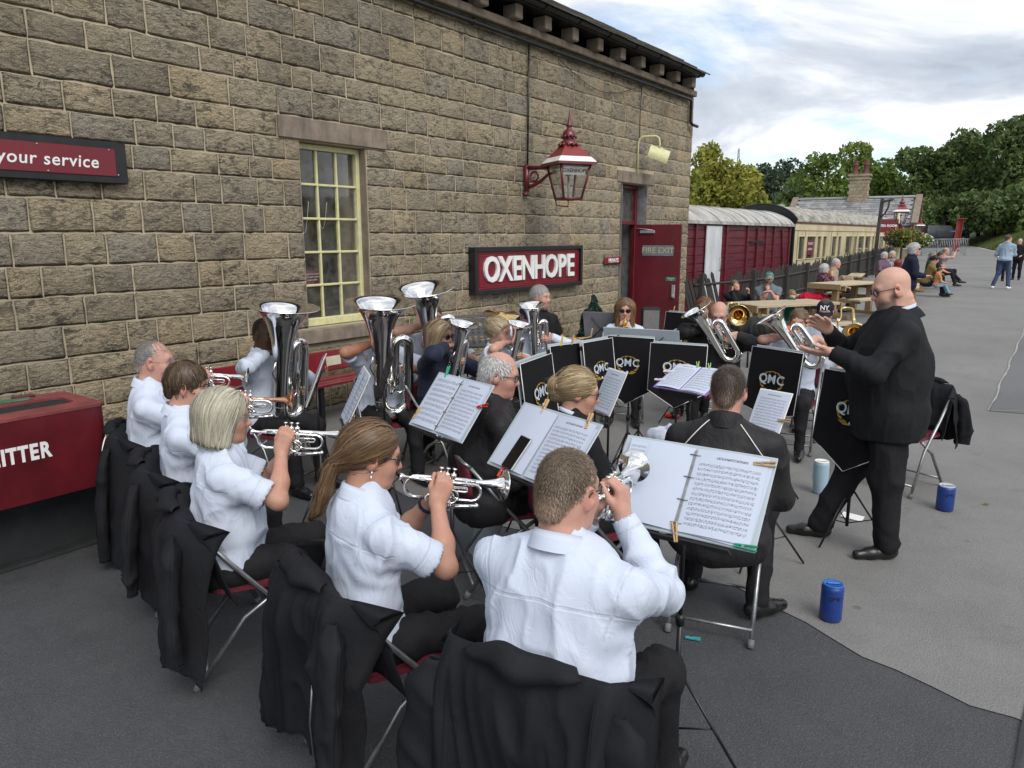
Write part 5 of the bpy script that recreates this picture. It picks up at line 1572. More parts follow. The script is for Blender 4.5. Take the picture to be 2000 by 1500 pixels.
def eye_mesh():
    V, F_ = [], []
    n, mr = 8, 6
    for i in range(mr + 1):
        t = math.pi * i / mr
        for k in range(n): a = 2 * math.pi * k / n; V.append((math.sin(t) * math.cos(a), math.cos(t), math.sin(t) * math.sin(a)))
    for i in range(mr):
        for k in range(n): F_.append((i * n + k, i * n + (k + 1) % n, (i + 1) * n + (k + 1) % n, (i + 1) * n + k))
    V = np.array(V); C = np.where(V[:, 1:2] > .75, A(.03, .03, .035), A(.62, .6, .58))
    return V, np.array(F_), C
EYE = eye_mesh()

# ---- hair
def hair_prims(style):
    if style in ('short', 'crew', 'boy'):
        g = {'short': .0, 'crew': -.0045, 'boy': .006}[style]
        P = [ell((0, -.017, .036), (.081 + g, .104 + g, .096 + g), k=.01), cone((0, -.06, .0), (0, -.078, -.035), .058 + g, .046, .03)]
        P += [ell((0, .105, -.035), (.082 if style != 'boy' else .07, .075, .095 if style != 'boy' else .085), k=.012, op='-'), plane((0, -.05, -.062), (0, .18, -1), .01), ell((.085, .012, -.042), (.03, .045, .042), k=.01, op='-'), ell((-.085, .012, -.042), (.03, .045, .042), k=.01, op='-')]
    elif style in ('fringe', 'receding'):
        P = [ell((0, -.019, .032), (.082, .102, .088), k=.01), cone((0, -.06, .0), (0, -.078, -.035), .058, .046, .03)]
        P += [ell((0, .03, .125), (.078, .12, .085) if style == 'fringe' else (.055, .085, .06), k=.015, op='-'), ell((0, .105, -.02), (.09, .085, .12), k=.012, op='-'), plane((0, -.05, -.062), (0, .18, -1), .01), ell((.085, .012, -.042), (.03, .045, .042), k=.01, op='-'), ell((-.085, .012, -.042), (.03, .045, .042), k=.01, op='-')]
    elif style in ('tail', 'bun'):
        P = [ell((0, -.02, .036), (.084, .106, .098), k=.01), cone((0, -.07, .0), (0, -.10, -.03), .062, .04, .03)]
        P += [ell((0, .108, -.03), (.074, .07, .10), k=.012, op='-'), plane((0, -.05, -.075), (0, .35, -1), .01), ell((.085, .018, -.05), (.03, .045, .045), k=.01, op='-'), ell((-.085, .018, -.05), (.03, .045, .045), k=.01, op='-')]
        if style == 'tail':
            P += [cone((0, -.118, -.035), (.004, -.138, -.075), .016, .021, .010), cone((.004, -.138, -.075), (.006, -.145, -.15), .022, .023, .02), cone((.006, -.145, -.15), (.0, -.158, -.225), .023, .013, .02), cone((.0, -.158, -.225), (-.02, -.175, -.262), .013, .005, .02)]
        else:
            P += [ell((0, -.138, .012), (.040, .034, .042), k=.012), cone((0, -.12, -.02), (0, -.13, -.06), .022, .014, .02)]
    elif style == 'topbun':
        P = hair_prims('tail')[:6] + [ell((0, -.112, .075), (.036, .034, .034), k=.010)]
    elif style in ('bob', 'long', 'curly'):
        if style == 'bob': low, r1 = -.115, .055
        elif style == 'long': low, r1 = -.25, .045
        else: low, r1 = -.07, .05
        P = [ell((0, -.022, .03), (.095, .116, .106), k=.02), cone((0, -.055, .0), (0, -.072, low + .02), .088, r1 + .022, .05)]
        for s in (-1, 1): P += [cone((s * .062, .006, .045), (s * .076, .012, low), .036, .026 if style == 'bob' else .03, .04), cone((s * .066, -.045, .02), (s * .075, -.045, low), .042, .032, .04)]
        P += [ell((0, .118, -.045), (.062, .082, .125), k=.012, op='-'), ell((0, .06, -.14), (.055, .085, .10), k=.02, op='-')]
        if style == 'bob': P += [plane((0, 0, -.125), (0, -.1, -1), .012)]
    else: P = []
    return P
def hair_flow(style, P):
    crown = A(0, -.055, .125)
    d = P - crown
    if style in ('tail', 'bun', 'topbun'):
        tie = {'tail': A(0, -.125, -.035), 'bun': A(0, -.13, .0), 'topbun': A(0, -.105, .07)}[style]
        d = tie - P
        if style == 'tail':
            beyond = (P[:, 1] < -.118) & (P[:, 2] < -.03)
            d = np.where(beyond[:, None], np.array([[.0, -.12, -1.0]]), d)
        if style == 'bun':
            b = np.linalg.norm(P - A(0, -.138, .012), axis=1) < .05
            sw = np.cross(P - A(0, -.138, .012), A(0, 1, .3)); d = np.where(b[:, None], sw, d)
    elif style in ('bob', 'long', 'curly'):
        part = np.stack([np.sign(P[:, 0] + .02) * .6, -.25 + 0 * P[:, 0], -1.0 * np.clip((.13 - P[:, 2]) / .06, .15, 3)], 1)
        d = part
        if style == 'curly': d = d + rng.normal(0, .9, P.shape)
    elif style == 'boy':
        d = np.stack([P[:, 0] * 1.2, P[:, 1] + .055, (P[:, 2] - .13) * 1.0 - .03], 1)
    elif style in ('short', 'crew'):
        d = np.stack([P[:, 0] * .8, (P[:, 1] + .06) * .9, P[:, 2] - .125], 1) + rng.normal(0, .012, P.shape)
    return d / (np.linalg.norm(d, axis=1)[:, None] + 1e-9)
def make_hair(parent, style, c1, c2, M, org, h, strands, seed=0, skin=None):
    prims = hair_prims(style)
    if not prims: return None
    V, F_ = solid(prims, h)
    r_ = np.random.default_rng(seed)
    N = vnormals(V, F_)
    if style in ('bob', 'long', 'tail', 'bun', 'topbun'):
        fl = hair_flow(style, V); side = np.cross(fl, N)
        streak = vnoise(np.stack([V[:, 0] * 130, V[:, 1] * 130, V[:, 2] * 22], 1), seed)
    else: streak = vnoise(V * 190, seed)
    V = V + N * ((streak - .5) * (.006 if style not in ('crew', 'short', 'fringe', 'receding') else .0012))[:, None]
    base = np.asarray(c1) * .55 + np.asarray(c2) * .25
    C = base * (.55 + .7 * streak)[:, None]
    parts = [(V, F_, C)]
    if strands:
        L = {'crew': .009, 'short': .018, 'boy': .055, 'fringe': .022, 'receding': .022, 'tail': .16, 'bun': .13, 'topbun': .12, 'bob': .17, 'long': .24, 'curly': .07}[style]
        S = 3 if L < .03 else 5
        idx = r_.choice(len(V), strands)
        P = V[idx] + r_.normal(0, h * .4, (strands, 3))
        off = r_.uniform(.0, .007 if L > .03 else .004, strands)
        off = off + (r_.random(strands) < .05) * (L > .03) * r_.uniform(.004, .018, strands)
        lift = {'crew': .5, 'short': .4, 'fringe': .35, 'receding': .4}.get(style, 0)
        wd = r_.uniform(.0009, .0022, strands) * (1.0 if L > .03 else .7) * (1 + (h > .006) * .7)
        pts, nn = [], []
        ln = L * r_.uniform(.5, 1.1, strands)
        for s in range(S + 1):
            g = sdf_grad(prims, P, .004)
            d0 = sdf_pts(prims, P)
            if lift: P = P + g * (np.clip(-d0, 0, .01))[:, None] if s == 0 else P
            else: P = P - g * (d0 - off)[:, None] * .8
            pts.append(P.copy()); nn.append(g)
            f = hair_flow(style, P); f = f - g * (f * g).sum(1)[:, None] * (1 if not lift else .6)
            f = f / (np.linalg.norm(f, axis=1)[:, None] + 1e-9)
            if lift: f = f * (1 - lift * .5) + g * lift * (.9 if s == 0 else .35); f /= np.linalg.norm(f, axis=1)[:, None]
            f = f + r_.normal(0, .05, f.shape)
            P = P + f * (ln / S)[:, None]
        pts = np.stack(pts, 1); nn = np.stack(nn, 1)
        tan = np.gradient(pts, axis=1); tan /= np.linalg.norm(tan, axis=2)[:, :, None] + 1e-9
        sd = np.cross(tan, nn); sd /= np.linalg.norm(sd, axis=2)[:, :, None] + 1e-9
        tap = np.linspace(1, .25, S + 1)[None, :, None]
        Vs = np.concatenate([pts - sd * wd[:, None, None] * tap, pts + sd * wd[:, None, None] * tap], 2).reshape(-1, 3)
        b = np.arange(strands)[:, None] * (S + 1) * 2 + np.arange(S)[None, :] * 2
        Fs = np.stack([b, b + 1, b + 3, b + 2], 2).reshape(-1, 4)
        mixv = r_.uniform(0, 1, strands) ** 1.2
        Cs = (np.asarray(c1)[None] * (1 - mixv[:, None]) + np.asarray(c2)[None] * mixv[:, None]) * r_.uniform(.75, 1.15, (strands, 1))
        Cs = np.repeat(Cs, (S + 1) * 2, 0)
        parts.append((Vs, Fs, Cs))
    V, F_, C = merge(parts)
    if skin is not None and style in ('crew', 'short'):
        f_ = np.clip((.02 - V[:, 2]) / .075, 0, 1) * (.75 if style == 'crew' else .4)
        C = C * (1 - f_[:, None]) + (A(c2) * .45 + skin * .45) * f_[:, None]
    V = V @ M.T + org
    return np_mesh('hair', V, F4=F_, mats=M_HAIR, parent=parent, col=C)

# ---- hands
def hand_prims(w, d, n, side, curl=.6, spread=0.0, s=1.0, thumb=.5, fcurl=None):
    w = A(w); d = unit(d); n = np.asarray(n, float); n = unit(n - d * (n @ d))
    t = np.cross(d, n) * side
    P = []
    kx = (.030, .010, -.010, -.028); ky = (.086, .092, .088, .080)
    for i in range(4):
        K = w + d * ky[i] * s + t * kx[i] * s
        P.append(cone(w + t * kx[i] * .55 * s, K, .019 * s, .0125 * s, .014))
    for i in range(4):
        K = w + d * ky[i] * s + t * kx[i] * s
        c_ = fcurl[i] if fcurl else curl
        ln = (.043, .047, .044, .035); l2 = (.026, .029, .027, .021); l3 = (.021, .023, .022, .018)
        ang = c_ * .9; p0 = K
        sp = t * spread * (kx[i] / .03)
        for L, r0, r1, da in ((ln[i], .0098, .0090, c_ * 1.05), (l2[i], .0088, .0082, c_ * .8), (l3[i], .0082, .0066, 0)):
            dr_ = unit(d * math.cos(ang) + n * math.sin(ang) + sp)
            p1 = p0 + dr_ * L * s
            P.append(cone(p0, p1, r0 * s, r1 * s, .0045)); p0 = p1; ang += da
    b = w + d * .022 * s + t * .022 * s
    d1 = unit(d * .75 + t * (.75 - .35 * thumb) + n * (.25 + .5 * thumb)); p1 = b + d1 * .046 * s
    d2 = unit(d * .95 + t * (.25 - .35 * thumb) + n * (.2 + .45 * thumb)); p2 = p1 + d2 * .034 * s; p3 = p2 + unit(d2 + n * .15) * .026 * s
    P += [cone(b, p1, .018 * s, .0125 * s, .016), cone(p1, p2, .0115 * s, .0098 * s, .006), cone(p2, p3, .0098 * s, .0075 * s, .005)]
    return P
def ik(S, W, l1, l2, hint):
    S, W = A(S), A(W); v = W - S; L = np.linalg.norm(v)
    if L > (l1 + l2) * .995: W = S + v / L * (l1 + l2) * .995; v = W - S; L = np.linalg.norm(v)
    a = (l1 * l1 - l2 * l2 + L * L) / (2 * L); hgt = math.sqrt(max(0, l1 * l1 - a * a))
    u = v / L; hn = A(hint) - u * (A(hint) @ u); hn = unit(hn)
    return S + u * a + hn * hgt, W

# ---- clothing relief
def wrinkle(V, F_, ends, amp=.006, seed=0, foc=()):
    N = vnormals(V, F_)
    q = V + .03 * np.stack([vnoise(V * 6, seed + 1), vnoise(V * 6, seed + 2), vnoise(V * 6, seed + 3)], 1)
    n1 = vnoise(q * A(9, 9, 5), seed + 4); r1 = (1 - np.abs(2 * n1 - 1)) ** 3.2
    n2 = vnoise(q * A(17, 17, 8), seed + 5); r2 = (1 - np.abs(2 * n2 - 1)) ** 3
    disp = amp * (r1 * 1.9 + r2 * .7 - .55)
    for (c, ax_, rad, freq, am) in foc:          # folds that gather round a bend
        d = V - A(c); t = d @ unit(ax_); r = np.linalg.norm(d, axis=1)
        w = np.exp(-(r / rad) ** 2)
        ph = vnoise(V * 9, seed + 7) * 5
        disp = disp + w * am * np.sin(t * freq + ph)
    for e_ in ends or ():
        disp = disp * np.clip((np.linalg.norm(V - e_, axis=1) - .06) / .06, .12, 1)
    return V + N * disp[:, None]

TOPS = {}
def make_person(label, loc, rz, s=1.0, b=1.0, sex='m', seated=True, lean=4, head=(0, 0, 0), skin=(.56, .33, .24), hair=('short', (.10, .06, .035), (.2, .13, .08)),
                top='short', topmat=None, bottom=None, right=None, left=None, vox=.012, hvox=.006, strands=900, collar=True, glasses=None, stubble=0.0, browc=None,
                legs=None, shoes=True, seed=1, cat='person', group=None, headkind=None, arm_vox=None, belly=0.0, hem=None, kneespread=.0, headoff=(0, 0, 0), tie=False, z0=None, seatz=.45, undershirt=False, hipw=1.0, sw=None, wr=1.0, bare_legs=None, legr=1.0, extra=None):
    """a clothed figure: body (head, neck, arms, hands) one mesh; hair, shirt, trousers, shoes, glasses its parts"""
    root = empty('person', loc, rz, label, cat, group)
    root.scale = (s, s, s)
    skin = A(skin)
    fem = sex == 'f'
    pz = (seatz / s + .075) if seated else .93
    P0 = A(0, 0, pz)
    lr = R(lean); sp = A(0, math.sin(lr), math.cos(lr)); fw = A(0, math.cos(lr), -math.sin(lr))
    N = P0 + sp * .515
    sw = sw or ((.165 if fem else .188) * (1 + (b - 1) * .45))
    S = {+1: N + A(sw, 0, 0) - sp * .075, -1: N + A(-sw, 0, 0) - sp * .075}
    HM = rotm(*[R(a) for a in head])
    HC = N + sp * .075 + A(0, .028, .085) + A(*headoff)
    hk = headkind or ('f' if fem else 'm')
    info = {'root': root, 'HM': HM, 'HC': HC, 'S': S, 'mouth': HC + HM @ A(0, .106, -.068), 'fwd': HM @ A(0, 1, 0), 'N': N}
    # arms
    l1, l2 = (.285, .255) if not fem else (.265, .24)
    arms = {}
    for sd, hd in ((1, right), (-1, left)):
        if hd is None: hd = dict(w=(sd * .17, .33, pz + .09), d=(-.2 * sd, 1, -.1), n=(0, 0, -1), curl=.35)
        if callable(hd): hd = hd(info)
        hint = hd.get('hint', (sd * .5, -.35, -.9))
        E, W = ik(S[sd], hd['w'], l1, l2, hint)
        arms[sd] = (E, W, hd)
    # ---- body: head, neck, trunk, arms and hands grown as one surface
    gir = .85 + .15 * b
    B = [ell(P0 + sp * .34, (.125 * b, .075 * b, .16), rotm(0, -lr), .05), cone(N - sp * .06 - fw * .012, S[1] - sp * .01, .04, .036, .04), cone(N - sp * .06 - fw * .012, S[-1] - sp * .01, .04, .036, .04)]
    B += xf(head_prims(hk), HM, HC)
    nr = .050 if fem else (.060 if hk != 'h' else .066)
    B += [cone(HC + HM @ A(0, -.030, -.05), N - sp * .01 - fw * .022, nr, nr * 1.05, .045), cone(N - fw * .022, N - sp * .10 - fw * .015, nr * 1.05, nr * 1.3, .04)]
    for sd in (1, -1):
        E, W, hd = arms[sd]
        fa = unit(W - E)
        ua = .046 * gir * (.92 if fem else 1.0) if top in ('short', 'tee', 'none') else .034
        B += [cone(S[sd], E, ua * 1.06, ua * .86, .03), cone(E, E + fa * .09, ua * .86, ua * .9, .03), cone(E + fa * .09, W, ua * .88, .0265, .03)]
        B += hand_prims(W, hd['d'], hd['n'], sd, hd.get('curl', .5), hd.get('spread', 0), hd.get('hs', .98 if not fem else .92), hd.get('thumb', .5), hd.get('fcurl'))
    V, F_ = solid(B, hvox)
    Vh = (V - HC) @ HM
    fm, fbrow, fsock, fstub = face_colour(Vh)
    C = skin * fm * (1 - .10 * vnoise(V * 40, seed)[:, None] * A(0, 1, 1))
    bc = A(browc) if browc is not None else A(hair[1]) * .8 + skin * .15
    C = C * (1 - fbrow[:, None] * .75) + bc * fbrow[:, None] * .75
    C = C * (1 - fsock[:, None] * .2)
    if stubble: C = C * (1 - fstub[:, None] * stubble) + A(.085, .078, .073) * fstub[:, None] * stubble
    parts = [(V, F_, C)]
    for sx in (-1, 1):
        ev = EYE[0] * .0105 + A(sx * .031, .0775, .003)
        parts.append((ev @ HM.T + HC, EYE[1], EYE[2]))
    V, F_, C = merge(parts)
    np_mesh('body', V, F4=F_, mats=M_SKIN, parent=root, col=C)
    # ---- hair
    if hair and hair[0]: make_hair(root, hair[0], hair[1], hair[2], HM, HC, max(.0054, min(hvox, .0064)) if hvox < .0105 else .0105, strands, seed, skin)
    # ---- top
    bel = belly
    T = [ell(P0 + sp * .37, (.165 * b if not fem else .155 * b, .105 * b, .19), rotm(0, -lr), .06),
         ell(P0 + sp * .17 + fw * (.012 + bel * .5), (.172 * b, (.118 + bel) * b, .22), rotm(0, -lr), .06),
         ell(P0 + sp * .0, (.186 * b * hipw, .145 * b, .125), rotm(0, -lr), .06),
         cone(N - sp * .035 - fw * .01, N + sp * .055, .06 * (.9 + .1 * b), .052, .05)]
    if fem: T += [ell(P0 + sp * .335 + fw * .075 + A(.07, 0, 0), (.068, .058, .066), k=.05), ell(P0 + sp * .335 + fw * .075 - A(.07, 0, 0), (.068, .058, .066), k=.05)]
    jk = top in ('jacket', 'suit')
    ex = .010 if jk else 0
    cuts = []; foc = []
    for sd in (1, -1):
        E, W, hd = arms[sd]; ua = unit(E - S[sd]); fa = unit(W - E)
        T += [cone(N - sp * .045 - fw * .012, S[sd] - A(0, .008, 0) - sp * .008, .066 * (.8 + .2 * b) + ex, .050 * (.85 + .15 * b) + ex, .06)]
        T += [cone(P0 + sp * .33 + A(sd * .10 * b, 0, 0), S[sd] + ua * .11, .078, .046 * gir, .05)]
        if top in ('short', 'tee'):
            e_ = S[sd] + ua * (l1 * (.72 if top == 'short' else .62))
            T += [cone(S[sd], e_, .047 * gir, .069 * gir if top == 'short' else .060 * gir, .05)]
            cuts.append((e_, ua))
            foc += [(S[sd] + ua * .12, unit(ua + A(0, 0, .6)), .09, 95, .0035), (S[sd] - A(sd * .06, 0, .13), A(sd, 0, 1), .10, 85, .006)]
        else:
            r2 = (.053 if not jk else .060) * gir; r3 = .040 if not jk else .047
            T += [cone(S[sd], E, .048 * gir + ex, r2 + .002, .05), cone(E, W - fa * .012, r2 + .002, r3, .03)]
            cuts.append((W - fa * .012, fa))
            foc += [(E, fa, .085, 90, .0065), (S[sd] - A(sd * .05, 0, .10), A(sd, 0, 1), .09, 70, .005), (E + fa * .14, fa, .08, 110, .004)]
    hemz = hem if hem is not None else (-.045 if not jk else -.13)
    if jk: T += [ell(P0 + sp * .2, (.170 * b, (.128 + bel) * b, .26), rotm(0, -lr), k=.06), ell(P0 - sp * .06, (.185 * b * hipw, .145 * b, .13), k=.06)]
    if extra: T += extra(P0, sp, fw)
    T.append(plane(P0 + sp * hemz, -sp if not seated else A(0, .15, -1), .01))
    if top != 'none':
        Tc = list(T)
        for (e_, ax_) in cuts:
            # open sleeve end: hollow it and trim beyond it
            if top in ('short', 'tee'): Tc.append(('c', e_ + ax_ * .066, e_ + ax_ * .085, .078, .078, .004, '-'))
            else: Tc.append(('c', e_ + ax_ * .036, e_ + ax_ * .05, .048, .048, .004, '-'))
        v, f = solid(Tc, vox)
        v0 = v
        seam = np.full(len(v), 1.0)
        if top == 'short' or top == 'long':
            rel = v0 - P0
            zs = rel @ sp; ys = rel @ fw
            yk = np.abs(zs - (.40 - .02 * np.abs(rel[:, 0]) / .2))
            seam = np.where(ys < .02, yk, 1.0)
            for sd in (1, -1):
                ax_ = unit(A(sd, 0, -.25)); sv = np.abs((v0 - (S[sd] - A(sd * .012, 0, 0))) @ ax_)
                near = np.linalg.norm(v0 - S[sd], axis=1) < .16
                seam = np.minimum(seam, np.where(near, sv, 1.0))
            for (e_, ax_) in cuts:
                off = .035
                sv = np.abs((v0 - (e_ - ax_ * off)) @ ax_); near = np.linalg.norm(v0 - e_, axis=1) < .11
                seam = np.minimum(seam, np.where(near, sv, 1.0))
        foc += [(P0 + sp * .06, sp, .12, 62, .006 * wr), (P0 + sp * .12 + A(.12, -.05, 0), sp, .10, 80, .004 * wr)]
        v = wrinkle(v, f, [c_[0] for c_ in cuts], .008 * wr if not jk else .006 * wr, seed, foc)
        np_mesh({'short': 'shirt', 'long': 'shirt', 'tee': 'shirt', 'jacket': 'jacket', 'suit': 'jacket'}[top], v, F4=f, mats=topmat or M_SHIRT, parent=root, attrs={'seam': seam})
    # ---- collar
    if collar:
        prof = [(.060, -.012), (.0605, .036), (.064, .042), (.073, .022), (.083, -.010)] if collar != 'stand' else [(.066, -.03), (.062, .03), (.064, .05), (.070, .045), (.076, .0), (.08, -.03)]
        if collar == 'wide': prof = [(.058, -.01), (.061, .03), (.066, .036), (.084, .012), (.10, -.018)]
        n_ = 30; gap = R(26)
        V, F_ = [], []
        nb = (1.08 if not fem else .92) * (.88 + .12 * b) * (1.2 if hk == 'h' else 1)
        for i in range(n_ + 1):
            a = -math.pi / 2 - math.pi + gap + (2 * math.pi - 2 * gap) * i / n_     # starts beside the front opening, runs round the back
            front = (math.sin(a) + 1) / 2
            for r_, z_ in prof:
                rx, ry = r_ * nb * math.cos(a) * 1.0, r_ * nb * math.sin(a) * 1.08
                V.append(N + A(rx, 0, 0) + fw * (ry - .020) + sp * (z_ + .030 - .040 * front))
        # fix start: front is +fw (a = pi/2)
        V = np.array(V); m_ = len(prof)
        F_ = np.array([(i * m_ + j, (i + 1) * m_ + j, (i + 1) * m_ + j + 1, i * m_ + j + 1) for i in range(n_) for j in range(m_ - 1)])
        cm = M_COLLAR if (topmat is None or topmat in (M_SHIRT, M_SHIRTPLAIN)) and not jk else topmat
        np_mesh('collar', V, F4=F_, mats=cm, parent=root)
        if undershirt:
            sprof = [(.0600, -.02), (.0605, .040), (.0635, .045), (.0655, .030), (.067, -.01)]; V2 = []
            for i in range(n_ + 1):
                a = -1.5 * math.pi + gap * .5 + (2 * math.pi - gap) * i / n_; front = (math.sin(a) + 1) / 2
                for r_, z_ in sprof: V2.append(N + A(r_ * nb * math.cos(a), 0, 0) + fw * (r_ * nb * math.sin(a) * 1.08 - .020) + sp * (z_ + .042 - .045 * front))
            F2 = np.array([(i * 5 + j, (i + 1) * 5 + j, (i + 1) * 5 + j + 1, i * 5 + j + 1) for i in range(n_) for j in range(4)])
            np_mesh('shirt_collar', np.array(V2), F4=F2, mats=M_COLLAR, parent=root)
    # ---- shirt front and lapels where the jacket is open
    if jk and undershirt:
        q = MB(); c_ = P0 + sp * .36 + fw * (.108 * b + .012)
        pts = [N + fw * .055 + sp * .02 + A(-.05, 0, 0), N + fw * .055 + sp * .02 + A(.05, 0, 0), P0 + sp * .24 + fw * (.122 * b + bel * .8) ]
        pts2 = [p - fw * .03 for p in pts]
        q.add([tuple(p) for p in pts] + [tuple(p) for p in pts2], [(0, 2, 1), (3, 4, 5), (0, 1, 4, 3), (1, 2, 5, 4), (2, 0, 3, 5)]); q.build('shirt_front', M_COLLAR, root)
        if tie:
            q = MB(); t0 = N + fw * .062; t1 = P0 + sp * .26 + fw * (.13 * b + bel * .8)
            q.tube([tuple(t0), tuple(t0 * .75 + t1 * .25), tuple(t1)], [.014, .02, .03], 6, flat=.3); q.build('tie', M_BLACKCLOTH, root)
    # ---- trousers
    HW = .092 * (.8 + .2 * b)
    if legs is None:
        if seated:
            kx = .13 + kneespread
            legs = {1: ((kx, .43, pz - .03), (kx + .01, .46, .10)), -1: ((-kx, .43, pz - .03), (-kx - .01, .46, .10))}
        else: legs = {1: ((.10, .02, .50), (.11, -.02, .09)), -1: ((-.10, .02, .50), (-.11, -.02, .09))}
    L = [ell(P0 - sp * .01, (.168 * b * hipw, .128 * b, .12), k=.05)]
    if seated: L += [ell(P0 + A(0, -.01, -.03), (.17 * b * hipw, .14 * b, .09), k=.05)]
    cutsL = []
    foc = []
    tb = .9 + .1 * b
    for sd in (1, -1):
        K, An = A(legs[sd][0]), A(legs[sd][1])
        hp = P0 + A(sd * HW, .01, -.03)
        L += [cone(hp, K, .088 * tb * b ** .5 * legr ** .5, .066 * tb * legr, .05), cone(K, An, .062 * tb * legr, (.052 * tb if not fem else .046) * legr, .04)]
        cutsL.append((An, unit(An - K)))
        foc += [(K, unit(An - K + A(.2, .1, .3)), .1, 75, .005), (K * .5 + hp * .5, unit(K - hp + A(.3, 0, .2)), .12, 48, .005), (An * .85 + K * .15, unit(An - K + A(.3, .2, 0)), .08, 85, .004)]
    if bare_legs is None:
        v, f = solid(L, max(vox * 1.2, .015))
        v = wrinkle(v, f, None, .008, seed + 20, foc)
        np_mesh('trousers', v, F4=f, mats=bottom or M_BLACKTROUSER, parent=root)
    if shoes:
        for sd in (1, -1):
            An = A(legs[sd][1]); dirx = A(legs[sd][2]) if len(legs[sd]) > 2 else A(.12 * sd, 1, 0)
            dx_ = unit(A(dirx[0], dirx[1], 0)); side = A(dx_[1], -dx_[0], 0)
            zs = An[2] - .055
            Pm = [cone(An - dx_ * .035 + A(0, 0, -.045), An + dx_ * .09 + A(0, 0, -.055), .042, .038, .03), cone(An + dx_ * .09 + A(0, 0, -.055), An + dx_ * .175 + A(0, 0, -.062), .038, .030, .03), cone(An + A(0, 0, .02), An + A(0, 0, -.05), .040, .044, .03), plane(An + A(0, 0, -.092), (0, 0, -1), .008)]
            v, f = solid(Pm, max(.011, vox * .8)); np_mesh('shoe', v, F4=f, mats=shoes if not isinstance(shoes, bool) else M_SHOE, parent=root)
    # ---- spectacles
    if glasses:
        q = MB(); fr = M_BLACK if glasses != 'wire' else M_STEEL
        wv = .0022 if glasses != 'wire' else .0013
        HMm = Matrix(HM.tolist()); hc = Vector(HC.tolist())
        tr = lambda x, y, z: hc + HMm @ Vector((x, y, z))
        hw_, hh_ = (.024, .019) if glasses == 'sun' else (.0225, .0165)
        for sx in (-1, 1):
            ring = [tr(sx * .033 + hw_ * math.copysign(abs(math.cos(a)) ** .7, math.cos(a)), .1035 - .012 * abs(sx * .033 + hw_ * math.cos(a)) / .05, .003 + hh_ * math.copysign(abs(math.sin(a)) ** .7, math.sin(a))) for a in np.linspace(0, 2 * math.pi, 17)]
            q.tube(ring, wv, 5)
            q.tube([tr(sx * .056, .094, .010), tr(sx * .076, .05, .013), tr(sx * .0835, .0, .014), tr(sx * .083, -.018, .002)], wv, 5)
        q.tube([tr(-.010, .107, .008), tr(0, .110, .010), tr(.010, .107, .008)], wv, 5)
        g_ = q.build('spectacles', fr, root)
        for sx in (-1, 1):
            q = MB(); ring = [tr(sx * .033 + hw_ * .96 * math.copysign(abs(math.cos(a)) ** .7, math.cos(a)), .1035 - .012 * abs(sx * .033 + hw_ * math.cos(a)) / .05, .003 + hh_ * .96 * math.copysign(abs(math.sin(a)) ** .7, math.sin(a))) for a in np.linspace(0, 2 * math.pi, 17)[:-1]]
            q.add(ring, [list(range(16))], 0); q.build('lens', M_GLASSDARK if glasses == 'sun' else M_LENS, g_)
    root['_z'] = 0
    del root['_z']
    info.update(arms=arms, P0=P0, sp=sp, fw=fw)
    bpy.context.view_layer.update()
    return info
def cap_on(info, mat_, brim=True, letters=None, bl=.075):
    root = info['root']; M4 = Matrix.Translation(Vector(info['HC'].tolist())) @ Matrix(info['HM'].tolist()).to_4x4() @ Matrix.Translation((0, -.012, .035))
    q = MB()
    prof = [(.094 * math.cos(a), .092 * math.sin(a)) for a in np.linspace(0, math.pi / 2 - .01, 9)]
    q.lathe([(.092, -.012)] + prof, 20, M4 @ Matrix.Diagonal((.93, 1.12, 1, 1)))
    V, F_ = [], []
    for i in range(13):
        a = R(28) + R(124) * i / 12
        for j in range(4):
            rr = 1 + j * bl / .105 / 3 * math.sin(a) ** .6
            V.append(M4 @ Vector((.0875 * math.cos(a) * (1 + .04 * j), .104 * math.sin(a) * rr, -.010 - .010 * j * math.sin(a) - .02 * abs(math.cos(a)) * j / 3)))
    for i in range(12):
        for j in range(3): F_.append((i * 4 + j, (i + 1) * 4 + j, (i + 1) * 4 + j + 1, i * 4 + j + 1))
    if brim: q.add(V, F_, 0, True)
    c_ = q.build('cap', mat_, root)
    if letters:
        o = lettering(letters, .062, .001, M_WHITE, c_, (0, 0, 0), (0, 0, 0), bold=.002, name='cap_lettering')
        o.matrix_local = M4 @ Matrix.Translation((0, .1, .035)) @ Euler((R(72), 0, R(180))).to_matrix().to_4x4()
    return c_
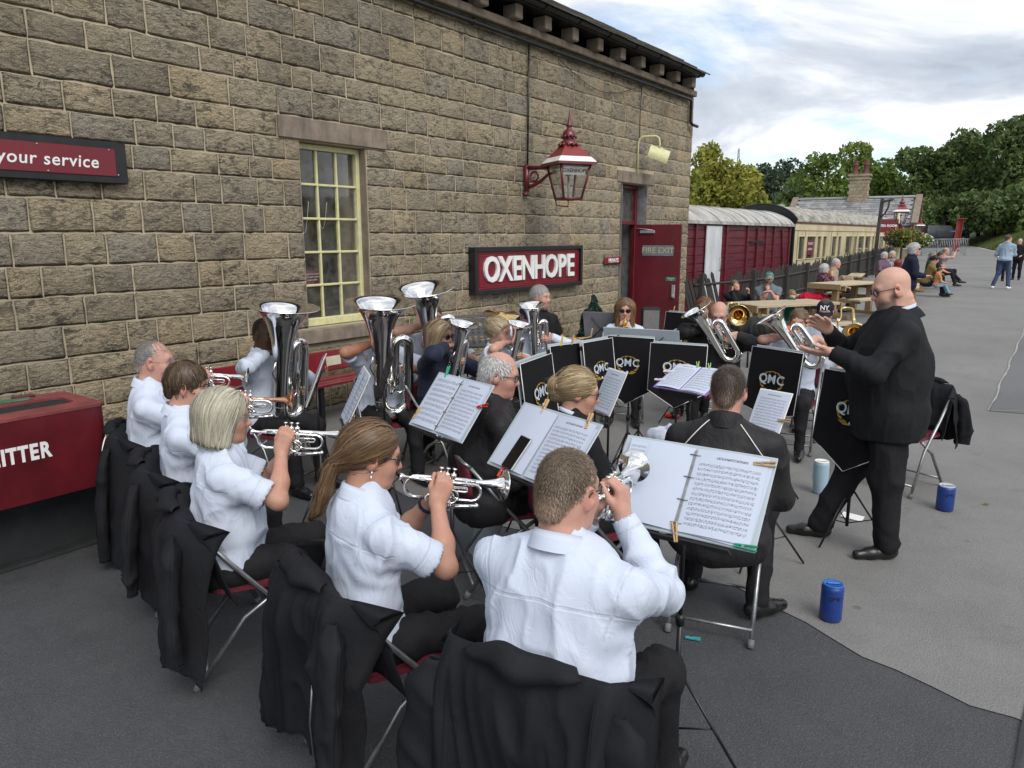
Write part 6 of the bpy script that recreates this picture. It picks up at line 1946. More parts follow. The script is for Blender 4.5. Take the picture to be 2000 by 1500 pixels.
# ------------------------------------------------------------------ instruments (mouthpiece at the origin, player looks along +Y)
def arc(c, u, v, r, a0, a1, n=8):
    c, u, v = Vector(c), Vector(u), Vector(v)
    return [c + u * (r * math.cos(a)) + v * (r * math.sin(a)) for a in np.linspace(a0, a1, n)]
X_, Y_, Z_ = Vector((1, 0, 0)), Vector((0, 1, 0)), Vector((0, 0, 1))
def cornet(label, M, mat_=None, bellmat=None, name='cornet', group='cornets'):
    mat_ = mat_ or M_SILVER
    t = empty(name, (0, 0, 0), 0, label, name, group); t.matrix_world = M
    q = MB(); RY = Matrix.Rotation(R(-90), 4, 'X')
    q.lathe([(.011, 0), (.0135, .002), (.0125, .012), (.0055, .024), (.0048, .04), (.0065, .062), (.0072, .072)], 14, RY)
    q.build('mouthpiece', mat_, t)
    q = MB()
    q.tube([(0, .06, 0), (0.004, .12, 0), (.012, .18, 0), (.012, .285, 0)] + arc((.012, .285, -.032), Z_, Y_, .032, 0, math.pi, 8)[1:] + [(.012, .20, -.064)], .0062, 8)
    q.build('leadpipe', mat_, t)
    q = MB()
    q.tube([(-.006, .15, -.075), (-.014, .07, -.075)] + arc((-.016, .07, -.036), -Z_, -Y_, .039, 0, math.pi, 10)[1:] + [(-.02, .16, .003), (-.02, .24, .003), (-.02, .30, .001)], [.0065] * 2 + [.007] * 9 + [.008, .0095, .011], 10)
    q.lathe([(.0105, .295), (.0125, .33), (.016, .355), (.022, .378), (.031, .396), (.044, .408), (.058, .414), (.0605, .4155), (.0605, .4175), (.056, .4165), (.042, .411), (.028, .398), (.018, .376), (.012, .35), (.002, .34)], 30, Matrix.Translation((-.02, 0, 0)) @ RY)
    q.build('bell', bellmat or mat_, t)
    for k in range(3):
        q = MB(); y = .152 + k * .0255
        q.lathe([(.001, -.105), (.007, -.104), (.0105, -.098), (.0105, -.088), (.0095, -.086), (.0095, .018), (.0105, .02), (.0105, .03), (.004, .033), (.0025, .036), (.0025, .046), (.0085, .047), (.0085, .051), (.001, .052)], 14, Matrix.Translation((0, y, 0)))
        q.build('valve', mat_, t)
    q = MB()
    q.tube([(.012, .23, -.064), (.02, .19, -.03), (.024, .16, -.05), (.022, .13, -.05)] + arc((.022, .12, -.062), Z_, -Y_, .013, 0, math.pi, 6) + [(.02, .15, -.076)], .005, 7)
    q.tube(arc((.026, .20, -.05), Y_, Z_, .026, 0, 2 * math.pi, 16), .0045, 7)
    q.tube([(-.012, .203, -.03), (-.03, .21, -.03), (-.034, .26, -.03)] + arc((-.034, .27, -.038), Z_, Y_, .008, 0, math.pi, 6) + [(-.034, .21, -.046)], .005, 7)
    q.tube([(.012, .10, 0), (-.012, .10, .003)], .003, 6); q.tube([(.012, .26, 0), (-.018, .26, .003)], .003, 6)
    q.tube([(0, .205, -.095), (0, .28, -.09), (0, .31, -.085)], [.0095, .0085, .007], 9); q.sphere((0, .313, -.085), .011, 10)
    q.build('slides', mat_, t)
    return t
def upright_brass(label, M, size, name, group, bell_r=.235, mat_=None):
    """tuba family: bell up, bottom bow, outer branch, three top-action valves"""
    mat_ = mat_ or M_SILVER
    t = empty(name, (0, 0, 0), 0, label, name.replace('_', ' '), group); t.matrix_world = M @ Matrix.Scale(size, 4)
    bx, by = .10, .17
    q = MB(); o = bell_r / .235
    prof = [(.052, -.40), (.054, -.25), (.060, -.08), (.070, .06), (.086, .17), (.108, .26), (.135, .325), (.168, .368), (.205, .392), (.232, .400), (.238, .403), (.238, .409), (.230, .407), (.20, .397), (.160, .371), (.125, .325), (.098, .26), (.076, .17), (.05, .05), (.01, -.02)]
    prof = [(r_ * (1 + (o - 1) * min(1, max(0, (z + .1) / .4))), z) for r_, z in prof]
    q.lathe(prof, 40, Matrix.Translation((bx, by, 0))); q.build('bell', mat_, t)
    q = MB()
    pth = [(bx, by, -.39)] + arc((bx - .115, by, -.41), X_, -Z_, .115, 0, math.pi, 14) + [(bx - .23, by, -.2), (bx - .23, by, .02)] + arc((bx - .175, by, .05), -X_, Z_, .055, 0, math.pi, 10) + [(bx - .12, by, -.1), (bx - .12, by, -.28)]
    rad = list(np.linspace(.052, .044, 15)) + [.042, .040] + list(np.linspace(.039, .034, 10)) + [.031, .029]
    q.tube(pth, rad, 14); q.build('branches', mat_, t)
    q = MB(); q.tube(arc((bx - .115, by, -.41), X_, -Z_, .163, R(25), R(155), 12), [.006] * 12, 6); q.build('guard', mat_, t)
    vx = -.055
    for k in range(3):
        q = MB(); x = vx + .046 * k - .005
        q.lathe([(.001, -.30), (.014, -.298), (.021, -.285), (.021, -.27), (.0185, -.265), (.0185, -.06), (.021, -.055), (.021, -.035), (.007, -.03), (.004, -.025), (.004, .0), (.015, .002), (.015, .009), (.001, .010)], 16, Matrix.Translation((x, by - .075, 0)))
        q.build('valve', mat_, t)
    q = MB()
    q.tube([(0, .015, 0), (-.01, .06, -.008), (-.03, .10, -.03), (-.06, by - .06, -.10), (-.085, by - .075, -.13)], [.0075, .008, .009, .011, .012], 10)
    q.build('leadpipe', mat_, t)
    q = MB(); q.lathe([(.014, 0), (.0165, .002), (.015, .012), (.0075, .028), (.006, .05)], 14, Matrix.Rotation(R(-90), 4, 'X')); q.build('mouthpiece', mat_, t)
    q = MB()
    for k in range(3):
        x = vx + .046 * k
        q.tube([(x, by - .095, -.12), (x, by - .125, -.12), (x, by - .132, -.16 - .04 * k), (x, by - .125, -.24 - .03 * k), (x, by - .095, -.24)], .0085, 8)
        q.tube([(x + .012, by - .06, -.18), (x + .012, by - .02, -.18), (x + .02, by - .01, -.26 - .03 * k), (x + .012, by - .02, -.33 - .03 * k), (x + .012, by - .06, -.25)], .0085, 8)
    q.tube([(vx - .03, by - .075, -.13), (vx - .06, by - .06, -.2), (vx - .06, by - .05, -.34), (vx - .02, by - .05, -.37), (vx + .05, by - .05, -.34), (vx + .05, by - .06, -.1)], .010, 8)
    q.tube([(bx - .12, by, -.26), (bx - .12, by - .03, -.34), (bx - .09, by - .06, -.30), (vx + .1, by - .07, -.2)], .013, 8)
    for z in (-.24, -.05): q.tube([(bx - .05, by, z), (bx - .12, by, z + .01)], .005, 6)
    q.tube([(bx + .05, by, -.2), (bx + .085, by - .01, -.12), (bx + .06, by, -.02)], .006, 6)
    q.build('slides', mat_, t)
    return t
def trombone(label, M, mat_, group='trombones'):
    t = empty('trombone', (0, 0, 0), 0, label, 'trombone', group); t.matrix_world = M
    RY = Matrix.Rotation(R(-90), 4, 'X')
    q = MB(); q.lathe([(.013, 0), (.0155, .002), (.013, .014), (.006, .03), (.0055, .06)], 12, RY); q.build('mouthpiece', M_SILVER, t)
    q = MB()
    for x in (0, .075): q.tube([(x, .05, 0), (x, .75, -.03)], .0075, 8)
    q.tube([(0, .75, -.03)] + arc((.0375, .75, -.03), -X_, Y_, .0375, 0, math.pi, 8) + [(.075, .75, -.03)], .0075, 8)
    q.tube([(0, .14, 0), (.075, .14, 0)], .006, 6); q.tube([(0, .30, -.01), (.075, .30, -.01)], .006, 6); q.build('slide', mat_, t)
    q = MB()
    q.tube([(0, .06, 0), (-.03, -.02, .01)] + arc((-.085, -.18, .02), X_, -Y_, .055, 0, math.pi, 10) + [(-.14, -.05, .03), (-.14, .1, .03)], [.0085] * 2 + list(np.linspace(.009, .013, 10)) + [.014, .016], 10)
    q.lathe([(.016, .09), (.02, .18), (.027, .25), (.04, .30), (.06, .335), (.09, .358), (.112, .364), (.114, .367), (.108, .367), (.085, .36), (.055, .336), (.034, .30), (.018, .22), (.002, .19)], 30, Matrix.Translation((-.14, 0, .03)) @ RY)
    q.build('bell', mat_, t)
    return t

# ------------------------------------------------------------------ folding chair
def folding_chair(label, loc, rz, first=[None]):
    if first[0] is None:
        c = empty('folding_chair', loc, rz)
        q = MB()
        q.prism(rounded(-.20, .20, -.18, .21, .06), 2, .425, .445); q.prism(rounded(-.185, .185, -.165, .195, .055), 2, .4455, .455); q.build('seat', M_SEAT, c)
        q = MB(); V, F_ = [], []
        for side in (0, 1):
            for i in range(11):
                for j in range(6):
                    x = -.205 + .41 * i / 10; z = .55 + .22 * j / 5; rr = 1 - ((i - 5) / 5) ** 4 * (.12 if j in (0, 5) else .0)
                    V.append((x, -.225 - .05 * (1 - (x / .205) ** 2) - .06 * (z - .6) - side * .018, .66 + (z - .66) * (1 - .25 * ((i - 5) / 5) ** 6)))
        for i in range(10):
            for j in range(5):
                a = i * 6 + j; F_ += [(a, a + 1, a + 7, a + 6), (66 + a, 66 + a + 6, 66 + a + 7, 66 + a + 1)]
        for i in range(10): F_ += [(i * 6, (i + 1) * 6, 66 + (i + 1) * 6, 66 + i * 6), (i * 6 + 5, 66 + i * 6 + 5, 66 + (i + 1) * 6 + 5, (i + 1) * 6 + 5)]
        for j in range(5): F_ += [(j, 66 + j, 66 + j + 1, j + 1), (60 + j, 60 + j + 1, 126 + j + 1, 126 + j)]
        q.add(V, F_, 0, True); q.build('backrest', M_SEAT, c)
        for sx in (-1, 1):
            q = MB(); q.tube([(sx * .215, .235, .0), (sx * .215, .10, .34), (sx * .213, -.09, .56), (sx * .208, -.235, .745)], .0115, 8); q.build('leg', M_STEEL, c)
            q = MB(); q.tube([(sx * .20, -.27, .0), (sx * .20, -.05, .30), (sx * .20, .13, .42)], .0115, 8); q.build('leg', M_STEEL, c)
            q = MB(); q.tube([(sx * .215, .2355, .0), (sx * .215, .225, .035)], .017, 8); q.build('rubber_foot', M_RUBBER, c)
            q = MB(); q.tube([(sx * .20, -.2705, .0), (sx * .20, -.25, .035)], .017, 8); q.build('rubber_foot', M_RUBBER, c)
        q = MB(); q.tube([(-.215, .20, .085), (.215, .20, .085)], .009, 8); q.build('stretcher', M_STEEL, c)
        q = MB(); q.tube([(-.20, -.225, .07), (.20, -.225, .07)], .009, 8); q.build('stretcher', M_STEEL, c)
        q = MB(); q.tube([(-.208, -.235, .745), (-.19, -.27, .77), (0, -.295, .775), (.19, -.27, .77), (.208, -.235, .745)], .011, 8); q.build('top_rail', M_STEEL, c)
        first[0] = c
    else:
        c = copy_tree(first[0]); c.location = loc; c.rotation_euler = (0, 0, rz)
    tag(c, label, 'chair', 'folding chairs of the band')
    return c

# ------------------------------------------------------------------ jackets hung over chair backs
def sheet_mesh(name, G, mat_, parent, thick=.004):
    nu, nv = G.shape[:2]
    F_ = np.array([(i * nv + j, (i + 1) * nv + j, (i + 1) * nv + j + 1, i * nv + j + 1) for i in range(nu - 1) for j in range(nv - 1)])
    o = np_mesh(name, G.reshape(-1, 3), F4=F_, mats=mat_, parent=parent)
    md = o.modifiers.new('thickness', 'SOLIDIFY'); md.thickness = thick; md.offset = 0
    return o
def hung_jacket(label, loc, rz, width=.60, hem=(.16, .16), mat_=None, seed=1, piping=False, badge=False, slv=(.14, .16), top_z=.812, messy=1.0, zip_=False, skew=0.0):
    """jacket over the back rail: thin cloth down both sides with folds, collar, seams and two hanging sleeves"""
    mat_ = mat_ or M_FLEECE
    t = empty('hung_jacket', loc, rz, label, 'jacket', 'jackets hung on chairs')
    r_ = np.random.default_rng(seed); yb = -.285; hw = width / 2
    u = np.linspace(-1, 1, 84); w = np.concatenate([np.linspace(-1, -.04, 26), np.linspace(0, 1, 56)])
    U, Wv = np.meshgrid(u, w, indexing='ij'); e = np.abs(U); T = np.abs(Wv); bk = Wv >= 0
    sh = U.shape
    def nz(a, b_, k): return vnoise(np.stack([a.ravel(), b_.ravel(), np.full(a.size, k * 3.7 + seed)], 1), seed + k).reshape(sh)
    hz = (hem[0] + (hem[1] - hem[0]) * (U + 1) / 2) + .05 * messy * (nz(U * 2.2, U * 0, 1) - .5)
    L = np.where(bk, top_z - hz, .30 + .05 * nz(U * 2, U * 0, 2))
    warp = nz(U * 1.5, T * 1.3, 3) * 1.6
    f1 = (1 - np.abs(2 * nz(U * 3.6 + warp, T * 1.1, 4) - 1)) ** 2.2
    f2 = (1 - np.abs(2 * nz(U * 7.5 + warp * 2, T * 3 + warp, 5) - 1)) ** 3
    f3 = nz(U * 1.6 + .4 * warp, T * 1.8, 6) - .5
    hang = np.clip(T / .35, 0, 1) ** .8
    fold = (.055 * f1 * hang + .020 * f2 * np.clip(T / .12, .15, 1) + .05 * f3 * hang * messy) * (.5 + .5 * messy)
    side = np.clip((e - .70) / .30, 0, 1) ** 1.7
    X = U * hw * (1 + .10 * T * bk) + skew * T * bk + .012 * (nz(U * 4, T * 5, 7) - .5)
    Z = top_z - T * L - .07 * np.clip((e - .72) / .28, 0, 1) ** 2 + .014 * (nz(U * 5, T * 0, 8) - .5) * (T < .2)
    Yb = yb - .036 * (1 - np.exp(-T * 16)) - .02 * np.sin(np.pi * np.clip(T, 0, 1) * .8) - fold + .20 * side * (1 - .4 * T)
    Yf = yb + .036 * (1 - np.exp(-T * 16)) + .10 * T + .06 * side + .25 * fold
    G = np.stack([X, np.where(bk, Yb, Yf), Z], 2)
    sheet_mesh('cloth', G, mat_, t)
    j0 = 26
    for k in (14, 69):
        q = MB(); q.tube([tuple(G[k, j] + A(0, -.003, 0)) for j in range(j0 + 3, 82, 2)], .0022, 5); q.build('side_seam', mat_, t)
    q = MB(); q.tube([tuple(G[k, -1]) for k in range(0, 84, 2)], .0045, 6); q.build('hem', mat_, t)
    # collar folded back over the shoulders
    cu = np.linspace(-1, 1, 30); pr = [(.01, -.02), (.004, .022), (-.012, .040), (-.040, .034), (-.062, .008), (-.070, -.022)]
    C = np.array([[(c * hw * (.40 + .03 * k), yb + p[0] * (1 - .55 * c * c) - .012 + .02 * abs(c) ** 3 - .010 * math.sin(c * 7 + seed) * k / 5, top_z + .004 + p[1] * (1 - .8 * c * c) + .006 * math.sin(c * 5 + seed * 2)) for k, p in enumerate(pr)] for c in cu])
    sheet_mesh('collar', C, mat_, t, .006)
    for sx, ln in ((1, slv[0]), (-1, slv[1])):
        a = A(sx * (hw - .05), yb - .020, top_z - .07); z1 = max(.05, ln); b_ = A(sx * (hw + r_.uniform(-.05, .05)), yb - .06 + r_.uniform(-.04, .02), z1)
        m_ = (a + b_) / 2 + A(sx * r_.uniform(.02, .05), -.03, 0); S_ = np.empty((25, 40, 3))
        for j in range(40):
            v = j / 39; c = a * (1 - v) ** 2 + m_ * 2 * v * (1 - v) + b_ * v * v
            tp = min(1, .25 + v / .16); ra, rb = (.072 - .022 * v) * tp, (.030 - .006 * v) * tp
            for i in range(25):
                th = 2 * math.pi * i / 24
                S_[i, j] = c + A(ra * math.cos(th), rb * math.sin(th), 0)
        n_ = vnoise(np.stack([S_[:, :, 0].ravel() * 16, S_[:, :, 1].ravel() * 10, S_[:, :, 2].ravel() * 9 + S_[:, :, 0].ravel() * 8], 1), seed + 20).reshape(25, 40)
        cr = (1 - np.abs(2 * n_ - 1)) ** 2.5
        nd = np.array([[(math.cos(2 * math.pi * i / 24), math.sin(2 * math.pi * i / 24), 0)] * 40 for i in range(25)])
        S_ = S_ + nd * (cr * .022 - .008)[:, :, None]; S_[24] = S_[0]
        sheet_mesh('sleeve', S_, mat_, t)
        q = MB(); q.tube([tuple(p) for p in S_[:, -1]], .0045, 6); q.build('cuff', mat_, t)
    if piping:
        q = MB(); q.tube([(.10 + .13 * u, yb - .045 - .022 * math.sin(u * 3), top_z - .02 - .26 * u ** 1.3) for u in np.linspace(0, 1, 10)], .004, 6); q.build('piping', M_PEGWHITE, t)
    if badge:
        q = MB(); q.sphere((-.13, yb - .075, top_z - .16), .026, 10, sc=(1, .3, 1)); q.build('badge', M_PEGWHITE, t)
        q = MB(); q.sphere((-.13, yb - .082, top_z - .165), .016, 8, sc=(1, .3, 1)); q.build('badge_centre', M_PEGYEL, t)
    if zip_:
        q = MB(); q.tube([(hw * .5, yb - .07, hem[0] + .05), (hw * .55, yb - .085, .35), (hw * .62, yb - .075, .52)], .004, 6); q.build('zip', M_STEEL, t)
    return t

# ------------------------------------------------------------------ music stands, folders, pegs
def stand_legs(t, h, rad=.26, mat_=None, a0=.4, base=.24):
    mat_ = mat_ or M_BLACK
    q = MB(); q.tube([(0, 0, .10), (0, 0, h * .55)], .0105, 8); q.tube([(0, 0, h * .5), (0, 0, h)], .0075, 8); q.build('pole', mat_, t)
    for k in range(3):
        a = a0 + k * 2.0944
        q = MB(); q.tube([(rad * math.cos(a), rad * math.sin(a), .008), (0.01 * math.cos(a), .01 * math.sin(a), base + .12)], .0065, 6); q.tube([(0, 0, .12), (rad * .55 * math.cos(a), rad * .55 * math.sin(a), .17)], .004, 5); q.build('leg', mat_, t)
    q = MB(); q.lathe([(.001, h * .55 - .03), (.016, h * .55 - .03), (.018, h * .55), (.012, h * .55 + .012), (.001, h * .55 + .012)], 10); q.build('clamp', mat_, t)
def quad_uv(name, w, h, mat_, parent, M, bow=.0, nseg=8, thick=.0012, curl=0.0):
    """a page lying in local XZ (x across, z up), facing -Y"""
    V, UV = [], []
    for j in range(5):
        for i in range(nseg + 1):
            x = -w / 2 + w * i / nseg; z = -h / 2 + h * j / 4
            y = -bow * math.sin(math.pi * i / nseg) - curl * (i / nseg) ** 3 * (j / 4)
            V.append(tuple(M @ Vector((x, y, z)))); UV.append((i / nseg, j / 4))
    F_ = np.array([(j * (nseg + 1) + i, j * (nseg + 1) + i + 1, (j + 1) * (nseg + 1) + i + 1, (j + 1) * (nseg + 1) + i) for j in range(4) for i in range(nseg)])
    o = np_mesh(name, np.array(V), F4=F_, mats=mat_, parent=parent, uv=np.array(UV))
    return o
def peg(label, M, mat_, wood=True):
    t = empty('clothes_peg', (0, 0, 0), 0, label, 'peg', 'clothes pegs on the music'); t.matrix_world = M
    for sy in (-1, 1):
        q = MB(); q.box((0, sy * .0055, .008), (.010, .006, .074), Euler((sy * R(-3.5), 0, 0)), bevel=.0015); q.build('jaw', mat_, t)
    q = MB(); q.tube([(-.0065, 0, .0), (.0065, 0, .0)], .0055, 8); q.build('spring', M_STEEL, t)
    return t
def emblem(parent, M, s=1.0):
    for i, ch in enumerate('QMC'):
        o = lettering(ch, .092 * s, .0008, simple('pale_blue_lettering', (.55, .62, .70), .6), parent, (0, 0, 0), (0, 0, 0), bold=.0012, name='emblem_letter')
        o.matrix_local = M @ Matrix.Translation(((-.074 + .074 * i) * s, -.006, .012 * s)) @ Matrix.Rotation(R(90), 4, 'X')
    q = MB(); G = simple('gold_embroidery', (.40, .27, .04), .55, var=.2, scale=60)
    for sx in (-1, 1):
        for k in range(7):
            a = R(-62 + k * 23); c = Vector((sx * .092 * math.cos(a) * s, -.005, (.055 * math.sin(a) - .002) * s * 1.25))
            th = a + R(65)
            L = .030 * s if k < 3 else .017 * s; d = Vector((sx * math.cos(th), 0, math.sin(th))); n_ = Vector((-d.z, 0, d.x))
            q.add([c - d * L * .5, c + n_ * L * .30, c + d * L, c - n_ * L * .30], [(0, 1, 2, 3)])
        q.add([Vector((0, -.005, -.082 * s)), Vector((sx * .04 * s, -.005, -.062 * s)), Vector((sx * .088 * s, -.005, -.060 * s)), Vector((sx * .045 * s, -.005, -.085 * s))], [(0, 1, 2, 3)])
    q.tube([(.098 * s * math.cos(a), -.004, (.070 * math.sin(a)) * s) for a in np.linspace(R(10), R(170), 16)], .0022 * s, 4)
    o = q.build('emblem_wreath', G, parent); o.matrix_local = M
    q = MB(); q.lathe([(.001, .001), (.011 * s, .001), (.012 * s, -.001), (.001, -.002)], 12, Matrix.Translation((0, -.007, -.070 * s)) @ Matrix.Rotation(R(90), 4, 'X')); o = q.build('emblem_boss', simple('pale_blue_lettering', (.55, .62, .70), .6), parent); o.matrix_local = M
def banner_stand(label, loc, rz, top=1.15, w=.50, h=.46, tilt=8, sheet_=True, mark=True, point=.12, sheetmat=None, legs=True):
    """player's music stand seen from the front: black banner with white edging and the band's emblem; front looks along -Y"""
    t = empty('banner_stand', loc, rz, label, 'music stand', 'music stands with black banners')
    if legs: stand_legs(t, top - .25, a0=random.uniform(0, 2))
    M = Matrix.Translation((0, 0, top)) @ Matrix.Rotation(R(-tilt), 4, 'X')
    poly = [(-w / 2, -h), (0, -h - point), (w / 2, -h), (w / 2, 0), (-w / 2, 0)]
    V, F_ = [], []
    nx_, nz_ = 12, 8
    for sd in (0, 1):
        for i in range(nx_ + 1):
            x = -w / 2 + w * i / nx_; zb = -h - point * (1 - abs(2 * i / nx_ - 1))
            for j in range(nz_ + 1):
                z = zb * j / nz_
                y = -.012 + .006 * math.sin(x * 22 + top * 9) * (j / nz_) + sd * .004
                V.append(M @ Vector((x, y, z)))
    n1 = (nx_ + 1) * (nz_ + 1)
    for i in range(nx_):
        for j in range(nz_):
            a = i * (nz_ + 1) + j; F_ += [(a, a + 1, a + nz_ + 2, a + nz_ + 1), (n1 + a, n1 + a + nz_ + 1, n1 + a + nz_ + 2, n1 + a + 1)]
    q = MB(); q.add(V, F_, 0, True); q.build('banner', M_BANNER, t)
    q = MB(); ed = [M @ Vector((x, -.013, z)) for x, z in poly]; q.tube(ed + [ed[0]], .0032, 5); q.build('edging', M_PEGWHITE, t)
    if mark: emblem(t, M @ Matrix.Translation((0, -.016, -h * .52)), 1.05 * min(1, w / .46))
    q = MB(); q.box((0, .02, -.04), (w * .98, .012, .03), bevel=.003); q.box((0, .03, -.24), (w * .9, .02, .02), bevel=.003); q.box((0, .055, -.25), (w * .9, .06, .006)); d_ = q.build('desk', M_BLACK, t); d_.matrix_local = M
    if sheet_:
        o = quad_uv('music_page', w * .46, .30, sheetmat or M_SHEETS[0], t, M @ Matrix.Translation((-w * .23, .032, -.135)) @ Matrix.Rotation(R(180), 4, 'Z'), .006)
        o = quad_uv('music_page', w * .46, .30, sheetmat or M_SHEETS[2], t, M @ Matrix.Translation((w * .23, .032, -.135)) @ Matrix.Rotation(R(180), 4, 'Z'), .006)
        q = MB(); q.box((0, .024, -.14), (w * .96, .006, .31), bevel=.002); d_ = q.build('folder', M_FOLDER, t); d_.matrix_local = M
    return t
M_BANNER = m_cloth('black_banner_cloth', (.008, .008, .010), .85, .2, seam=False, weave=.3)
# ------------------------------------------------------------------ the band
def facing(dx, dy): return math.atan2(-dx, dy)
def sit(hx, hy, rz, lean=4, s=1.0):
    o = (.515 * math.sin(R(lean)) + .03) * s
    return (hx + math.sin(rz) * o, hy - math.cos(rz) * o, 0)
def local_to_world(info, M): 
    bpy.context.view_layer.update(); return info['root'].matrix_world @ M
def cornet_hands(aim=(0, 0), lift=0.0):
    """hand targets for a cornet whose mouthpiece is at the mouth; aim = yaw, pitch of the tube"""
    def frame(info):
        Mr = rotm(R(aim[0]), R(aim[1])); return Mr, info['mouth'] + Mr @ A(0, .004, 0)
    def rgt(info):
        Mr, o = frame(info); return dict(w=o + Mr @ A(.050, .150, -.075), d=Mr @ A(-.10, .22, 1), n=Mr @ A(-1, .1, .1), fcurl=(1.0, 1.02, 1.05, 1.1), thumb=.7, hint=(.75, -.25, -1.0))
    def lft(info):
        Mr, o = frame(info); return dict(w=o + Mr @ A(-.058, .155, -.10), d=Mr @ A(.22, .30, 1), n=Mr @ A(1, .15, 0), curl=.9, thumb=.8, hint=(-.75, -.2, -1.0))
    return rgt, lft, frame
def play_cornet(info, aim, label, **kw):
    Mr, o = cornet_hands(aim)[2](info)
    s = info['root'].scale.x
    M = Matrix.Translation(Vector(o.tolist())) @ Matrix(Mr.tolist()).to_4x4()
    return cornet(label, local_to_world(info, M) @ Matrix.Scale(1 / s, 4), **kw)
def brass_hands(size, tilt=(0, 0, 0), off=(0, 0, 0)):
    def frame(info):
        Mr = rotm(*[R(a) for a in tilt]); return Mr, info['mouth'] + A(*off)
    def rgt(info):
        Mr, o = frame(info); return dict(w=o + Mr @ (A(.085, .055, .005) * size + A(.03, -.04, .0)), d=Mr @ A(-.75, .45, .15), n=Mr @ A(-.1, .3, -1), curl=.75, thumb=.4, hint=(1, -.2, -.5))
    def lft(info):
        Mr, o = frame(info); return dict(w=o + Mr @ (A(-.19, .10, -.22) * size + A(-.02, -.02, 0)), d=Mr @ A(.5, .8, .1), n=Mr @ A(1, -.2, 0), curl=.8, thumb=.6, hint=(-1, -.3, -.6))
    return rgt, lft, frame
def play_brass(info, size, label, name, group, tilt=(0, 0, 0), off=(0, 0, 0), bell_r=.235):
    Mr, o = brass_hands(size, tilt, off)[2](info)
    M = Matrix.Translation(Vector(o.tolist())) @ Matrix(Mr.tolist()).to_4x4()
    return upright_brass(label, local_to_world(info, M), size, name, group, bell_r)
SK_A = (.45, .27, .195); SK_B = (.50, .31, .235); SK_PINK = (.50, .31, .245); SK_DARK = (.085, .045, .028); SK_TAN = (.42, .22, .14)
BROWN = ((.045, .026, .016), (.13, .08, .045)); GREYH = ((.16, .15, .145), (.36, .34, .33)); WHITEH = ((.42, .41, .40), (.74, .73, .72)); BLOND = ((.20, .135, .07), (.48, .37, .22))

# --- front row, white shirts
h = cornet_hands((-6, -6))
p1 = make_person('grey-haired man in white shirt and glasses seated nearest the litter bin', sit(-4.37, 2.27, R(-38)), R(-38), s=1.0, b=1.16, head=(-6, -2, 0), skin=SK_PINK, hair=('crew', *GREYH), top='long', right=h[0], left=h[1], vox=.011, hvox=.0074, strands=2200, glasses='wire', seed=11, belly=.03)
play_cornet(p1, (-6, -6), 'silver cornet played by the man nearest the litter bin')
h = cornet_hands((-6, -4))
p2 = make_person('young man with brown bowl-cut hair, white shirt and black glasses', sit(-3.63, 2.05, R(-36)), R(-36), s=.97, b=1.08, head=(-8, -4, 0), skin=SK_B, hair=('boy', (.05, .03, .018), (.13, .085, .05)), top='long', right=h[0], left=h[1], vox=.011, hvox=.0074, strands=2600, glasses='clear', seed=12)
play_cornet(p2, (-8, -4), 'rose brass flugelhorn played by the young man with brown hair', mat_=M_SILVER, bellmat=M_ROSE)
h = cornet_hands((-16, -5))
p3 = make_person('woman with silver-blonde bob in short-sleeved white shirt playing cornet', sit(-2.90, 1.81, R(-30)), R(-30), s=.96, b=1.12, sex='f', head=(-14, -6, 0), skin=SK_A, hair=('bob', (.34, .31, .22), (.66, .63, .52)), top='short', right=h[0], left=h[1], vox=.0078, hvox=.0055, strands=4200, hem=-.10, wr=1.15, glasses='wire', seed=13, belly=.03, lean=3)
play_cornet(p3, (-16, -5), 'silver cornet played by the silver-blonde woman')
h = cornet_hands((-15, -12))
p4 = make_person('woman with brown ponytail and sunglasses in short-sleeved white shirt playing cornet', sit(-1.91, 1.73, R(-20)), R(-20), s=.98, b=1.04, sex='f', head=(-17, -12, 0), skin=SK_A, hair=('tail', (.075, .042, .022), (.23, .14, .07)), top='short', right=h[0], left=h[1], vox=.0075, hvox=.0052, strands=4200, hem=-.10, wr=1.15, glasses='sun', seed=14, lean=5, kneespread=.03)
play_cornet(p4, (-15, -12), 'silver cornet with gold trim played by the woman with the ponytail')
h = cornet_hands((-3, 2))
p5 = make_person('man with cropped brown hair in white shirt seen from behind, nearest the camera', sit(-1.10, 1.76, R(8), 7), R(8), s=1.02, b=1.30, head=(-12, -6, 0), skin=SK_PINK, hair=('crew', (.085, .060, .040), (.21, .155, .105)), top='long', right=h[0], left=h[1], vox=.0072, hvox=.0052, strands=9500, glasses='clear', seed=15, lean=7, belly=.03, kneespread=.07, hem=-.09, wr=1.2)
play_cornet(p5, (-3, 2), 'silver cornet held up by the nearest cropped-haired man')

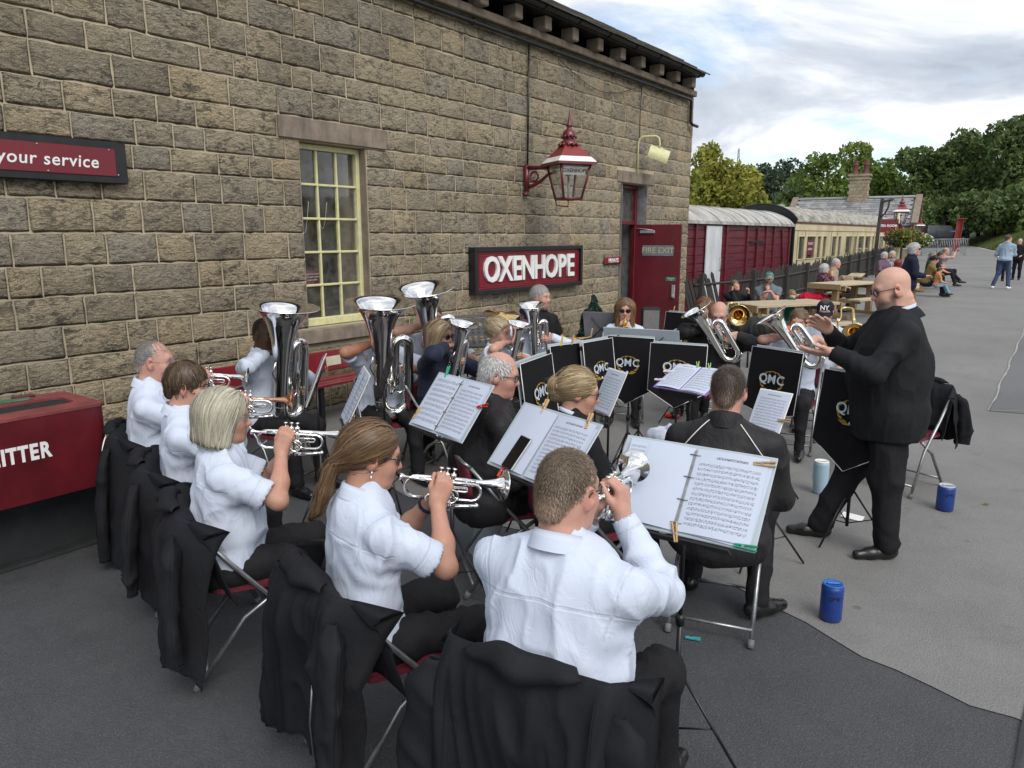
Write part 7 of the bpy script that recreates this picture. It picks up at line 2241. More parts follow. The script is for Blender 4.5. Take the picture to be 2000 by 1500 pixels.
# --- second row, dark jackets seen from behind
lap = None
p6 = make_person('white-haired man in black jacket and thin glasses looking right', sit(-2.43, 3.17, R(-40), 6), R(-40), s=1.0, b=1.22, head=(-22, -10, 0), skin=SK_PINK, hair=('receding', *WHITEH), top='jacket', topmat=M_TRACK, vox=.012, hvox=.0074, strands=2600, glasses='clear', seed=16, lean=6, collar='stand', belly=.05)
p7 = make_person('woman with blonde bun and dark glasses in black suit jacket', sit(-1.91, 3.16, R(-30), 4), R(-30), s=.96, b=1.0, sex='f', head=(-28, -10, 0), skin=SK_B, hair=('bun', (.22, .15, .08), (.50, .38, .22)), top='jacket', topmat=M_BLACKCLOTH, vox=.012, hvox=.0074, strands=3200, glasses='clear', seed=17, collar='wide', undershirt=True)
p8 = make_person('man with short dark hair in black track jacket with white piping, seen from behind', sit(-1.26, 3.49, R(14), 8), R(14), s=1.0, b=1.32, head=(-4, -10, 0), skin=SK_PINK, hair=('short', (.035, .024, .016), (.10, .068, .045)), top='jacket', topmat=M_TRACK, vox=.010, hvox=.0058, strands=4200, seed=18, lean=8, collar='stand', belly=.03, kneespread=.05, headkind='m',
                 legs={1: ((.19, .42, .50), (.20, .16, .10), (.7, .75, 0)), -1: ((-.17, .42, .50), (-.17, .35, .10))})
# white piping over the back of the track jacket
q = MB()
for sd in (1, -1):
    pts = []
    for t in np.linspace(0, 1, 14):
        x = sd * (.055 + .165 * t); zt = p8['N'] + p8['sp'] * (.045 - .20 * t ** 1.3)
        pts.append(A(x, zt[1], zt[2]))
    pr = [ell(p8['P0'] + p8['sp'] * .37, (.158 * 1.32, .105 * 1.32, .19), rotm(0, -R(8)), .06), cone(p8['N'] - p8['sp'] * .045, p8['S'][sd], .085, .077, .05)]
    pp = []
    for p in pts:
        y = p[1] - .35
        for _ in range(24):
            d = sdf_pts(pr, A(p[0], y, p[2])[None])[0]
            y += max(d, .0) * .9
            if d < .003: break
        pp.append((p[0], y - .015, p[2]))
    q.tube(pp, .0028, 6)
q.build('piping', M_PEGWHITE, p8['root'])

# --- basses by the wall
hb = brass_hands(.95, (0, -7, 0), (0, .01, -.05))
p9 = make_person('dark-skinned man in long-sleeved white shirt behind the leftmost tuba', sit(-4.92, 3.44, R(-84)), R(-84), s=1.0, b=1.05, head=(0, -4, 0), skin=SK_DARK, hair=('crew', (.012, .010, .009), (.03, .025, .022)), top='long', right=hb[0], left=hb[1], vox=.016, hvox=.009, strands=900, seed=19)
play_brass(p9, .95, 'leftmost silver tuba standing upright beside the window', 'tuba', 'tubas', (0, -7, 0), (0, .01, -.05), .275)
hb = brass_hands(.95, (0, -8, 0), (0, .01, -.02))
p10 = make_person('man in white polo shirt hidden behind the middle tuba', sit(-4.42, 4.20, R(-118)), R(-118), s=1.0, b=1.15, head=(0, -4, 0), skin=SK_TAN, hair=('crew', *BROWN), top='short', right=hb[0], left=hb[1], vox=.016, hvox=.009, strands=700, seed=20)
play_brass(p10, .98, 'middle silver tuba below the window frame', 'tuba', 'tubas', (0, -7, 0), (0, .01, -.05), .275)
hb = brass_hands(.9, (0, 0, -8), (0, .01, 0))
p11 = make_person('man in white shirt behind the rightmost tuba', sit(-4.62, 5.02, R(-125)), R(-125), s=1.02, b=1.05, head=(0, -2, 0), skin=SK_B, hair=('short', *BROWN), top='short', right=hb[0], left=hb[1], vox=.016, hvox=.009, strands=700, seed=21)
play_brass(p11, .95, 'rightmost silver tuba tilted slightly to the right', 'tuba', 'tubas', (0, -10, 8), (0, .01, .02), .27)

# --- horns and baritones
hb = brass_hands(.56, (0, -14, 0), (0, .01, 0))
p12 = make_person('woman with long light brown hair, sunglasses and navy jacket playing tenor horn', sit(-3.95, 4.38, R(-82)), R(-82), s=.96, b=1.0, sex='f', head=(0, -6, 0), skin=SK_B, hair=('long', (.13, .085, .05), (.42, .31, .19)), top='jacket', topmat=M_NAVY, right=hb[0], left=hb[1], vox=.015, hvox=.0082, strands=2600, glasses='sun', seed=22, collar='wide', undershirt=True, tie=True)
play_brass(p12, .56, 'silver tenor horn held by the woman in the navy jacket', 'tenor_horn', 'tenor horns', (0, -14, 0), (0, .01, 0), .215)
hb = brass_hands(.5, (0, -14, 0), (0, .01, 0))
p13 = make_person('blonde woman with a top bun in white shirt playing tenor horn', sit(-3.72, 4.86, R(-86)), R(-86), s=.95, b=1.0, sex='f', head=(0, -8, 0), skin=SK_PINK, hair=('topbun', (.30, .22, .12), (.62, .52, .36)), top='short', right=hb[0], left=hb[1], vox=.016, hvox=.0082, strands=2200, seed=23)
play_brass(p13, .5, 'silver tenor horn held by the blonde woman with the top bun', 'tenor_horn', 'tenor horns', (0, -14, 0), (0, .01, 0), .215)
hb = brass_hands(.58, (0, -8, 12), (0, .01, 0))
p14 = make_person('man in dark cap and white shirt playing a baritone horn', sit(-4.05, 5.75, R(-118)), R(-118), s=1.0, b=1.1, head=(0, -8, 0), skin=SK_PINK, hair=('crew', *GREYH), top='long', right=hb[0], left=hb[1], vox=.016, hvox=.008, strands=500, seed=24, glasses='clear')
cap_on(p14, cloth('navy_cap', (.02, .03, .07)))
play_brass(p14, .58, 'silver baritone horn held by the man in the dark cap', 'baritone_horn', 'baritones and euphoniums', (0, -8, 8), (0, .01, 0), .215)
p15 = make_person('grey-haired drummer in black polo shirt seated by the wall', sit(-4.31, 6.32, R(-100)), R(-100), s=1.02, b=1.25, head=(12, 0, 0), skin=SK_PINK, hair=('short', (.30, .29, .28), (.58, .57, .56)), top='tee', topmat=cloth('black_polo', (.012, .012, .014)), vox=.016, hvox=.008, strands=1600, seed=25, seatz=.56, stubble=.5, collar='wide', left=dict(w=(-.25, .30, .86), d=(.2, 1, -.1), n=(0, 0, -1), curl=.9), right=dict(w=(.24, .32, .86), d=(-.2, 1, -.1), n=(0, 0, -1), curl=.9))
hc_ = cornet_hands((0, -14))
p16 = make_person('woman with long brown hair and sunglasses facing the camera with a flugelhorn', sit(-3.73, 7.08, R(-152)), R(-152), s=.96, b=1.0, sex='f', head=(0, -4, 0), skin=SK_B, hair=('long', (.11, .06, .03), (.36, .22, .11)), top='short', right=hc_[0], left=hc_[1], vox=.016, hvox=.008, strands=2600, glasses='sun', seed=26)
play_cornet(p16, (0, -14), 'flugelhorn with gold tubing held by the woman in sunglasses', mat_=M_BRASS, name='flugelhorn', group=None)
hb = brass_hands(.62, (0, -16, 26), (0, .01, 0))
p17 = make_person('bald man in glasses and black jacket playing a euphonium', sit(-2.62, 6.89, R(-168)), R(-168), s=1.0, b=1.15, head=(6, -16, 0), skin=SK_PINK, hair=('fringe', (.30, .29, .28), (.58, .57, .56)), top='jacket', topmat=M_TRACK, right=hb[0], left=hb[1], vox=.015, hvox=.0082, strands=1100, glasses='clear', seed=27, undershirt=True, collar='stand')
play_brass(p17, .64, 'silver euphonium tilted left, held by the bald man in glasses', 'euphonium', 'baritones and euphoniums', (0, -12, 30), (0, .01, 0), .24)
p18 = make_person('red-haired player half hidden behind the bald euphonium player', sit(-3.16, 7.85, R(-170)), R(-170), s=.95, b=1.0, sex='f', head=(0, 0, 0), skin=SK_B, hair=('curly', (.13, .045, .018), (.30, .12, .05)), top='short', vox=.018, hvox=.011, strands=1200, seed=28)
trombone('gold trombone of the red-haired player behind the bald man', Matrix.Translation((-2.84, 7.62, 1.18)) @ Matrix.Rotation(R(-160), 4, 'Z') @ Matrix.Rotation(R(-8), 4, 'X'), M_BRASS)
hb = brass_hands(.62, (0, -8, 34), (0, .01, 0))
p19 = make_person('woman with swept-back brown hair playing euphonium behind the conductor\'s hands', sit(-1.90, 6.98, R(-172)), R(-172), s=.96, b=1.0, sex='f', head=(0, -6, 0), skin=SK_PINK, hair=('bun', (.09, .055, .03), (.24, .16, .09)), top='short', right=hb[0], left=hb[1], vox=.015, hvox=.0082, strands=1500, seed=29)
play_brass(p19, .66, 'silver euphonium tilted left, held by the woman behind the conductor\'s hands', 'euphonium', 'baritones and euphoniums', (0, -6, 36), (0, .01, 0), .24)
p20 = make_person('player in dark NY cap behind the conductor\'s raised hand', sit(-1.93, 8.02, R(-170)), R(-170), s=.98, b=1.05, head=(0, -14, 0), skin=SK_B, hair=('short', *BROWN), top='short', vox=.018, hvox=.011, strands=400, seed=30)
cap_on(p20, cloth('black_cap', (.012, .016, .026)), letters='NY')
trombone('gold trombone of the player in the NY cap', Matrix.Translation((-1.74, 7.75, 1.14)) @ Matrix.Rotation(R(-165), 4, 'Z') @ Matrix.Rotation(R(-20), 4, 'X'), M_BRASS)

# --- conductor
CZ = R(116)
def cond_hand(sd):
    if sd > 0: return dict(w=(.20, .34, 1.34), d=(-.35, .75, .50), n=(-.75, -.1, -.55), fcurl=(.28, .25, .28, .34), thumb=.15, spread=.16, hint=(.7, -.2, -1), hs=1.06)
    return dict(w=(-.15, .38, 1.25), d=(.10, 1, -.05), n=(.45, .1, .9), fcurl=(.18, .2, .24, .30), thumb=.05, spread=.14, hint=(-.8, -.6, -.7), hs=1.06)
p21 = make_person('bald bearded conductor in black suit and glasses standing with raised hands', (-.76, 4.90, 0), CZ, s=1.02, b=1.28, seated=False, head=(4, -14, 0), skin=(.56, .37, .29), hair=(None, (.1, .09, .085), (.3, .28, .27)), headkind='h', top='suit', topmat=M_BLACKCLOTH, right=cond_hand(1), left=cond_hand(-1), vox=.010, hvox=.0055, strands=0, glasses='clear', stubble=.8, undershirt=True, tie=True, seed=31, lean=3, belly=.04, collar='wide', hem=-.19, bottom=M_BLACKTROUSER, legr=1.28, extra=lambda P0, sp, fw: [ell(P0 + sp * .30 - fw * .005, (.215, .148, .27), k=.08), ell(P0 + sp * .06 + fw * .02, (.21, .165, .42), k=.08), ell(P0 - sp * .22 + fw * .015, (.222, .19, .42), k=.08)],
                  legs={1: ((.13, .14, .50), (.15, .30, .09), (.1, 1, 0)), -1: ((-.12, .02, .49), (-.13, -.02, .09), (-.25, 1, 0))})

# --- chairs under the seated players
CH = [(p1, 'folding chair under the grey-haired man by the litter bin'), (p2, 'folding chair under the young man with brown hair'), (p3, 'folding chair under the silver-blonde woman'), (p4, 'folding chair under the woman with the ponytail'), (p5, 'folding chair under the cropped-haired man nearest the camera'),
      (p6, 'folding chair under the white-haired man in the black jacket'), (p7, 'folding chair under the woman with the blonde bun'), (p8, 'folding chair under the man in the black track jacket'), (p9, 'folding chair under the leftmost tuba player'), (p10, 'folding chair under the middle tuba player'), (p11, 'folding chair under the rightmost tuba player'),
      (p12, 'folding chair under the woman in the navy jacket'), (p13, 'folding chair under the blonde woman with the top bun'), (p14, 'folding chair under the man in the dark cap'), (p15, 'folding chair under the grey-haired drummer'), (p16, 'folding chair under the woman with long brown hair facing the camera'), (p17, 'folding chair under the bald euphonium player'),
      (p18, 'folding chair under the red-haired player'), (p19, 'folding chair under the woman playing euphonium'), (p20, 'folding chair under the player in the NY cap')]
def chair_loc(r_):
    a = r_.rotation_euler.z; return r_.location + Vector((-math.sin(a), math.cos(a), 0)) * .115
for p_, lb in CH:
    r_ = p_['root']; folding_chair(lb, chair_loc(r_), r_.rotation_euler.z)
folding_chair('empty-looking folding chair with a hung coat behind the conductor', (-.86, 6.35, 0), R(160))

# --- jackets hung on the chair backs
def on_chair(p_, label, **kw):
    r_ = p_['root']; return hung_jacket(label, chair_loc(r_), r_.rotation_euler.z, **kw)
on_chair(p1, 'black jacket with pale piping hung behind the grey-haired man', seed=3, piping=True, hem=(.10, .05), slv=(.06, .10), width=.56)
on_chair(p2, 'black jacket with small round badge hung behind the young man', seed=4, badge=True, hem=(.10, .14), slv=(.2, .1), width=.56)
on_chair(p3, 'black fleece hung behind the silver-blonde woman', seed=5, hem=(.20, .12), slv=(.22, .10), width=.60)
on_chair(p4, 'black zipped jacket hung behind the woman with the ponytail', seed=6, hem=(.10, .22), slv=(.26, .06), width=.66, messy=1.5, zip_=True, skew=-.03)
on_chair(p5, 'wide black jacket hung smoothly behind the nearest man', seed=8, hem=(.10, .10), slv=(.12, .12), width=.66, messy=.55)
hung_jacket('crumpled black coat hung on the chair behind the conductor', (-.86, 6.35, 0), R(160), seed=9, hem=(.40, .3), width=.5, slv=(.42, .36), messy=1.5)
# hair tie, watch and earring of the ponytail woman
Mh = Matrix.Translation(Vector(p4['HC'].tolist())) @ Matrix(p4['HM'].tolist()).to_4x4()
q = MB(); q.tube([Mh @ Vector((.024 * math.cos(a), -.126 + .010 * math.sin(a), -.044 + .022 * math.sin(a))) for a in np.linspace(0, 2 * math.pi, 15)], .012, 8); q.build('hair_tie', M_FLEECE, p4['root'])
q = MB(); q.tube([Mh @ Vector((.083, -.004, -.036)), Mh @ Vector((.084, -.004, -.055))], .002, 5); q.sphere(Mh @ Vector((.084, -.004, -.058)), .005, 8); q.build('earring', M_SILVER, p4['root'])
E_, W_w, _ = p4['arms'][-1]; fa_ = unit(W_w - E_); c0 = W_w - fa_ * .035; u_ = unit(np.cross(fa_, A(0, 0, 1))); v_ = np.cross(fa_, u_)
q = MB(); q.tube([tuple(c0 + (u_ * math.cos(a) + v_ * math.sin(a)) * .031) for a in np.linspace(0, 2 * math.pi, 17)], .007, 6); q.build('watch_strap', M_NAVY, p4['root'])
# ------------------------------------------------------------------ stands with open folders
def desk(label, c, rz, tilt, w, h, pages=2, mats=None, board=M_FOLDER, legs=True, roll=0.0, name='music_stand', rings=False, split=.5, perforated=False, base_z=None, group='music stands with open folders', narrow=None):
    """stand whose music faces local -Y; c = middle of the music"""
    t = empty(name, (c[0], c[1], 0), rz, label, 'music stand', group)
    if legs: stand_legs(t, c[2] - .02, a0=random.uniform(0, 2))
    M = Matrix.Translation((0, 0, c[2])) @ Matrix.Rotation(R(-tilt), 4, 'X') @ Matrix.Rotation(R(roll), 4, 'Y')
    if perforated:
        q = MB()
        nxh = 8
        V_, F_ = [], []
        q.box((0, .02, -h / 2 + .03), (w, .01, .06)); q.box((0, .02, h / 2 - .012), (w, .01, .024)); q.box((0, .02, 0), (w, .01, .05)); q.box((0, .0, -h / 2), (w, .05, .008))
        for zc in (-.5, .5):
            zz_ = zc * (h * .42)
            for k in range(nxh + 1): q.box((-w / 2 + w * k / nxh, .02, zz_), (.022, .010, h * .36))
            for s_ in (-1, 1): q.box((0, .021, zz_ + s_ * h * .12), (w, .009, h * .10))
        o = q.build('desk', M_BLACK, t); o.matrix_local = M
    else:
        q = MB(); q.box((0, .012, -h / 2 - .012), (w * .7, .05, .008)); q.tube([(-w * .3, .014, -h * .48), (0, .016, .0), (w * .3, .014, -h * .48)], .005, 6); q.tube([(-w * .3, .014, h * .3), (0, .016, -h * .3), (w * .3, .014, h * .3)], .005, 6); o = q.build('desk', M_BLACK, t); o.matrix_local = M
    if board:
        q = MB(); q.box((0, 0, 0), (w, .006, h), bevel=.0028); o = q.build('folder', board, t); o.matrix_local = M
    mats = mats or [M_SHEETS[0], M_SHEETS[1]]
    pw = w * (.93 if pages == 1 else .45)
    if narrow: pw = narrow
    for k in range(pages):
        x = 0 if pages == 1 else (-w * .235 if k == 0 else w * .235)
        quad_uv('music_page', pw, h * .92, mats[k], t, M @ Matrix.Translation((x, -.0075, 0)) @ Matrix.Rotation(R(random.uniform(-1.2, 1.2)), 4, 'Y'), .008)
    if pages == 2:
        quad_uv('music_page', pw, h * .9, M_SHEETS[2], t, M @ Matrix.Translation((w * .25, -.0052, -.008)) @ Matrix.Rotation(R(2.2), 4, 'Y'), .004)
    if rings:
        for k in range(4):
            z = h * (-.38 + .253 * k); q = MB(); q.tube([tuple(M @ Vector((x_, -.016 + abs(x_) * .4, z))) for x_ in (-.02, -.01, 0, .01, .02)], .0022, 5); q.build('ring', M_STEEL, t)
        q = MB(); q.box((0, -.008, 0), (.012, .004, h * .86), bevel=.001); o = q.build('spine', M_STEEL, t); o.matrix_local = M
    t['_m'] = 0; del t['_m']
    bpy.context.view_layer.update()
    return t, t.matrix_world @ M
def mid(a, b): return (a + b) / 2
def pegs_on(WM, w, h, lst):
    for x, z, rot, mt, lb in lst:
        peg(lb, WM @ Matrix.Translation((x * w, -.012, z * h)) @ Matrix.Rotation(R(rot), 4, 'Y') @ Matrix.Rotation(R(90), 4, 'Z'), mt)
# three folders in front of the front row
f1, w1 = desk('open white folder of music in front of the silver-blonde woman', (-2.52, 2.86, 1.07), R(-14), 38, .50, .34, rings=True, mats=[M_SHEETS[2], M_SHEETS[0]])
pegs_on(w1, .5, .34, [(-.44, -.3, 8, M_WOODPEG, 'wooden peg on the left page of the ponytail woman\'s left folder'), (-.33, .5, -20, M_PEGGREEN, 'green peg on the top edge of the left folder'), (.5, .12, 70, M_PEGRED, 'red peg on the right edge of the left folder')])
f2, w2 = desk('open white folder with a black phone in front of the ponytail woman', (-1.69, 2.50, 1.08), R(-17), 40, .52, .33, mats=[M_PAPER, M_SHEETS[1]])
pegs_on(w2, .52, .33, [(-.20, .48, -12, M_WOODPEG, 'long wooden peg at the top of the middle folder'), (.36, .46, -14, M_WOODPEG, 'wooden peg near the right corner of the middle folder'), (-.25, -.52, 0, M_PEGRED, 'red pin at the bottom of the middle folder')])
ph = empty('phone', (0, 0, 0), 0, 'black mobile phone standing on the middle folder', 'phone'); ph.matrix_world = w2 @ Matrix.Translation((-.095, -.020, -.075)) @ Matrix.Rotation(R(4), 4, 'Y')
q = MB(); q.box((0, 0, 0), (.078, .009, .162), bevel=.004); q.build('body', M_STEEL, ph)
q = MB(); q.box((0, -.0052, 0), (.071, .0012, .154)); q.build('screen', simple('phone_glass', (.004, .004, .006), .12), ph)
f3, w3 = desk('large open white ring folder in front of the nearest man', (-.985, 2.37, 1.07), R(3), 40, .56, .345, rings=True, mats=[M_PAPER, M_SHEETS[1]])
quad_uv('music_page', .07, .17, M_SHEETS[2], f3, f3.matrix_world.inverted() @ w3 @ Matrix.Translation((-.215, -.017, .06)), .0)
pegs_on(w3, .56, .345, [(.42, .40, 82, M_WOODPEG, 'wooden peg at the top right of the nearest folder'), (.43, -.47, 88, M_PEGGREEN, 'green peg at the bottom right of the nearest folder'), (.02, -.5, -20, M_WOODPEG, 'wooden peg at the bottom middle of the nearest folder')])
# narrow pages beside the tubas and the perforated desk
c = at(618, 742, 1.02); desk('narrow sheet of music on a stand by the leftmost tuba', (c.x, c.y, 1.02), R(-44), 22, .24, .34, 1, [M_SHEETS[0]], M_PEGWHITE, roll=0, group='stands with single sheets')
c = at(748, 720, 1.02); _, wq = desk('black perforated music desk in front of the middle tuba', (c.x, c.y, 1.00), R(-42), 18, .42, .30, 0, None, None, perforated=True, group='stands with single sheets')
c = at(694, 768, .98); desk('open music pages pegged left of the black perforated desk', (c.x, c.y, .96), R(-36), 26, .36, .36, 2, [M_SHEETS[0], M_SHEETS[2]], M_PEGWHITE, group='stands with single sheets')
for k, (u, v) in enumerate(((716, 700), (733, 722), (690, 822), (592, 765), (638, 725))):
    p = at(u, v, 1.08 - .0018 * (v - 700)); peg(['wooden peg at the top of the perforated desk', 'wooden peg at the side of the pegged pages', 'wooden peg at the foot of the pegged pages', 'wooden peg on the narrow sheet\'s left edge', 'wooden peg on the narrow sheet\'s right edge'][k], Matrix.Translation(p) @ Matrix.Rotation(R(-40), 4, 'Z') @ Matrix.Rotation(R(35), 4, 'Y'), M_WOODPEG)
c = at(912, 640, 1.15); desk('black perforated stand behind the woman in the navy jacket', (c.x, c.y, 1.12), R(60), 20, .46, .30, 0, None, None, perforated=True, group='stands with single sheets')
# banners round the middle
def ban(u0, v0, u1, v1, z, label, **kw):
    a, b_ = at(u0, v0, z), at(u1, v1, z); d = b_ - a; c_ = (a + b_) / 2
    return banner_stand(label, (c_.x, c_.y, 0), math.atan2(d.y, d.x), top=z, w=max(.40, min(.52, d.length)), **kw)
ban(1012, 712, 1074, 690, 1.15, 'black QMC banner nearest the white-haired man', h=.46)
ban(1078, 676, 1140, 668, 1.14, 'second black QMC banner from the left, behind the blonde bun', h=.44)
ban(1137, 670, 1192, 660, 1.15, 'third black QMC banner from the left', h=.44)
ban(1192, 656, 1272, 661, 1.15, 'black QMC banner below the woman with long brown hair', h=.42)
c = at(1225, 652, 1.2); desk('pale folder seen from behind under the woman with long brown hair', (c.x, c.y + .25, 1.08), R(192), 20, .62, .30, 2, None, M_FOLDER)
ban(1272, 669, 1383, 676, 1.15, 'pointed black banner behind the purple folder', h=.36, point=.12)
ban(1472, 676, 1572, 691, 1.15, 'black QMC banner in front of the euphonium woman', h=.44, point=.05)
b7 = at(1576, 722, 1.1); banner_stand('black banner half hidden behind the conductor', (b7.x + .32, b7.y + .02, 0), R(-22), top=1.1, w=.50, h=.46, point=.16)
c = at(1340, 612, 1.16); banner_stand('black QMC banner behind the bald euphonium player\'s bell', (c.x, c.y, 0), R(-14), top=1.16, w=.50, h=.42)
# music of the second row
c = at(1190, 765, 1.0); desk('sheet of music clipped to a stand right of the blonde bun', (c.x, c.y, 1.0), R(-28), 25, .21, .29, 1, [M_SHEETS[0]], M_PEGWHITE, group='stands with single sheets')
c = at(1502, 806, .93); _, wq = desk('sheet of music right of the man in the track jacket', (c.x, c.y, .93), R(-12), 30, .21, .28, 1, [M_SHEETS[0]], M_PEGWHITE, group='stands with single sheets')
pegs_on(wq, .21, .28, [(.5, -.12, 84, M_WOODPEG, 'wooden peg on the sheet right of the track jacket'), (.3, -.52, 86, M_PEGTEAL, 'teal peg at the foot of the sheet right of the track jacket')])
c = at(1350, 738, 1.05); _, wq = desk('purple folder of printed music lying tilted before the pointed banner', (c.x, c.y, 1.04), R(-10), 66, .40, .30, 2, [M_SHEETS[0], M_SHEETS[2]], M_PURPLE)
pegs_on(wq, .4, .3, [(-.1, .5, -30, M_PEGLIME, 'left lime peg on the purple folder'), (.12, .5, -30, M_PEGLIME, 'right lime peg on the purple folder'), (-.5, .1, 80, M_PEGWHITE, 'upper white peg on the purple folder'), (-.5, -.25, 80, M_PEGWHITE, 'lower white peg on the purple folder')])
for u, v, mt, lb in ((1097, 668, M_PEGYEL, 'yellow peg on top of the second banner'), (1118, 666, M_WOODPEG, 'wooden peg on top of the second banner'), (1316, 606, M_WOODPEG, 'left wooden peg on the banner behind the euphonium'), (1350, 610, M_WOODPEG, 'right wooden peg on the banner behind the euphonium'), (1155, 652, M_WOODPEG, 'wooden peg on the pale folder seen from behind')):
    p = at(u, v, 1.18); peg(lb, Matrix.Translation(p) @ Matrix.Rotation(R(20), 4, 'Z') @ Matrix.Rotation(R(10), 4, 'Y'), mt)

# ------------------------------------------------------------------ bottles, tumbler and litter on the ground
def bottle(loc, label, r0, h, mat_, lid, name='drink_can', taper=1.0, handle=False):
    t = empty(name, loc, R(30), label, 'bottle')
    q = MB(); q.lathe([(.001, 0), (r0 * .9 * taper, .002), (r0 * taper, .012), (r0, h * .5), (r0, h - .018), (r0 * .97, h - .004), (r0 * .90, h)], 28); q.build('body', mat_, t)
    q = MB(); q.lathe([(r0 * .90, h + .001), (r0 * .93, h + .006), (r0 * .86, h + .012), (r0 * .80, h + .006), (.001, h + .004)], 28); q.build('lid', lid, t)
    q = MB(); q.box((0, 0, h + .012), (r0 * 1.1, .014, .008), bevel=.003); q.build('lid_tab', lid, t)
    if handle:
        q = MB(); q.tube([(0, r0 * 1.0, h * .9), (0, r0 * 1.35, h * .82), (0, r0 * 1.38, h * .62), (0, r0 * 1.0, h * .55)], .007, 8); q.build('handle', mat_, t)
    else:
        lettering('QMC', .03, .0004, M_BLACK, t, (0, -r0 - .001, h * .72), (R(90), 0, 0), name='marking')
    return t
M_LIDBLUE = simple('blue_lid', (.02, .13, .45), .3)
p = at(1621, 1209, 0); bottle(p, 'blue insulated bottle beside the black shoe', .055, .19, M_BLUEBOTTLE, M_LIDBLUE)
p = at(1844, 996, 0); bottle(p, 'blue insulated can standing alone right of the conductor', .058, .18, M_BLUEBOTTLE, simple('pale_lid', (.42, .46, .52), .3))
p = at(1600, 963, 0); bottle(p, 'pale blue tumbler with handle and white lid on the ground', .058, .25, M_PALEBLUE, M_WHITE, 'tumbler', .78, True)
peg('teal peg dropped on the ground below the nearest folder', Matrix.Translation(at(1350, 1246, .008)) @ Matrix.Rotation(R(20), 4, 'Z') @ Matrix.Rotation(R(90), 4, 'Y'), M_PEGTEAL)
p = at(930, 1040, .18)
bd = empty('grey_panel', (p.x, p.y, 0), R(-24), 'grey plastic panel leaning among the stand legs', 'panel'); q = MB(); q.prism(rounded(-.13, .13, 0.01, .33, .03), 1, -.003, .003, frame=Matrix.Rotation(R(-24), 4, 'X')); q.build('panel', simple('grey_panel_plastic', (.30, .32, .34), .45), bd)
p = at(1300, 860, .02)
bg = empty('paper_bag', (p.x, p.y, 0), R(20), 'crumpled white bag on the ground below the pointed banner', 'bag')
v, f = solid([ell((0, 0, .06), (.16, .11, .07), k=.03), ell((.07, .02, .10), (.08, .07, .06), k=.03), plane((0, 0, .003), (0, 0, -1))], .012); v = wrinkle(v, f, None, .02, 77); np_mesh('bag', v, F4=f, mats=M_COLLAR, parent=bg)
for k, (u, v_) in enumerate(((1310, 815), (1326, 818))):
    pass
p = at(1312, 815, .01); sl_ = empty('red_case', (p.x, p.y, 0), R(10), 'small red and black case on the ground by the banner', 'case'); q = MB(); q.box((0, 0, .03), (.16, .08, .05), bevel=.015); q.build('case', M_PEGRED, sl_); q = MB(); q.box((.03, 0, .06), (.09, .07, .02), bevel=.008); q.build('top', M_BLACKMATT, sl_)
p = at(1925, 986, .004); lf = empty('fallen_leaf', p, R(40), 'small fallen leaf on the tarmac at right', 'leaf'); q = MB(); q.add([(-.03, 0, .004), (0, .014, .012), (.04, 0, .006), (0, -.014, .008)], [(0, 3, 2, 1)]); q.build('blade', M_LEAFMID, lf)
for k, (u, v_) in enumerate(((135, 1058), (160, 1053))):
    p = at(u, v_, .003); st_ = empty('straw', p, R(70 * k), ['dry straw on the tarmac before the litter bin', 'shorter dry straw beside the other before the litter bin'][k], 'straw'); q = MB(); q.tube([(-.05, 0, .002), (0, .006, .004), (.05, -.004, .002)], .002, 5); q.build('stalk', simple('dry_straw', (.35, .28, .14), .8), st_)
c_ = at(1690, 1040, .01)
for k, (u, v_, mt) in enumerate(((1665, 1010, M_WHITE), (1610, 1000, M_PALEBLUE))):
    p = at(u, v_, .006); pc = empty('paper_scrap', p, R(25 * k), ['white folded paper on the ground behind the conductor\'s shoe', 'small pale blue scrap on the ground before the conductor'][k], 'paper'); q = MB(); q.box((0, 0, .004), (.14 - .06 * k, .09 - .04 * k, .004), Euler((R(4), R(3), 0))); q.build('sheet', mt, pc)

# ------------------------------------------------------------------ drum kit corner
p = at(978, 612, 1.12); cy = empty('cymbal_stand', (p.x, p.y, 0), 0, 'brass cymbal on a stand left of the drummer', 'cymbal')
stand_legs(cy, 1.1); q = MB(); q.lathe([(.001, .03), (.03, .028), (.05, .012), (.2, .0), (.2, -.002), (.05, .008), (.001, .02)], 32, Matrix.Translation((0, 0, 1.11)) @ Euler((R(8), R(10), 0)).to_matrix().to_4x4()); q.build('cymbal', M_BRASS, cy)
p = at(1130, 672, .78); sd_ = empty('snare_drum', (p.x, p.y, 0), 0, 'snare drum on a stand behind the QMC banners', 'drum')
stand_legs(sd_, .64); q = MB(); q.lathe([(.001, .80), (.168, .80), (.178, .795), (.178, .78)], 32); q.build('skin', M_WHITE, sd_); q = MB(); q.lathe([(.175, .79), (.175, .65), (.001, .65)], 32); q.build('shell', M_SILVER, sd_)
for z in (.66, .785):
    q = MB(); q.tube([(.181 * math.cos(a), .181 * math.sin(a), z) for a in np.linspace(0, 2 * math.pi, 33)], .008, 6); q.build('hoop', M_STEEL, sd_)
for k in (0, 1):
    q = empty('drum_stick', tuple(p + Vector((-.05 + .12 * k, -.1, .06))), R(-60 + 50 * k), ['left drum stick lying over the snare drum', 'right drum stick lying over the snare drum'][k], 'drum stick'); m_ = MB(); m_.tube([(0, -.2, 0), (0, .16, .02), (0, .2, .022)], [.007, .005, .006], 6); m_.build('stick', M_WOODPEG, q)
p = at(1180, 640, .95); ub = desk('folding stand with grey cloth beside the woman with long brown hair', (p.x, p.y, .98), R(-160), 28, .46, .34, 0, None, simple('grey_cloth_board', (.20, .20, .23), .8), group='stands with single sheets')
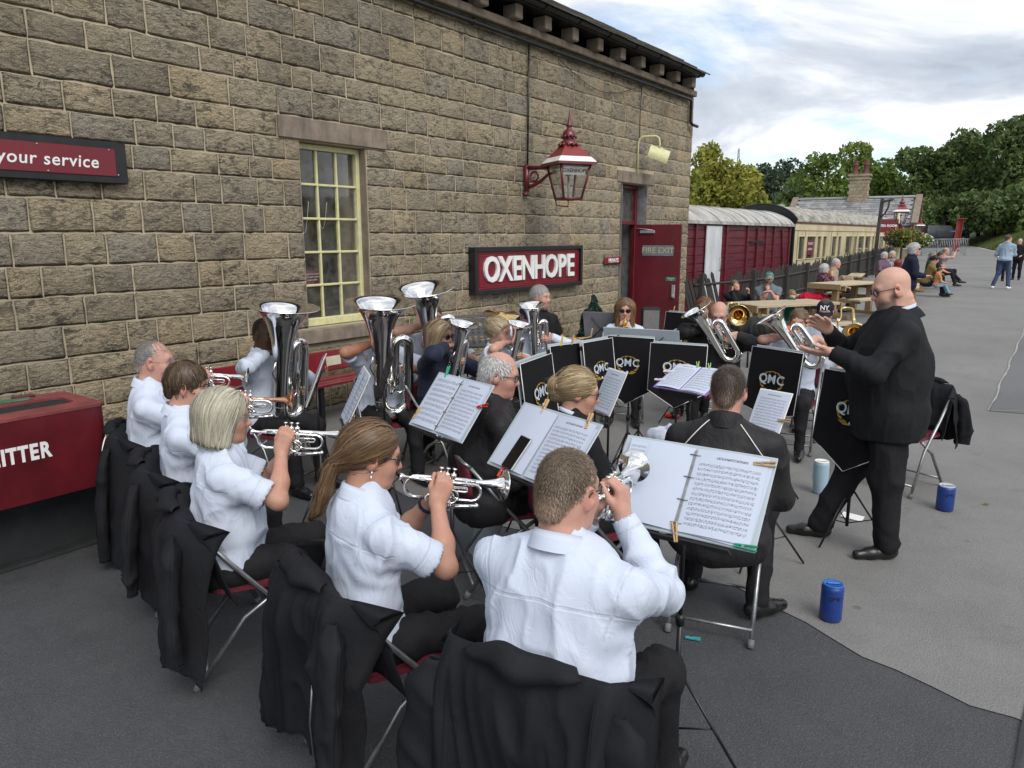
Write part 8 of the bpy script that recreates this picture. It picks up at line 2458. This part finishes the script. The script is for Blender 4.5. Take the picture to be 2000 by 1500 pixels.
p = at(1270, 640, .3); am = empty('black_speaker', (p.x, p.y, 0), R(30), 'black loudspeaker box near the fire door', 'speaker'); q = MB(); q.box((0, 0, .34), (.34, .32, .66), bevel=.03); q.build('cabinet', M_BLACKMATT, am); q = MB(); q.box((0, -.165, .34), (.28, .01, .58), bevel=.004); q.build('grille', M_RUBBER, am)
p = at(1490, 668, .42); og = empty('instrument_bag', (p.x, p.y, 0), R(10), 'black and orange instrument bag behind the euphonium players', 'bag'); v, f = solid([cone((-.32, 0, .62), (.30, 0, .60), .16, .13, .05), plane((0, 0, .40), (0, 0, -1))], .016); np_mesh('shell', wrinkle(v, f, None, .012, 5), F4=f, mats=M_BLACKMATT, parent=og)
q = MB(); q.box((.33, -.09, .64), (.12, .10, .10), bevel=.03); q.box((.33, -.09, .50), (.12, .10, .08), bevel=.03); q.build('orange_pocket', M_ORANGE, og)
q = MB(); q.tube([(-.2, 0, .4), (-.2, 0, .0)], .015, 6); q.tube([(.2, 0, .4), (.2, 0, 0)], .015, 6); q.build('stand_leg', M_BLACK, og)

# ------------------------------------------------------------------ people further along the platform
def bgp(label, u, v, d, rz, **kw):
    """u, v the crown of the head, d the depth"""
    p = atd(u, v, d); g = ground_z(p.y); kw.setdefault('vox', .022); kw.setdefault('hvox', .013); kw.setdefault('strands', 260)
    kw.setdefault('lean', 6)
    s = kw.get('s', 1.0); seated = kw.get('seated', True); sz = kw.get('seatz', .45)
    top = (sz + s * (.075 + .515 + .29)) if seated else s * (.93 + .515 + .29)
    if seated: kw['seatz'] = max(.3, p.z - g - s * (.075 + .515 * math.cos(R(kw['lean'])) + .285))
    else: kw['s'] = (p.z - g) / (.93 + .515 + .285)
    ln = (.515 * math.sin(R(kw['lean'])) + .03) * kw.get('s', 1)
    return make_person(label, (p.x + math.sin(rz) * ln, p.y - math.cos(rz) * ln, g), rz, **kw)
W_ = lambda x, y, z, d=(0, 1, 0), n=(0, 0, -1), **k: dict(w=(x, y, z), d=d, n=n, **k)
DENIM = cloth('blue_denim', (.05, .075, .14)); GREYTEE = cloth('grey_blue_tee', (.13, .16, .18))
bgp('boy in black jacket and bright striped shirt leaning on his hand by the fence', 1437, 547, 14.1, R(-150), s=.82, top='jacket', topmat=M_BLACKCLOTH, hair=('boy', (.13, .09, .05), (.30, .22, .13)), right=lambda i: dict(w=i['mouth'] + A(.10, -.06, -.06), d=(0, -.2, 1), n=(-1, 0, 0), curl=.8), left=lambda i: dict(w=i['mouth'] + A(-.24, .08, -.10), d=(0, .3, 1), n=(1, 0, 0), curl=1.0), bottom=DENIM, seed=41, undershirt=True, head=(0, 6, 22))
cm = bgp('bearded man in teal cap and grey T-shirt resting chin on hand at the table', 1503, 531, 14.7, R(-158), s=1.0, b=1.15, top='tee', topmat=GREYTEE, hair=('short', *BROWN), right=lambda i: dict(w=i['mouth'] + A(.02, .02, -.15), d=(.05, -.12, 1), n=(0, -1, 0), curl=1.0), left=W_(-.02, .36, .80, (1, .1, 0), (0, 0, -1), curl=.4), stubble=.9, seed=42, collar=False, bottom=DENIM)
cap_on(cm, cloth('teal_cap', (.09, .20, .20)), bl=.06)
bgp('child in green hooded top asleep with head on the picnic table', 1547, 566, 13.3, R(20), s=.70, top='jacket', topmat=cloth('green_hoodie', (.01, .16, .11)), hair=('boy', (.20, .14, .08), (.42, .32, .2)), lean=34, right=W_(.16, .42, .98, (-.8, .5, 0)), left=W_(-.16, .42, .98, (.8, .5, 0)), seed=43, head=(50, -40, 0), bottom=DENIM, collar='wide')
bgp('white-haired woman in dark floral blouse sitting at the farther table', 1612, 515, 17.9, R(-62), s=.98, b=1.1, sex='f', top='long', topmat=m_pattern('floral_blouse', (.03, .008, .02), (.35, .10, .18), 30, .56), hair=('curly', *WHITEH), right=lambda i: dict(w=i['mouth'] + A(.05, .06, -.10), d=(0, -.1, 1), n=(-1, 0, 0), curl=.8), left=lambda i: dict(w=i['mouth'] + A(-.05, .06, -.12), d=(0, -.1, 1), n=(1, 0, 0), curl=.8), seed=44)
bgp('white-haired man behind the floral-bloused woman', 1634, 505, 19.0, R(-80), s=1.0, b=1.1, top='long', topmat=cloth('beige_jacket', (.30, .25, .18)), hair=('short', *WHITEH), seed=45)
bgp('woman with white curly hair, navy cardigan and patterned top standing behind the conductor', 1788, 474, 14.6, R(-70), seated=False, sex='f', b=1.18, top='jacket', topmat=cloth('navy_cardigan', (.014, .014, .035)), hair=('curly', *WHITEH), glasses='sun', undershirt=False, right=W_(.10, .30, 1.08, (-.3, 1, .1)), left=W_(-.14, .25, 1.1, (.3, 1, 0)), seed=46, vox=.018, hvox=.010, strands=900, head=(-25, 0, 0),
    extra=None)
bgp('white-haired person in mauve top seated far left of the flower basket', 1729, 492, 25, R(-120), s=.98, b=1.1, top='long', topmat=cloth('mauve_top', (.15, .09, .13)), hair=('curly', *WHITEH), sex='f', seed=47)
bgp('curly white-haired woman next to the person in mauve', 1744, 490, 25.5, R(-150), s=.98, b=1.05, top='long', topmat=m_pattern('grey_floral', (.16, .12, .13), (.38, .33, .34), 24), hair=('curly', (.5, .46, .36), (.72, .68, .58)), sex='f', seed=48)
bgp('red-haired person in lime green top low behind the standing woman', 1756, 506, 20, R(-40), s=.85, b=1.0, top='tee', topmat=cloth('lime_top', (.28, .42, .02)), hair=('long', (.16, .02, .02), (.32, .06, .05)), sex='f', seed=49)
bgp('dark-haired woman in olive top hugging a child on the bench', 1826, 499, 21.5, R(-75), s=.98, b=1.12, sex='f', lean=14, top='long', topmat=cloth('olive_top', (.17, .13, .04)), hair=('bun', (.012, .009, .008), (.04, .03, .025)), right=W_(.05, .36, .86, (-.4, 1, 0)), left=W_(-.05, .36, .92, (.4, 1, 0)), seed=50, head=(0, -25, 0), bottom=cloth('dark_jeans', (.02, .024, .05)))
bgp('child in pale blue trousers held by the woman in olive', 1836, 522, 21.2, R(-60), s=.62, top='tee', topmat=cloth('orange_tee', (.5, .22, .10)), hair=('boy', *BROWN), bottom=cloth('pale_blue_trousers', (.20, .36, .44)), seed=51, legs={1: ((.09, .36, .60), (.10, .55, .22)), -1: ((-.09, .36, .60), (-.08, .55, .22))})
bgp('grey-haired person in dark top seated behind the woman in olive', 1822, 491, 24.0, R(-80), s=1.0, top='tee', topmat=cloth('dark_tee', (.03, .04, .05)), hair=('short', *GREYH), seed=52)
bgp('woman in dark T-shirt with crossed legs on the bench', 1838, 491, 25, R(-80), s=.98, sex='f', top='tee', topmat=cloth('dark_tee', (.03, .04, .05)), hair=('short', *BROWN), seed=53, glasses='sun', legs={1: ((.1, .45, .50), (.1, .60, .12)), -1: ((-.1, .43, .52), (-.05, .75, .22))})
bgp('person holding up a phone at the end of the bench', 1848, 484, 27, R(-85), s=1.0, top='tee', topmat=cloth('pale_pink_tee', (.40, .30, .28)), hair=('receding', *GREYH), seed=54, right=W_(.05, .40, 1.1, (0, .3, 1), (0, 1, 0)), left=W_(-.05, .40, 1.1, (0, .3, 1), (0, 1, 0)))
bgp('man in pale blue jumper and jeans standing with his back turned', 1971, 458, 23.8, R(-12), seated=False, b=1.08, top='long', topmat=cloth('pale_blue_jumper', (.27, .36, .44)), hair=('short', (.05, .03, .018), (.14, .09, .05)), bottom=DENIM, seed=55, vox=.018, shoes=M_WHITE, head=(-30, 4, 0), right=W_(.08, .24, 1.25, (-.4, .4, .8)), left=W_(-.12, .24, 1.18, (.4, .5, .6)), legs={1: ((.13, .05, .50), (.17, .02, .09)), -1: ((-.14, .0, .50), (-.24, -.06, .09))})
bgp('white-haired man in black suit at the right edge of the picture', 1993, 466, 27.5, R(170), seated=False, b=1.1, top='suit', topmat=M_BLACKCLOTH, hair=('short', *WHITEH), seed=56, undershirt=True, tie=True)
bgp('person half hidden behind the man in the pale blue jumper', 1962, 470, 27.0, R(-170), seated=False, b=1.0, top='long', topmat=M_SHIRTPLAIN, hair=('short', *BROWN), seed=57)
# platform benches
for k, (x, y, lb) in enumerate(((-3.35, 22.9, 'timber platform bench under the woman in olive'), (-3.75, 27.2, 'timber platform bench under the people with crossed legs'), (-5.6, 27.0, 'timber platform bench under the white-haired pair'))):
    g = ground_z(y); t = empty('platform_bench', (x, y, g), R(8), lb, 'bench', 'timber platform benches')
    for j in range(3):
        q = MB(); q.box((-.15 + j * .15, 0, .42), (.135, 2.2, .05), bevel=.005); q.build('seat_plank', M_TIMBERTOP, t)
    for yy in (-.85, .85):
        q = MB(); q.box((0, yy, .2), (.34, .16, .39), bevel=.006); q.build('leg', M_TIMBER, t)
    q = MB(); q.box((0, 0, .06), (.10, 1.9, .08)); q.build('foot_rail', M_TIMBER, t)
# things on the farther table
p = atd(1648, 556, 17.9); q = empty('coffee_mug', p, 0, 'dark cup with saucer on the farther table', 'cup'); m_ = MB(); m_.lathe([(.001, -.02), (.07, -.018), (.075, -.01), (.03, -.012), (.045, .06), (.042, .06), (.001, 0)], 18); m_.build('cup', M_BLACK, q)
p = atd(1652, 548, 18.3); q = empty('straw_handbag', tuple(p - Vector((0, 0, .1))), 0, 'beige soft handbag on the farther table', 'bag'); v, f = solid([ell((0, 0, .1), (.17, .10, .12), k=.04), ell((.08, 0, .14), (.08, .07, .07), k=.04)], .014); np_mesh('bag', wrinkle(v, f, None, .02, 9), F4=f, mats=cloth('beige_bag', (.30, .22, .14)), parent=q)
p = atd(1590, 578, 17.0); q = empty('red_coat', tuple(p - Vector((0, 0, .1))), R(20), 'bright red coat heaped on the bench by the floral-bloused woman', 'coat'); v, f = solid([ell((0, 0, .05), (.30, .18, .12), k=.05), ell((.2, 0, .0), (.2, .15, .10), k=.05)], .016); np_mesh('coat', wrinkle(v, f, None, .03, 19), F4=f, mats=cloth('red_coat_cloth', (.42, .012, .03)), parent=q)
